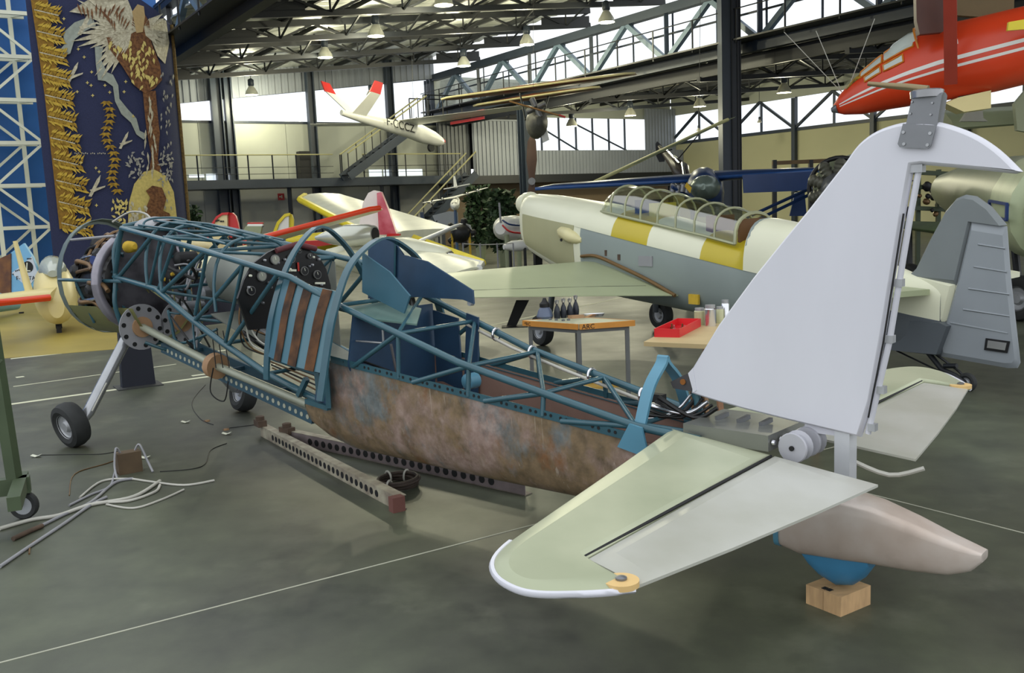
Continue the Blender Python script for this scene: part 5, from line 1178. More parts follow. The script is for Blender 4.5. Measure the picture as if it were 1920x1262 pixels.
# belly, gear, tail wheel
for sg in (1, -1):
    c = SL(0, 1.0 * sg, .20); wheel(c, SV, .20, .14, 'main_wheel', SP)
    o = MB(); o.tube([c + SV * -.1 * sg + UZ * .05, SL(.1, .85 * sg, .85)], .04, 10); o.build('gear_leg', M_dgrey, SP, 60)
    if sg > 0:
        g = [[SL(.30 + .12 * math.sin(i * .5) - .05 * i * .1, .86 + j * .02, .72 - i * .10) for j in range(2)] for i in range(7)]
o = MB(); g = [[D(968 - 3 * i + dx, 563 + 8 * i, 10.75) for dx in (0, 24 - i * 1.0)] for i in range(7)]
o.solid(g, V((0, .03, 0))); 
gd = o.build('gear_door', M_black, SP, 40)
o = MB(); o.box(D(965, 612, 10.75), .3, .2, .01); o.build('gear_door_foot', M_black, SP, 0)
o = MB(); tw = SL(5.10, 0, .075); 
wheel(tw, SV, .085, .06, 'tail_wheel', SP)
o = MB(); o.tube([SL(4.72, 0, .30), SL(4.86, 0, .16), SL(5.02, .05, .13), tw + SV * .04], .025, 8); o.tube([SL(4.80, 0, .29), SL(5.0, -.03, .16), tw - SV * .04], .012, 6); o.build('tail_wheel_fork', M_dark, SP, 60)
o = MB(); o.tube([SL(4.9, .03, .2), SL(5.02, .03, .215)], .022, 8); o.tube([SL(4.4, 0, .28), SL(4.9, 0, .12)], .008, 6); o.build('tail_wheel_strut', M_dark, SP, 60)
# fin and rudder
def flat(pix, th, name, m, par, t0=0):
    pts = [ST(x, y, t0) for x, y in pix]; o = MB(); n_ = len(pts); cs_ = sum(p[0] for p in pts) / n_; cz = sum(p[2] for p in pts) / n_
    for sg in (1, -1):
        R0 = [SL(p[0], sg * .006, p[2]) for p in pts]; R1 = [SL(p[0] + (cs_ - p[0]) * .1, sg * th, p[2] + (cz - p[2]) * .1) for p in pts]
        o.loft([R0, R1], False); o.add(R1, [tuple(range(n_))])
    o.loft([[SL(p[0], .006, p[2]) for p in pts], [SL(p[0], -.006, p[2]) for p in pts]], False)
    return o.build(name, m, par, 40)
flat([(1700, 525), (1716, 510), (1745, 450), (1775, 395), (1795, 372), (1812, 365), (1832, 368), (1860, 388), (1888, 422), (1822, 413), (1793, 535)], .035, 'fin', mat('fin_grey', (124, 130, 132), .45, scale=3, var=.06), SP)
flat([(1640, 540), (1716, 512), (1793, 533), (1777, 600), (1760, 612), (1640, 566)], .04, 'fin_root', M_cream, SP)
ru = flat([(1823, 414), (1888, 424), (1895, 520), (1905, 610), (1913, 680), (1908, 690), (1890, 690), (1765, 668), (1762, 640), (1775, 603), (1795, 535)], .032, 'rudder', mat('rudder_grey', (148, 154, 160), .45, scale=2, var=.08), SP)
for x0, y0, x1, y1 in ((1834, 458, 1885, 466), (1826, 500, 1888, 510), (1816, 541, 1893, 552), (1806, 580, 1893, 593), (1782, 605, 1890, 625)):
    o = MB(); o.tube([SL(*ST(x0, y0, .033)), SL(*ST(x1, y1, .030))], .008, 6); o.build('rudder_rib', MATS['rudder_grey'], ru, 60)
o = MB(); o.prism([SL(*ST(x, y, .036)) for x, y in ((1849, 634), (1894, 640), (1889, 662), (1846, 656))], SV * .008); lw = o.build('lamp_window', M_black, ru, 0)
o = MB(); o.prism([SL(*ST(x, y, .045)) for x, y in ((1853, 638), (1888, 643), (1885, 657), (1851, 652))], SV * .006); o.build('lamp_lens', M_chrome, ru, 0)
o = MB(); o.prism([SL(*ST(x, y, .1)) for x, y in ((1600, 595), (1760, 605), (1775, 612), (1755, 665), (1600, 650))], SV * -.2); o.build('tail_boat', M_dgrey, SP, 0)
for sg in (1, -1):
    o = MB(); o.prism([SL(4.0, .15 * sg, .93), SL(4.2, 1.5 * sg, .95), SL(4.35, 1.62 * sg, .95), SL(4.7, 1.5 * sg, .92), SL(4.78, .08 * sg, .88)], UZ * -.05); o.build('tailplane', M_cream if sg < 0 else M_wingg, SP, 30)
# small placards and vents
for x0, y0, x1, y1, m in ((1196, 480, 1222, 500, M_galv), (1287, 552, 1305, 572, M_yrag), (1133, 469, 1137, 480, M_brownrim), (1157, 477, 1162, 488, M_brownrim)):
    a_, b2 = ST(x0, y0, .428), ST(x1, y1, .428); tt = .43 if x0 < 1250 else .405
    o = MB(); o.box(SL((a_[0] + b2[0]) / 2, tt - .02, (a_[2] + b2[2]) / 2), abs(b2[0] - a_[0]), .03, abs(a_[2] - b2[2]), SU, SV); o.build('placard', m, SP, 0)
# ================================================================= TAPESTRY
random.seed(11)
TU0, TU1 = 3.02, 6.45
def tq(p): return 26 - .3 * math.sin(math.pi * min(max((p - TU0) / (TU1 - TU0), 0), 1)) + .9 * max(0, (p - 6.0)) ** 1.3
def TPX(px, py, off=.0):
    q = 25.8
    for _ in range(3): P = onQ(px, py, q); q = tq(P.dot(PB)) - off
    return HP(P.dot(PB), q, P.z)
ty = thing('wall_tapestry', HP(4.7, 26, .6), 'huge navy tapestry with gold leaves and pale winged bird', 'tapestry')
g = []
for i in range(17):
    u = i / 16; p = TU0 + (TU1 - TU0) * u; top = 8.9 - 2.0 * u; g.append([HP(p, tq(p), .55 + (top - .55) * j / 6) for j in range(7)])
o = MB(); o.solid(g, QA * .03); o.build('cloth', mat('tapestry_navy', (44, 50, 84), .9, scale=30, var=.35, stretch=(6, 6, 1), bump=.2), ty, 60)
o = MB(); o.tube([HP(TU1 + .01, tq(TU1) - .01, .55), HP(TU1 + .01, tq(TU1) - .01, 6.9)], .05, 6); o.build('right_border', mat('border_gold', (120, 96, 50), .9, scale=20, var=.5), ty, 60)
def patch(pix, name, m, off=.012):
    o = MB(); o.prism([TPX(x, y, off + .05) for x, y in pix], QA * .01); return o.build(name, m, ty, 0)
def leaves(spots, name, m, off=.02):
    o = MB()
    for x, y, L, a, wd in spots:
        c, s_ = math.cos(a), math.sin(a); pts = [(0, 0), (.35 * L, wd), (L, 0), (.35 * L, -wd)]
        o.prism([TPX(x + c * u - s_ * v, y + s_ * u + c * v, off + .055) for u, v in pts], QA * .006)
    b_ = o.build(name, m, ty, 0); b_['kind'] = 'stuff'; return b_
M_gold = mat('weave_gold', (170, 136, 44), .9, scale=14, c2=(120, 92, 24)); M_gold2 = mat('weave_ochre', (140, 104, 34), .9, scale=14, var=.3); M_palew = mat('weave_pale', (196, 190, 166), .9, scale=16, c2=(160, 152, 130)); M_brw = mat('weave_brown', (124, 84, 50), .9, scale=16, c2=(84, 52, 32))
M_ylw = mat('weave_yellow', (206, 188, 112), .9, scale=16, var=.2)
patch([(58, 0), (90, 0), (98, 60), (106, 120), (114, 200), (124, 260), (136, 320), (142, 420), (112, 430), (100, 320), (84, 180), (70, 80)], 'leaf_ground', M_gold2)
sp_ = []
for k in range(11):
    y = 18 + 40 * k; x0 = 62 + .128 * y; wlen = 46 + .03 * y
    for i in range(12):
        for s_ in (-1, 1):
            sp_.append((x0 + i * wlen / 12, y + i * 1.0, 20 - .5 * i, s_ * .95 + random.uniform(-.25, .25), 2.6))
            sp_.append((x0 + i * wlen / 12 + 1, y + i * 1.0 + 9 * s_, 13, s_ * .7 + random.uniform(-.4, .4), 2.0))
leaves(sp_[::2], 'gold_leaves', M_gold); leaves(sp_[1::2], 'gold_leaves', mat('weave_lightgold', (196, 164, 62), .9, scale=14, var=.3), .03)
for k in range(11):
    y = 18 + 40 * k; x0 = 62 + .128 * y; patch([(x0, y - 1), (x0 + 46, y + 10), (x0 + 46, y + 12), (x0, y + 1)], 'leaf_vein', M_palew, .028)
sp_ = []
for k in range(15):
    t = k / 14; x = 200 + 8 * t + 12 * t * t + 6 * math.sin(k * .9); y = 190 + 165 * t
    for s_ in (-1, 1):
        for d_ in (.3, .9): sp_.append((x, y, 13, math.pi / 2 + s_ * (d_ + .3), 2.6))
leaves(sp_, 'gold_strand', M_gold)
# bird: fanned wings, body, trailing ribbon and stem
fan = []
for k in range(16):
    a = 2.0 + k * .115; fan.append((248, 52, 95 + 22 * math.sin(k), a, 9))
for k in range(10): fan.append((250 + 2 * k, 58, 60, 2.55 + k * .13, 6))
for k in range(8): fan.append((270, 50, 44, -.6 + k * .22, 7))
leaves([f for f in fan if True], 'wing_feathers', M_palew)
patch([(165, 0), (240, 0), (252, 30), (246, 62), (210, 66), (190, 45), (170, 28), (130, 22)], 'wing_field', M_palew, .016)
patch([(280, 34), (312, 38), (318, 80), (310, 120), (296, 105), (282, 70)], 'wing_field', M_palew, .016)
leaves([(145 + 9 * k, 6 + 3 * (k % 4), 26, 1.2 + .1 * k, 2) for k in range(11)] + [(190 + 6 * k, 18 + 5 * (k % 5), 22, 1.0 + .12 * k, 1.6) for k in range(10)], 'feather_shading', M_brw, .026)
patch([(250, 28), (268, 22), (280, 40), (284, 80), (300, 120), (304, 150), (290, 166), (272, 175), (252, 160), (232, 128), (206, 92), (200, 70), (226, 62), (246, 60)], 'bird_body', M_brw, .022)
leaves([(205 + 5.5 * k + random.uniform(-4, 4), 75 + 4.6 * k + random.uniform(-6, 6), 14, random.uniform(.8, 2), 3) for k in range(17)] + [(262 + random.uniform(-20, 30), 70 + random.uniform(0, 90), 12, random.uniform(1, 2.2), 2.5) for k in range(36)], 'body_feathers', M_ylw, .03)
patch([(248, 22), (258, 8), (270, 12), (272, 30), (268, 60), (256, 62)], 'bird_head', mat('weave_tan', (176, 150, 104), .9, scale=14), .028)
patch([(178, 88), (194, 86), (190, 112), (200, 135), (212, 140), (222, 160), (224, 185), (240, 205), (256, 222), (262, 245), (276, 252), (270, 262), (256, 252), (246, 230), (228, 214), (216, 190), (212, 162), (198, 152), (184, 150), (180, 120)], 'pale_ribbon', mat('weave_sage', (150, 156, 146), .9, scale=14, var=.15))
patch([(118, 62), (140, 42), (172, 30), (180, 48), (160, 58), (140, 74), (132, 100), (118, 106), (114, 92), (122, 82)], 'pale_ribbon', MATS['weave_sage'])
patch([(268, 172), (292, 170), (296, 215), (300, 250), (296, 300), (304, 322), (280, 322), (284, 290), (276, 250), (272, 215)], 'tree_trunk', M_brw)
leaves([(280 + random.uniform(-8, 12), 180 + 7 * k, 24, 1.57 + random.uniform(-.2, .2), 2) for k in range(20)], 'trunk_strands', M_palew, .026)
leaves([(240 + random.uniform(0, 28), 285 + random.uniform(0, 50), 8, random.uniform(0, 6.28), 2) for k in range(40)] + [(300 + random.uniform(0, 26), 290 + random.uniform(0, 50), 8, random.uniform(0, 6.28), 2) for k in range(34)], 'twig_leaves', mat('weave_grey', (150, 148, 140), .9))
patch([(240, 425), (242, 380), (252, 345), (270, 322), (290, 318), (312, 330), (326, 360), (334, 425)], 'oval_medallion', M_ylw, .018)
patch([(278, 425), (272, 395), (282, 370), (274, 358), (286, 348), (304, 352), (312, 372), (306, 395), (318, 400), (326, 425)], 'brown_figure', M_brw, .026)
leaves([(244 + random.uniform(0, 34), 376 + random.uniform(0, 44), 12, random.uniform(1, 2), 3) for k in range(26)], 'medallion_leaves', M_palew, .03)
leaves([(212 + random.uniform(0, 26), 378 + random.uniform(0, 40), 10, random.uniform(0, 6.28), 2.4) for k in range(30)], 'pale_shrub', M_ylw)
leaves([(300 + random.uniform(2, 26), 130 + random.uniform(0, 260), 9, 1.57 + random.uniform(-.4, .4), 1.6) for k in range(46)], 'thin_strands', MATS['weave_grey'])
leaves([x for (cx_, cy_) in [(120, 35), (147, 92), (158, 107), (172, 135), (164, 155), (171, 160), (145, 172), (174, 179), (197, 160), (206, 173), (152, 305), (180, 315), (186, 322), (236, 153), (233, 172), (162, 390), (181, 385), (250, 218)] for x in [(cx_, cy_, 3.5, a_, 1.0) for a_ in (0, 1.57, 3.14, 4.71)]], 'stars', M_ylw)
for x, y, k in ((128, 148, 1), (226, 272, .8), (170, 360, 1), (150, 55, 1.2)):
    patch([(x - 4 * k, y + 8 * k), (x + 12 * k, y - 24 * k), (x + 19 * k, y - 32 * k), (x + 17 * k, y - 20 * k), (x + 2 * k, y + 9 * k)], 'woven_plane', M_palew); patch([(x - 2, y - 4 * k), (x + 28 * k, y - 12 * k), (x + 27 * k, y - 9 * k), (x + 4, y + 1)], 'woven_plane', M_palew, .016)
leaves([(140 + 3.3 * k, 287 + (k % 2), 2.2, 0, 1.5) for k in range(18) if k not in (3, 8, 12)], 'woven_inscription', M_palew)

# ================================================================= generic aircraft helpers
def ell(c, ax, w_, hu, hd, n=18):
    """upright elliptic ring round centre c, across axis ax"""
    side = UZ.cross(ax).normalized(); up = ax.cross(side).normalized(); up = up if up.z > 0 else -up
    return [c + side * (w_ * math.cos(2 * math.pi * j / n)) + up * ((hu if math.sin(2 * math.pi * j / n) > 0 else hd) * math.sin(2 * math.pi * j / n)) for j in range(n)]
def body(A, B, secs, name, m, par, mfun=None, n=18):
    A, B = V(A), V(B); ax = (B - A).normalized(); o = MB()
    o.loft([ell(A + (B - A) * f + UZ * dz, ax, w_, hu, hd, n) for f, w_, hu, hd, dz in secs], True, True, 0, mfun); return o.build(name, m, par, 45)
def wingp(root, tip, c0, c1, ch, th, name, m, par, edge=None, em=None, k=4):
    """wing slab: root and tip are leading-edge points, ch the chord direction"""
    root, tip, ch = V(root), V(tip), V(ch).normalized(); up = (tip - root).cross(ch).normalized(); up = up if up.z > 0 else -up
    rings = []
    for i in range(k + 2):
        f = min(i / k, 1.0); c_ = c0 + (c1 - c0) * f; L = root + (tip - root) * f; h_ = th * (1 - .5 * f)
        if i == k + 1: L = tip + (tip - root).normalized() * c1 * .35 + ch * c_ * .25; c_ *= .5; h_ *= .4
        rings.append([L + ch * (c_ * x) + up * (h_ * y) for x, y in ((0, 0), (.08, .5), (.3, .8), (.7, .45), (1, .05), (1, -.05), (.7, -.25), (.3, -.4), (.08, -.3))])
    o = MB(); o.loft(rings); wgo = o.build(name, m, par, 45)
    if edge:
        o = MB(); o.tube([r[0] for r in rings], edge, 6); o.build('leading_edge', em, par, 60)
    return wgo
def plate(pix, Y, th, name, m, par, dirn=None):
    d = dirn if dirn is not None else V((.15, 1, 0)).normalized()
    P0 = D(*pix[0], Y); pts = [PL(x, y, P0, d) for x, y in pix]; o = MB(); o.prism([p - d * th / 2 for p in pts], d * th); return o.build(name, m, par, 30)
M_glw = mat('glider_white', (232, 232, 226), .3, var=.04); M_redp = mat('signal_red', (196, 34, 34), .35, var=.1); M_orr = mat('orange_red', (218, 66, 30), .3, scale=1.5, var=.1); M_yel = mat('wing_yellow', (226, 206, 40), .4, var=.08)
M_crm = mat('cream_gelcoat', (222, 206, 146), .35, scale=2, var=.08); M_sky = mat('sky_blue', (120, 178, 216), .4, var=.06); M_maroon = mat('maroon_brown', (78, 40, 28), .5, var=.2)
M_dkblue = mat('deep_blue', (28, 56, 104), .35, var=.12); M_gg = mat('grey_green', (146, 154, 122), .4, scale=1, var=.1); M_fgreen = mat('foliage', (58, 84, 50), .6, scale=6, c2=(30, 48, 26))
M_trans = mat('pale_transparent', (206, 214, 206), .15, var=.05); M_alum = mat('buffed_aluminium', (206, 208, 196), .25, .5, scale=3, var=.1)
def hang(P, par, top=7.4, r=.006):
    o = MB(); o.tube([P, V((P.x + .1, P.y, top))], r, 5); o.build('hanging_cable', M_dark, par)

# --- V-tailed glider F-CCCZ
tl_, ns_ = D(640, 211, 34.0), D(834, 266, 38.2)
GL = thing('hanging_glider', (tl_ + ns_) / 2 - UZ * .5, 'white V tailed glider F-CCCZ hanging from the roof', 'glider')
body(tl_, ns_, [(0, .08, .1, .1, 0), (.2, .15, .17, .17, 0), (.45, .2, .24, .24, .02), (.62, .27, .34, .3, .06), (.75, .29, .36, .34, .04), (.88, .24, .28, .28, 0), (.96, .14, .16, .18, -.02), (1, .03, .03, .05, -.02)], 'fuselage', M_glw, GL)
axg = (ns_ - tl_).normalized(); sdg = V((-axg.y, axg.x, 0)).normalized(); sdg = sdg if sdg.x > 0 else -sdg
body(tl_ + axg * ((ns_ - tl_).length * .68) + UZ * .22, tl_ + axg * ((ns_ - tl_).length * .93) + UZ * .06, [(0, .1, .05, .05, 0), (.3, .2, .16, .1, 0), (.7, .17, .16, .1, 0), (1, .04, .04, .04, 0)], 'canopy', mat('glider_canopy', (120, 130, 140), .1), GL)
o = MB(); o.rev(ns_, axg, [(-.1, .1), (0, .05), (.03, .02)], 10); o.build('red_nose', M_redp, GL, 50)
for sx, tip, mid in ((-1, (601, 152), (610, 172)), (1, (702, 151), (694, 172))):
    rt = tl_ + axg * .45; tp, md = D(*tip, 34.3), D(*mid, 34.2)
    for a, b_, m in ((rt, md, M_glw), (md, tp, M_redp)):
        o = MB(); o.prism([a - axg * .05, a + axg * (.62 if m is M_glw else .46), b_ + axg * (.46 if m is M_glw else .38), b_], axg.cross(UZ) * .05); o.build('tail_surface', m, GL, 0)
rw = tl_ + axg * 3.7 + UZ * .3
for s_ in (1, -1):
    tp = rw + sdg * s_ * 5.6 + UZ * (.12 if s_ > 0 else .45); wingp(rw, tp, .9 if s_ > 0 else .6, .4, -axg, .1, 'wing', M_glw, GL, .02, mat('wing_lead_cream', (236, 230, 200), .4))
for f0, f1, dz in ((.33, .6, .12), (.33, .6, -.12)):
    o = MB(); o.bar(rw + sdg * 6 * f0 - axg * .1 + UZ * dz, rw + sdg * 6 * f1 - axg * .1 + UZ * (dz + .06), .05, .1); o.build('airbrake', M_redp, GL, 0)
e1_ = (V((axg.x, axg.y, 0))).normalized(); fr = -sdg
text_obj('F-CCCZ', 'registration', tl_ + axg * 1.95 + sdg * .27 - UZ * .06, axg, UZ, .42, M_black, GL, .004)
o = MB(); o.rev(tl_ + axg * 4.6 - UZ * .38, sdg, [(-.05, .16), (.05, .16)], 14); o.build('wheel', M_tyre, GL, 40)
hang(rw + UZ * .1, GL, 9)
# --- hanging tandem wing flying flea
FF = thing('hanging_flea_plane', D(1000, 250, 30), 'small red and yellow tandem wing plane hanging under the girder', 'aircraft')
for a, b_, c0, m in (((838, 183), (1172, 138), 1.1, M_crm), ((896, 196), (1110, 164), .9, M_crm)):
    A, B = D(*a, 31.0), D(*b_, 28.8); md = (A + B) / 2; ch = V((.3, 1, 0))
    for e in (A, B): wingp(md, e, c0, c0 * .7, ch, .16, 'wing', mat('flea_red', (128, 62, 46), .5, scale=3, c2=(96, 88, 56)), FF, .035, mat('flea_cream', (226, 214, 160), .5))
body(D(1000, 232, 30.4), D(1012, 228, 28.8), [(0, .2, .3, .4, 0), (.4, .32, .42, .5, 0), (.85, .28, .38, .44, 0), (1, .1, .14, .14, 0)], 'fuselage', mat('flea_body', (92, 92, 84), .5, scale=4, var=.4), FF)
for k in range(4):
    c = D(1005, 202, 28.9); a = k * 1.57 + .4; o = MB(); o.rev(c, V((math.cos(a), 0, math.sin(a))), [(.05, .09), (.3, .09), (.32, .04)], 10); o.build('engine_cylinder', M_zinc, FF, 40)
o = MB(); o.bar(D(955, 190, 28.6), D(1060, 220, 28.6), .16, .04); o.build('propeller', mat('prop_wood', (150, 110, 60), .5), FF, 0)
o = MB(); o.bar(D(1048, 216, 28.58), D(1060, 220, 28.58), .165, .045); o.build('propeller_tip', M_redp, FF, 0)
plate([(1012, 240), (1022, 228), (1030, 262), (1018, 268)], 29.2, .05, 'rudder', M_glw, FF)
for x0, x1 in ((985, 975), (1015, 1030)): o = MB(); o.tube([D(x0, 225, 29.4), D(x1, 175, 29.8)], .03, 6); o.build('cabane_strut', M_dark, FF)
hang(D(1000, 165, 29.6), FF, 8)
# tall wooden propeller standing at the column
pp_ = thing('wooden_propeller', D(997, 395, 36.0), 'tall brown wooden propeller upright beside the slim column', 'propeller')
o = MB(); rings = []
for y, w_ in ((252, .03), (265, .16), (300, .2), (330, .12), (345, .1), (370, .2), (395, .14)): c = D(997, y, 36.0); rings.append([c + V((w_, 0, 0)), c + V((0, .05, 0)), c + V((-w_, 0, 0)), c - V((0, .05, 0))])
o.loft(rings); o.build('blade', mat('prop_brown', (72, 50, 40), .5), pp_, 60)
o = MB(); c = D(997, 394, 36.0); o.tube([V((c.x, c.y, 0)), c], .06, 8); o.build('stand_post', M_dark, pp_)
o = MB(); c = D(997, 340, 35.95); o.rev(c, V((0, 1, 0)), [(-.08, .14), (.08, .14)], 12); o.build('hub', M_zinc, pp_, 40)
# --- hanging ultralight with long spar
UL = thing('hanging_ultralight', D(1265, 335, 24), 'dark ultralight hanging with one long cream wing spar', 'aircraft')
A, B = D(1116, 341, 22.0), D(1347, 232, 25.0); wingp((A + B) / 2, A, .9, .7, V((.75, .6, .25)), .1, 'wing', M_gg, UL, .045, mat('spar_cream', (214, 210, 150), .5)); wingp((A + B) / 2, B, .9, .7, V((.75, .6, .25)), .1, 'wing', M_gg, UL, .045, MATS['spar_cream'])
body(D(1236, 275, 24.6), D(1290, 335, 23.0), [(0, .04, .05, .05, 0), (.5, .12, .16, .16, 0), (.8, .2, .24, .26, 0), (1, .05, .06, .06, 0)], 'pod', mat('pod_dark', (60, 52, 48), .3), UL)
plate([(1229, 270), (1232, 265), (1240, 272), (1248, 292), (1246, 303), (1236, 304), (1230, 292)], 24.8, .05, 'rudder', M_dark, UL)
o = MB(); o.tube([D(1280, 305, 23.2), D(1284, 333, 22.9)], .04, 6); o.tube([D(1250, 280, 24), D(1278, 310, 23.2)], .03, 6); o.build('boom', M_chrome, UL)
o = MB(); o.rev(D(1311, 326, 23.4), V((.9, .3, 0)), [(-.03, .1), (.03, .1)], 14); o.build('wheel', M_tyre, UL, 40)
for a, b_ in (((1200, 300), (1260, 280)), ((1310, 252), (1270, 300))): o = MB(); o.tube([D(*a, 23.3), D(*b_, 23.8)], .015, 5); o.build('bracing_wire', M_dark, UL)
hang(D(1310, 250, 24.5), UL, 7.0)
# --- blue high-wing aircraft beyond the column
BP = thing('blue_highwing_plane', D(1320, 480, 19.5), 'deep blue high wing plane parked beyond the trainer', 'aircraft')
cB = D(1320, 350, 20)
wingp(D(1310, 338, 19.5), D(1035, 352, 18.2), 1.5, 1.1, V((.15, 1, 0)), .2, 'wing', M_dkblue, BP, .035, mat('blue_edge', (44, 82, 140), .3))
wingp(D(1330, 334, 19.5), D(1535, 320, 17.8), 1.5, 1.3, V((-.15, 1, 0)), .2, 'wing', M_dkblue, BP, .04, MATS['blue_edge'])
plate([(1392, 328), (1524, 322), (1520, 352), (1500, 358), (1394, 362)], 17.9, .08, 'drooped_flap', M_dkblue, BP)
body(D(1325, 365, 25), D(1318, 362, 18.6), [(0, .05, .1, .1, 0), (.4, .3, .4, .4, 0), (.8, .42, .55, .5, 0), (.95, .36, .4, .4, 0), (1, .12, .14, .14, 0)], 'fuselage', M_dkblue, BP)
body(D(1322, 352, 18.7), D(1318, 350, 18.2), [(0, .3, .25, .25, 0), (.7, .24, .2, .2, 0), (1, .06, .06, .06, 0)], 'nose_cowl', mat('cowl_greygreen', (120, 134, 126), .25, .3), BP)
o = MB(); o.prism([D(1288, 342, 18.1), D(1297, 352, 18.1), D(1294, 362, 18.1), D(1284, 350, 18.1)], V((0, .03, 0))); o.build('propeller_tip', M_yrag, BP, 0)
for k in range(4):
    c = D(1262 + 9 * k, 352 + 2 * (k % 2), 18.3); o = MB(); o.rev(c, V((.2, 0, 1)), [(-.08, .06), (.06, .06), (.09, .03)], 10); o.build('engine_cylinder', M_zinc, BP, 40)
for a, b_ in (((1400, 408), (1522, 352)), ((1420, 412), (1545, 352)), ((1340, 400), (1260, 350))):
    o = MB(); o.tube([D(*a, 18.8), D(*b_, 18.2)], .035, 6); o.build('wing_strut', M_dkblue, BP)
plate([(1480, 405), (1490, 362), (1508, 358), (1512, 405)], 19, .08, 'tail_fin', M_dkblue, BP)
for x, y, Y in ((1345, 430, 18.9), (1300, 430, 19.2)): 
    c = D(x, 440, Y); c.z = .3; wheel(c, V((1, 0, 0)), .3, .16, 'main_wheel', BP); o = MB(); o.tube([c, V((c.x, c.y, 1.6))], .05, 8); o.build('gear_leg', M_dkblue, BP)
# brown rack on the far wall, behind the blue plane
rk = thing('pipe_rack', D(1500, 450, 30), 'brown pipe rack standing before the yellowish wall', 'rack')
for x in (1452, 1520, 1560): o = MB(); o.bar(V((D(x, 400, 30).x, D(x, 400, 30).y, 0)), D(x, 300, 30), .14, .12); o.build('rack_post', M_dark, rk, 0)
o = MB(); o.bar(D(1448, 306, 30), D(1580, 300, 30), .12, .12); o.build('rack_beam', mat('rack_brown', (116, 92, 60), .6), rk, 0)
# --- radial engine of a parked plane behind the fin
RE = thing('radial_engine_plane', D(1575, 470, 14.5), 'parked plane with exposed radial engine behind the bright fin', 'aircraft')
c = D(1568, 352, 14.0); axr = V((-.55, -.82, 0)).normalized()
o = MB(); o.rev(c, axr, [(-.35, .22), (0, .24), (.12, .18), (.25, .1), (.28, .04)], 20); o.build('crankcase', M_zinc, RE, 40)
o = MB(); o.torus(c - axr * .15, axr, .44, .035, 30, 8); o.build('exhaust_ring', M_engine, RE, 60)
sdr = UZ.cross(axr)
for k in range(9):
    a = 2 * math.pi * k / 9; e = sdr * math.cos(a) + UZ * math.sin(a); o = MB(); o.rev(c, e, [(.2, .075), (.24, .095), (.27, .075), (.3, .095), (.33, .075), (.36, .095), (.40, .07), (.43, .03)], 12); o.build('engine_cylinder', mat('cyl_grey', (112, 112, 100), .4, .4, scale=9, var=.4), RE, 30)
o = MB(); o.prism([c + axr * .25 + UZ * .05, c + axr * .25 + sdr * .7 + UZ * .10, c + axr * .25 + sdr * 1.15 + UZ * .05, c + axr * .25 + sdr * .7 - UZ * .08, c + axr * .25 - UZ * .05], axr * .03); o.build('propeller_blade', M_engine, RE, 0)
o = MB(); o.prism([c + axr * .25 + sdr * .04, c + axr * .25 - UZ * .5 + sdr * .1, c + axr * .25 - UZ * .95 + sdr * .02, c + axr * .25 - UZ * .5 - sdr * .08, c + axr * .25 - sdr * .04], axr * .03); o.build('propeller_blade', M_engine, RE, 0)
body(c - axr * .3, c - axr * 3.0, [(0, .42, .44, .44, 0), (.4, .48, .55, .55, 0), (1, .35, .4, .4, 0)], 'fuselage', M_gg, RE)
for s_ in (1, -1):
    w_ = c - axr * .2 + sdr * s_ * .7; w_.z = .3; wheel(w_, sdr, .3, .14, 'main_wheel', RE); o = MB(); o.tube([w_, c - axr * .4 + sdr * s_ * .3 - UZ * .3], .04, 8); o.build('gear_leg', M_dark, RE)
# --- red glider hanging at the upper right
RG = thing('hanging_red_glider', D(1750, 220, 12), 'red two seat glider with white stripes hanging at upper right', 'glider')
nA, nB = D(1565, 203, 12.6), D(1990, 72, 11.2)
axn = (nB - nA).normalized()
rsec = [(0, .05, .05, .06, 0), (.04, .13, .15, .12, 0), (.12, .22, .27, .2, .02), (.25, .31, .40, .27, .05), (.38, .36, .50, .33, .06), (.52, .38, .54, .38, .06), (.7, .38, .50, .42, .04), (1, .36, .46, .42, 0)]
xs2 = []
for (a, b_) in zip(rsec, rsec[1:]):
    for i in range(4): f = i / 4; xs2.append(tuple(a[j] + (b_[j] - a[j]) * f for j in range(5)))
xs2.append(rsec[-1])
def rmat(i, j, c):
    f = xs2[i][0]; a = (j + .5) / 36
    if .20 < f < .46 and .21 < a < .29: return 2
    return 0
body(nA, nB, xs2, 'fuselage', [M_orr, M_glw, M_trans], RG, rmat, 36)
side_r = UZ.cross(axn).normalized(); side_r = side_r if side_r.dot(V((0, -1, 0))) > 0 else -side_r; upr = axn.cross(side_r); upr = upr if upr.z > 0 else -upr
def on_skin(f, ang, out=.004):
    for (a, b_) in zip(rsec, rsec[1:]):
        if f <= b_[0] or b_ is rsec[-1]:
            k = (f - a[0]) / (b_[0] - a[0]); w_, hu, hd, dz = [a[j] + (b_[j] - a[j]) * k for j in (1, 2, 3, 4)]; break
    c = nA + (nB - nA) * f + UZ * dz; sn = math.sin(ang); return c + side_r * ((w_ + out) * math.cos(ang)) + upr * (((hu if sn > 0 else hd) + out) * sn)
for a0, a1 in ((.10, .19), (-.10, -.02)):
    o = MB(); o.solid([[on_skin(f, a0 + (a1 - a0) * k / 2 - .06) for k in range(3)] for f in [.035 + .96 * i / 24 for i in range(25)]], -side_r * .004); o.build('white_stripe', M_glw, RG, 60)
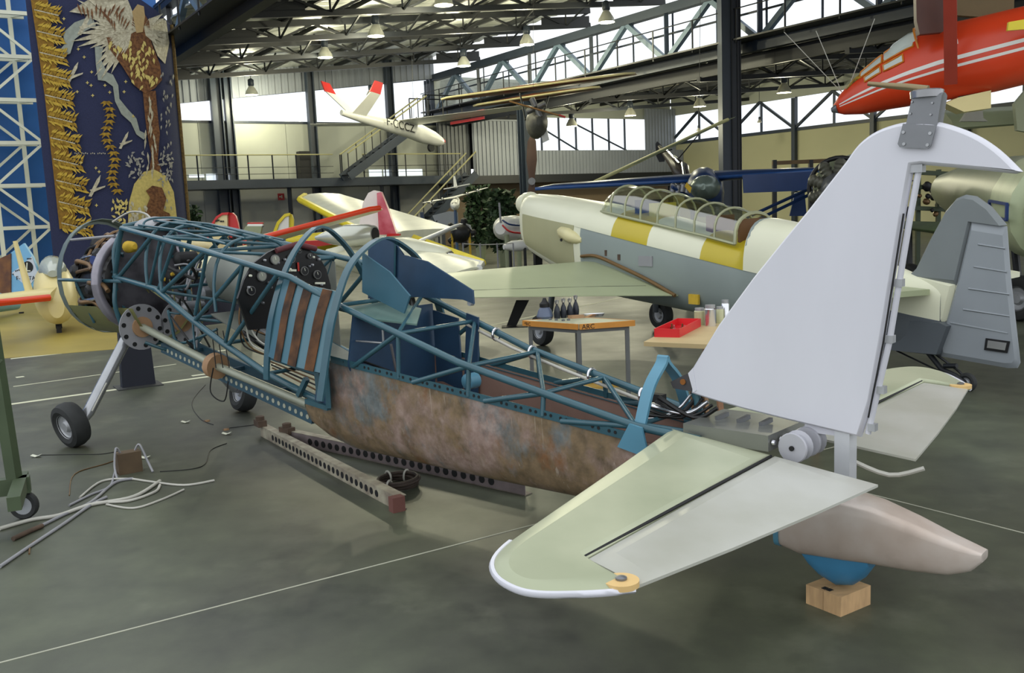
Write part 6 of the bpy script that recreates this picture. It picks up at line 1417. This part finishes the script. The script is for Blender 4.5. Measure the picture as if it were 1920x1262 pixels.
for f0, f1, a0, a1 in ((.16, .27, .75, 1.25), (.28, .42, .72, 1.4), (.18, .26, .42, .64), (.275, .37, .40, .62)):
    o = MB(); o.solid([[on_skin(f0 + (f1 - f0) * i / 4, a0 + (a1 - a0) * k / 3, .006) for k in range(4)] for i in range(5)], -side_r * .004); o.build('canopy_window', M_trans, RG, 60)
    lo = [on_skin(f0 + (f1 - f0) * i / 4, a0, .01) for i in range(5)]; hi_ = [on_skin(f0 + (f1 - f0) * i / 4, a1, .01) for i in range(5)]
    o = MB(); o.tube(lo + hi_[::-1], .012, 5, closed=True); o.build('window_frame', mat('frame_orange', (214, 130, 40), .4), RG, 60)
o = MB(); o.solid([[on_skin(f, a) for a in (.8, 1.0, 1.2)] for f in (.08, .12, .16, .19)], -side_r * .004); o.build('dark_blaze', mat('blaze', (88, 66, 24), .6, scale=20, c2=(190, 150, 30)), RG, 60)
ca, cb2 = nA + (nB - nA) * .19 + UZ * .22, nA + (nB - nA) * .43 + UZ * .30
body(ca, cb2, [(0, .05, .03, .05, 0), (.2, .2, .17, .1, 0), (.55, .27, .30, .12, 0), (.85, .28, .34, .12, 0), (1, .26, .33, .1, 0)], 'canopy_bubble', M_trans, RG)
for f in (.3, .62, .98):
    o = MB(); rr_ = ell(ca + (cb2 - ca) * f, (cb2 - ca).normalized(), .05 + .25 * f ** .5, .04 + .33 * f ** .55, .1, 20); o.tube(rr_[:11], .014, 5); o.build('canopy_frame', MATS['frame_orange'], RG, 60)
body(nB, nB + axn * 3.6, [(0, .36, .46, .42, 0), (.3, .28, .36, .32, .02), (.7, .16, .2, .18, .05), (1, .07, .1, .09, .08)], 'rear_fuselage', M_orr, RG)
o = MB(); o.prism([nB + axn * 2.9 + UZ * .15, nB + axn * 3.3 + UZ * .95, nB + axn * 3.7 + UZ * .95, nB + axn * 3.65 + UZ * .1], side_r * .05); o.build('tail_fin', M_orr, RG, 0)
wl_ = D(1722, 150, 11.6)
plate([(1714, -60), (1782, -60), (1790, 40), (1764, 62), (1722, 66), (1716, 40)], 11.5, .12, 'wing_pylon', M_maroon, RG)
o = MB(); o.bar(D(1781, -40, 11.0), D(1783, 158, 11.3), .14, .05); o.build('wing_strut', mat('strut_red', (150, 48, 30), .4), RG, 0)
o = MB(); o.bar(D(1772, 82, 11.22), D(1795, 78, 11.22), .03, .055); o.build('strut_band', M_glw, RG, 0)
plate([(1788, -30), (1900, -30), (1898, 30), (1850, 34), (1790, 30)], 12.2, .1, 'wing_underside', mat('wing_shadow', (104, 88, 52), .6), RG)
plate([(1890, 42), (1960, 30), (1960, 52), (1888, 58)], 10.9, .05, 'yellow_flap', M_yel, RG)
o = MB(); cw_ = on_skin(.60, -1.45, -.05); o.rev(cw_, side_r, [(-.05, .13), (.05, .13)], 18); o.build('belly_wheel', M_tyre, RG, 40)
plate([(1765, 196), (1790, 185), (1850, 172), (1850, 205), (1800, 212)], 11.7, .3, 'belly_fairing', M_crm, RG)
o = MB(); o.rev(D(1562, 206, 12.58), -axn, [(-.06, .07), (.02, .03)], 10); o.build('nose_hook', M_zinc, RG, 40)
for a in ((1470, 60), (1530, 58), (1640, 35)): o = MB(); o.tube([D(*a, 12.6), on_skin(.05 if a[0] < 1600 else .1, 1.5)], .005, 5); o.build('hanging_cable', M_pale, RG)
# --- grey glider wing under the red glider
GW = thing('hanging_grey_glider', D(1860, 240, 13.5), 'grey green glider wing hanging below the red glider', 'glider')
wingp(D(1790, 240, 14.5), D(2050, 222, 12.5), 1.6, 1.3, V((.2, 1, .25)), .2, 'wing', M_gg, GW)
plate([(1900, 195), (1925, 165), (1935, 250), (1905, 245)], 13.2, .1, 'tail_fin', M_gg, GW)
plate([(1800, 228), (1815, 205), (1840, 208), (1842, 222), (1850, 228)], 13.4, .1, 'skid_frame', mat('skid_grey', (150, 152, 140), .5), GW)
hang(D(1850, 200, 13.6), GW, 6.8)
# --- big grey green fuselage at the right edge
BF = thing('large_grey_fuselage', D(1830, 560, 13.5), 'large grey green aircraft fuselage at the right edge with blue marking', 'aircraft')
body(D(1775, 355, 17.8), D(2010, 395, 10.6), [(0, .28, .3, .3, 0), (.3, .45, .5, .5, 0), (.7, .6, .62, .62, 0), (.86, .62, .64, .64, 0)], 'fuselage', M_gg, BF)
body(D(1775, 355, 17.8) + (D(2010, 395, 10.6) - D(1775, 355, 17.8)) * .86, D(2010, 395, 10.6), [(0, .64, .66, .66, 0), (.3, .65, .66, .66, 0), (.9, .63, .64, .64, 0), (1, .5, .5, .5, 0)], 'nose_section', mat('pale_greenish', (188, 198, 160), .4), BF)
body(D(2010, 395, 10.6), D(2010, 395, 10.6) + (D(2010, 395, 10.6) - D(1775, 355, 17.8)).normalized() * 1.5, [(0, .5, .5, .5, 0), (.15, .56, .56, .56, 0), (.5, .46, .46, .46, 0), (.85, .24, .24, .24, 0), (1, .04, .04, .04, 0)], 'nose_cone', MATS['pale_greenish'], BF)
bA, bB = D(1775, 355, 17.8), D(2010, 395, 10.6); bax = (bB - bA).normalized(); bn = V((bax.y, -bax.x, 0)).normalized(); bn = bn if bn.x < 0 else -bn
PM = [bA + (bB - bA) * f + bn * .665 + UZ * dz for f, dz in ((.885, .10), (1.0, .10), (1.0, -.08), (.885, -.08))]
for a, b_ in ((0, 1), (1, 2), (2, 3), (3, 0)): o = MB(); o.bar(PM[a], PM[b_], .03, .03); o.build('marking_outline', mat('marking_blue', (34, 60, 120), .5), BF, 0)
wingp(D(1775, 432, 15), D(1660, 420, 17.5), 1.6, 1.3, V((-.3, -1, 0)), .18, 'wing', mat('wing_leaf_green', (96, 128, 70), .5), BF, .03, M_yel)
c = D(1706, 495, 14.5); c.z = .32; wheel(c, V((.95, .3, 0)), .32, .2, 'main_wheel', BF)
o = MB(); o.torus(c + V((.05, -.14, 0)), V((.95, .3, 0)), .18, .02, 18, 6); o.build('yellow_rim', M_yel, BF, 60)
o = MB(); o.tube([c, V((c.x + .1, c.y + .3, 1.5))], .05, 8); o.build('gear_leg', M_dark, BF)
for x, Y in ((1915, 12.2),):
    c = D(x, 500, Y); c.z = .3; wheel(c, V((.9, .4, 0)), .3, .2, 'main_wheel', BF); o = MB(); o.tube([c, V((c.x, c.y + .3, 1.4))], .05, 8); o.build('gear_leg', M_dark, BF)
# --- engine rig seen through the rudder notch
ER = thing('engine_rig', D(1780, 560, 20), 'dark engine rig with pale parts seen past the rudder cut out', 'engine')
for y in (325, 352, 392, 428): o = MB(); o.bar(D(1712, y - 2, 20), D(1842, y + 4, 20.2), .1, .09); o.build('rig_rail', mat('rig_olive', (60, 72, 50), .6), ER, 0)
for x in (1722, 1760, 1800, 1835): o = MB(); o.bar(V((D(x, 400, 20.1).x, D(x, 400, 20.1).y, 0)), D(x, 318, 20.1), .08, .08); o.build('rig_post', MATS['rig_olive'], ER, 0)
for k in range(26):
    x, y = random.uniform(1722, 1835), random.uniform(330, 425); c = D(x, y, 20 + random.uniform(-.2, .3)); o = MB(); r0 = random.uniform(.04, .12)
    o.rev(c, V((random.uniform(-1, 1), random.uniform(-1, 1), random.uniform(-1, 1))), [(-r0, r0 * .6), (-r0 * .4, r0), (r0 * .5, r0 * .9), (r0, r0 * .4)], 10); o.build('engine_part', [M_engine, M_glw, M_engine, M_zinc, M_brass][k % 5], ER, 40)
plate([(1786, 352), (1810, 345), (1830, 358), (1818, 372), (1790, 370)], 20.0, .08, 'pale_shield', mat('shield_pale', (214, 210, 170), .4), ER)
# --- left: cream glider nose, wing and tails
CG = thing('cream_glider', V((D(100, 600, 15.6).x, D(100, 600, 15.6).y, 0)), 'cream egg nosed glider with clear canopy on the yellow floor', 'glider')
gA = D(104, 560, 15.2); axc = V((-.42, .88, .03)).normalized()
body(gA, gA + axc * 5.5, [(0, .12, .14, .2, -.12), (.03, .26, .3, .36, -.08), (.09, .33, .45, .48, 0), (.2, .33, .48, .46, .05), (.4, .2, .28, .28, .15), (1, .06, .08, .08, .3)], 'fuselage', M_crm, CG, None, 22)
body(gA + axc * .25 + UZ * .38, gA + axc * 1.7 + UZ * .45, [(0, .08, .06, .05, 0), (.3, .22, .22, .08, 0), (.7, .2, .2, .08, 0), (1, .05, .05, .05, 0)], 'canopy', mat('canopy_smoke', (176, 182, 170), .08), CG)
o = MB(); skd = gA + axc * .4 - UZ * .62; o.bar(skd, skd + axc * 1.0, .08, .10); o.build('skid', M_black, CG, 0)
o = MB(); cwh = gA + axc * 1.2; cwh.z = .16; o.rev(cwh, UZ.cross(axc), [(-.05, .16), (.05, .16)], 14); o.build('wheel', M_tyre, CG, 40)
wingp(D(92, 558, 15.0), D(-120, 580, 13.4), 1.1, .8, V((-.1, 1, .1)), .14, 'wing', M_crm, CG, .06, M_orr)
o = MB(); o.tube([D(60, 566, 15.1), D(28, 452, 15.1)], [.07, .035], 8); o.build('raised_airbrake_spar', M_crm, CG, 60)
BT = thing('blue_tail_plane', V((D(50, 590, 19.5).x, D(50, 590, 19.5).y, 0)), 'sky blue and brown tailed plane behind the cream glider', 'aircraft')
tb2 = plate([(22, 558), (22, 474), (46, 456), (63, 482), (75, 514), (62, 540), (24, 558)], 19.5, .06, 'fin', M_sky, BT)
plate([(-20, 562), (-20, 494), (22, 475), (22, 562)], 19.55, .06, 'rudder', mat('brown_tail', (92, 56, 38), .5, scale=5, c2=(130, 84, 40)), BT)
dn = V((.15, 1, 0)).normalized(); P0t = D(22, 558, 19.5)
def ontail(px, py, off): return PL(px, py, P0t, dn) - dn * off
o = MB(); o.prism([ontail(x, y, .034) for x, y in ((24, 512), (42, 498), (62, 480), (74, 514), (60, 532), (48, 534))], dn * -.004); o.build('pale_diamond', mat('tail_pale', (204, 212, 222), .4), tb2, 0)
c = ontail(55, 500, .040); o = MB(); o.rev(c, -dn, [(0, .115), (.006, .115)], 22); o.build('black_disc', M_black, tb2, 40)
o = MB(); o.bar(c - dn * .01 + V((-.005, 0, .085)), c - dn * .01 + V((-.03, 0, -.08)), .022, .006, up=dn); o.bar(c - dn * .01 + V((-.03, 0, -.08)), c - dn * .01 + V((.05, 0, -.085)), .02, .006, up=dn); o.build('disc_mark', M_white, tb2, 0)
ext = V((1, -.15, 0))
text_obj('F-', 'registration', ontail(33, 525, .042), ext, UZ, .12, M_black, tb2, .002); text_obj('I', 'registration', ontail(44, 525, .042), ext, UZ, .12, M_black, tb2, .002); text_obj('TA', 'registration', ontail(56.5, 525, .042), ext, UZ, .12, M_black, tb2, .002)
for k, (x, y) in enumerate(((54, 485), (57, 485), (60, 485), (32, 508), (35, 507), (38, 506), (27, 514))):
    o = MB(); o.box(ontail(x, y, .042), .022, .004, .028); o.build('small_print', M_black, tb2, 0)
body(D(30, 570, 19.6), D(-80, 560, 17), [(0, .1, .12, .12, 0), (1, .3, .35, .35, 0)], 'tail_boom', M_sky, BT)
o = MB(); c = D(40, 585, 19.5); o.tube([c, V((c.x, c.y, 0))], .05, 8); o.build('tail_strut', M_dark, BT)
# --- mid-left: tails of gliders and the yellow edged jet glider
RC = thing('red_cream_tail_plane', V((D(425, 430, 21).x, D(425, 430, 21).y, 0)), 'plane with red and cream rounded rudder left of the red wing', 'aircraft')
plate([(391, 452), (398, 424), (409, 408), (418, 402), (427, 402), (428, 452)], 21, .06, 'fin', mat('fin_cream', (222, 208, 160), .5), RC)
plate([(388, 452), (394, 424), (406, 406), (417, 399), (430, 398), (428, 403), (418, 403), (409, 409), (399, 424), (393, 452)], 20.97, .06, 'fin_rim', M_redp, RC)
plate([(428, 440), (428, 399), (437, 399), (443, 405), (447, 418), (450, 434), (442, 446), (434, 446)], 21, .06, 'rudder', M_redp, RC)
P0r, dnr = D(391, 452, 21), V((.15, 1, 0)).normalized()
for x, y, w_ in ((408, 414, .05), (412, 413, .04), (417, 415, .05), (421, 415, .03), (413, 426, .03), (416, 425, .02)):
    o = MB(); o.box(PL(x, y, P0r, dnr) - dnr * .06, w_, .004, .035); o.build('small_print', M_black, RC, 0)
body(D(425, 472, 21), D(330, 470, 18), [(0, .1, .14, .14, 0), (1, .3, .3, .4, 0)], 'fuselage', MATS['fin_cream'], RC)
o = MB(); c = D(420, 470, 20.9); o.tube([c, V((c.x, c.y, 0))], .05, 8); o.build('tail_strut', M_dark, RC)
ST2 = thing('striped_tail_plane', V((D(470, 440, 20).x, D(470, 440, 20).y, 0)), 'grey tail plane with red, white and blue tip stripes', 'aircraft')
plate([(448, 447), (462, 424), (492, 424), (488, 447)], 20, .06, 'fin', M_gg, ST2)
for y0, y1, m in ((417, 420, M_redp), (420, 424, M_glw), (424, 426, M_dkblue)): plate([(464, y1), (466, y0), (494, y0), (493, y1)], 20, .065, 'tip_stripe', m, ST2)
c = D(470, 448, 20); o = MB(); o.tube([c, V((c.x, c.y, 0))], .06, 8); o.build('tail_strut', M_dark, ST2)
YT = thing('yellow_tail_glider', V((D(540, 440, 22).x, D(540, 440, 22).y, 0)), 'glider with pale yellow rimmed tail fin behind the blue arch', 'glider')
plate([(515, 446), (524, 420), (535, 404), (542, 402), (542, 446)], 22, .05, 'fin', M_glw, YT); plate([(542, 446), (541, 401), (548, 402), (551, 412), (550, 446)], 22, .05, 'rudder', M_yel, YT)
plate([(508, 447), (520, 416), (534, 401), (544, 399), (544, 404), (535, 407), (524, 420), (514, 447)], 21.98, .05, 'fin_rim', M_yel, YT)
body(D(540, 452, 22), D(660, 455, 21.2), [(0, .08, .1, .1, 0), (.5, .2, .22, .22, 0), (1, .22, .24, .24, 0)], 'fuselage', M_yel, YT)
plate([(562, 452), (625, 449), (628, 458), (566, 466)], 21.1, .4, 'red_side', M_redp, YT)
c = D(560, 460, 21.5); o = MB(); o.tube([c, V((c.x, c.y, 0))], .06, 8); o.build('skid_leg', M_dark, YT)
RW = thing('red_edged_wing_glider', V((D(560, 440, 15).x, D(560, 440, 15).y, 0)), 'glider whose long red edged wing slants up to the right', 'glider')
wingp(D(455, 455, 14), D(694, 392, 15.2), .6, .4, V((.15, 1, -.14)), .11, 'wing', mat('wing_pale_cream', (226, 220, 180), .4), RW, .045, M_orr)
c = D(455, 480, 14.0); body(c - V((.5, .5, .15)), c + V((.2, .9, 0)), [(0, .1, .12, .12, 0), (.4, .24, .22, .3, 0), (1, .12, .12, .14, .05)], 'fuselage', MATS['wing_pale_cream'], RW)
o = MB(); o.tube([c - UZ * .3, V((c.x, c.y, 0))], .08, 8); o.build('skid_leg', M_dark, RW)
JG = thing('jet_glider', V((D(740, 470, 16).x, D(740, 470, 16).y, 0)), 'pale jet glider with yellow edged wings and red and white fin', 'aircraft')
jr = D(745, 452, 16.6)
wingp(jr + V((-.3, 0, 0)), D(562, 374, 20.5), 1.5, .9, V((.85, .45, .1)), .16, 'wing', mat('wing_offwhite', (222, 222, 196), .35), JG, .07, M_yel)
wingp(jr + V((.1, -.3, -.05)), D(905, 494, 13.6), 1.4, .8, V((-.85, -.45, -.1)), .16, 'wing', MATS['wing_offwhite'], JG, .05, M_glw)
wingp(jr + V((.35, -.1, -.02)), D(912, 494, 13.62), .14, .12, V((-.85, -.45, -.1)), .17, 'yellow_trailing_edge', M_yel, JG)
body(D(615, 480, 16.6), D(853, 490, 14.6), [(0, .1, .12, .12, 0), (.3, .28, .3, .3, 0), (.65, .36, .36, .36, 0), (.9, .26, .24, .24, 0), (.97, .2, .17, .17, 0)], 'fuselage', MATS['wing_offwhite'], JG)
body(D(838, 489.5, 14.76), D(860, 491, 14.5), [(0, .22, .19, .19, 0), (.7, .17, .14, .14, 0), (1, .05, .05, .05, 0)], 'chrome_nose', M_chrome, JG)
body(D(592, 446, 16.0), D(703, 439, 15.5), [(0, .03, .03, .03, 0), (.25, .12, .12, .12, 0), (.55, .19, .19, .19, 0), (.9, .17, .17, .17, 0), (1, .14, .14, .14, 0)], 'jet_nacelle', M_alum, JG)
o = MB(); o.rev(D(703.5, 439, 15.5), D(703, 439, 15.5) - D(592, 446, 16.0), [(0, .11), (.01, .11)], 16); o.build('jet_outlet', M_black, JG, 40)
plate([(672, 440), (682, 380), (692, 362), (702, 357), (716, 360), (730, 395), (738, 440)], 16.4, .1, 'fin', mat('fin_white_pink', (232, 220, 214), .3), JG)
plate([(712, 440), (708, 362), (716, 360), (730, 395), (745, 440)], 16.26, .1, 'rudder', mat('fin_rose_red', (172, 44, 62), .3, scale=3, c2=(206, 108, 120)), JG)
plate([(728, 438), (750, 438), (750, 442), (726, 443)], 16.2, .12, 'red_fillet', M_redp, JG)
wingp(D(768, 461, 15.4), D(850, 424, 16.6), .6, .4, V((.3, 1, 0)), .08, 'tailplane', M_glw, JG)
o = MB(); c = D(760, 490, 15.4); c.z = .22; wheel(c, V((.8, -.3, 0)), .22, .12, 'main_wheel', JG); o.tube([c, c + UZ * .6], .05, 8); o.build('wheel_leg', M_dark, JG)
# --- white four engined model on a blue post
MP = thing('model_airliner', V((D(856, 450, 30).x, D(856, 450, 30).y, 0)), 'white four engined model aircraft on a blue post', 'model aircraft')
c = D(853, 380, 30); body(c + V((.02, 1.1, .12)), c + V((0, -.5, -.12)), [(0, .03, .04, .04, .05), (.3, .12, .14, .14, 0), (.8, .15, .17, .17, 0), (.95, .1, .1, .12, 0), (1, .03, .03, .04, 0)], 'fuselage', M_glw, MP)
for s_, tip in ((-1, (796, 380)), (1, (911, 353))): wingp(c + UZ * .16, D(*tip, 30.1), .3, .2, V((0, 1, 0)), .06, 'wing', M_glw, MP)
for x, y in ((808, 380), (830, 373), (876, 363), (896, 357)):
    e = D(x, y, 29.85); o = MB(); o.rev(e, V((0, -1, 0)), [(-.3, .02), (-.1, .05), (0, .05), (.05, .02)], 10); en = o.build('engine_pod', M_glw, MP, 40)
    for k in range(3): a = 1.0 + k * 2.09; o = MB(); o.bar(e - V((0, .04, 0)), e + V((math.cos(a) * .14, -.04, math.sin(a) * .14)), .03, .012, up=V((0, 1, 0))); o.build('propeller_blade', M_black, en, 0)
plate([(851, 352), (850, 330), (853, 330), (858, 352)], 31, .03, 'fin', M_glw, MP)
o = MB(); o.bar(D(832, 354.5, 31), D(881, 345, 31), .14, .03); o.build('tailplane', M_glw, MP, 0)
o = MB(); pz = c - UZ * .15; o.tube([V((pz.x, pz.y, 0)), pz], .05, 8); o.build('post', mat('post_blue', (70, 96, 130), .4), MP)
o = MB(); o.box(c + V((0, -.42, -.02)), .14, .02, .04); o.build('cockpit_window', M_black, MP, 0)
# --- displays round the plants
DB = thing('display_board', V((D(826, 450, 31).x, D(826, 450, 31).y, 0)), 'pale grey display board beneath the model aircraft', 'board')
plate([(811, 404), (842, 396), (858, 398), (860, 428), (822, 430)], 31.5, .05, 'panel', M_corr, DB)
for x in (822, 856): o = MB(); c = D(x, 425, 31.55); o.tube([V((c.x, c.y, 0)), c], .03, 6); o.build('leg', M_dark, DB)
EN = thing('engine_display', V((D(868, 460, 27).x, D(868, 460, 27).y, 0)), 'dark engine on a yellow stand beside the plants', 'engine')
c = D(864, 437, 27); o = MB(); o.rev(c, V((.2, -1, 0)), [(-.3, .2), (0, .3), (.2, .24), (.3, .1)], 14); o.build('crankcase', M_engine, EN, 40)
for k in range(5):
    a = k * 1.256; o = MB(); o.rev(c, V((math.cos(a), -.1, math.sin(a))), [(.2, .1), (.4, .1), (.44, .05)], 10); o.build('cylinder', M_engine, EN, 40)
for dx in (-.25, .25): o = MB(); o.bar(V((c.x + dx, c.y - .1, 0)), V((c.x + dx, c.y - .1, c.z)), .06, .06); o.build('stand_leg', M_yrag, EN, 0)
o = MB(); o.solid([[D(870, 418, 26.9), D(874, 424, 27)], [D(882, 422, 26.9), D(878, 430, 27)], [D(889, 444, 26.9), D(884, 444, 27)]], V((0, .1, 0))); o.build('white_cowling', M_glw, EN, 60)
E2 = thing('engine_display', V((D(795, 455, 27).x, D(795, 455, 27).y, 0)), 'dark blue engine with upright propeller left of the board', 'engine')
c = D(797, 428, 27); o = MB(); o.rev(c, V((.7, -.7, .1)), [(-.35, .16), (-.1, .24), (.25, .22), (.4, .08)], 12); o.build('block', M_engine, E2, 40)
o = MB(); o.bar(D(791, 398, 27), D(793, 420, 27), .12, .1); o.build('cylinder_bank', mat('engine_blue', (44, 62, 88), .4), E2, 0)
o = MB(); o.bar(D(805, 428, 26.8), D(820, 414, 26.8), .07, .03); o.build('propeller_blade', M_black, E2, 0)
o = MB(); o.box(V((c.x, c.y, (c.z - .2) / 2)), .5, .4, c.z - .2); o.build('plinth', M_gg, E2, 0)
HT = thing('white_gyro_pod', V((D(960, 470, 24).x, D(960, 470, 24).y, 0)), 'white cabin pod with navy and red stripes near the cream nose', 'aircraft')
c0_, c1_ = D(938, 428, 24.0), D(985, 428, 25.4); body(c0_, c1_, [(0, .15, .16, .16, 0), (.12, .3, .3, .3, 0), (.5, .34, .34, .34, 0), (.9, .26, .3, .26, 0), (1, .1, .12, .12, 0)], 'cabin', M_glw, HT)
for dz, m in ((.14, M_dkblue), (-.10, M_redp)): o = MB(); o.tube(smooth_path([D(942, 418 - dz * 40, 23.72) , D(955, 428 - dz * 55, 23.68), D(975, 431 - dz * 60, 23.9), D(985, 431 - dz * 60, 24.2)], 4), .025, 6); o.build('stripe', m, HT, 60)
o = MB(); o.tube([D(950, 440, 24), V((D(950, 440, 24).x, D(950, 440, 24).y, 0))], .06, 8); o.tube([D(972, 440, 24.6), V((D(972, 440, 24.6).x, D(972, 440, 24.6).y, 0))], .06, 8); o.build('leg', M_gg, HT)
o = MB(); o.tube([D(939, 418, 24), D(936, 380, 24)], .03, 6); o.build('mast', M_galv, HT)
SC = thing('white_floor_pod', V((D(965, 470, 22).x, D(965, 470, 22).y, 0)), 'small white wheeled pod on the floor under the striped cabin', 'vehicle')
cpod = D(968, 462, 22.5); body(cpod + V((-.3, -.1, 0)), cpod + V((.35, .2, 0)), [(0, .06, .06, .06, 0), (.3, .16, .14, .12, 0), (.8, .17, .15, .12, 0), (1, .08, .08, .08, 0)], 'hull', M_glw, SC)
for dx in (-.15, .2): o = MB(); cw_ = V((cpod.x + dx, cpod.y - .1, .1)); o.rev(cw_, V((.3, -1, 0)), [(-.04, .1), (.04, .1)], 12); o.tube([cw_, cpod + V((dx, 0, 0))], .04, 6); o.build('wheel', M_tyre, SC, 40)
BR = thing('rope_barrier', V((D(920, 470, 21).x, D(920, 470, 21).y, 0)), 'thin rope barrier on posts before the plants', 'barrier')
for x in (868, 900, 932, 962): o = MB(); c = D(x, 456, 22); o.tube([V((c.x, c.y, 0)), c], .02, 6); o.build('post', M_galv, BR)
o = MB(); o.tube([D(868, 457, 22), D(900, 459, 22), D(932, 458, 22), D(962, 456, 22)], .012, 5); o.build('rope', M_pale, BR)
# --- plants
def bush(px0, px1, py0, Y, label, n, seed, size=.16):
    random.seed(seed); A, B = D(px0, 430, Y), D(px1, 430, Y); top_ = D((px0 + px1) / 2, py0, Y).z; c = (A + B) / 2; W = (B - A).length / 2
    t = thing('potted_shrub', V((c.x, c.y, 0)), label, 'plant'); o = MB()
    for k in range(n):
        a = random.uniform(0, 6.28); rr = math.sqrt(random.random()); h_ = random.random() ** .8; wz = W * (1 - .75 * abs(h_ - .45) ** 1.4)
        p_ = V((c.x + math.cos(a) * rr * wz, c.y + math.sin(a) * rr * wz * .8, .5 + (top_ - .5) * h_)); d1 = V((random.uniform(-1, 1), random.uniform(-1, 1), random.uniform(-.6, .8))).normalized(); d2 = d1.cross(V((random.uniform(-1, 1), random.uniform(-1, 1), random.uniform(-1, 1)))).normalized(); L = size * random.uniform(.7, 1.5)
        o.add([p_, p_ + d1 * L * .5 + d2 * L * .28, p_ + d1 * L, p_ + d1 * L * .5 - d2 * L * .28], [(0, 1, 2, 3)])
    f_ = o.build('foliage', M_fgreen, t, 0); f_['kind'] = 'stuff'
    for k in range(4): o = MB(); o.tube([V((c.x + .06 * (k - 1.5), c.y, .3)), V((c.x + .4 * (k - 1.5) * W, c.y + random.uniform(-.3, .3), top_ * .75))], .03, 6); o.build('stem', M_brownrim, t, 60)
    o = MB(); o.rev(V((c.x, c.y, 0)), UZ, [(0, W * .3), (.45, W * .4), (.5, W * .4), (.46, W * .34)], 16); o.build('pot', M_gg, t, 40)
bush(874, 926, 352, 33, 'big dark leafy shrub left of the slim column', 1500, 5, .2)
bush(915, 972, 362, 28.5, 'dark leafy shrub just left of the cream aircraft nose', 1500, 6, .2)
bush(350, 378, 388, 30, 'dark leafy shrub peeping out right of the tapestry', 500, 8, .16)
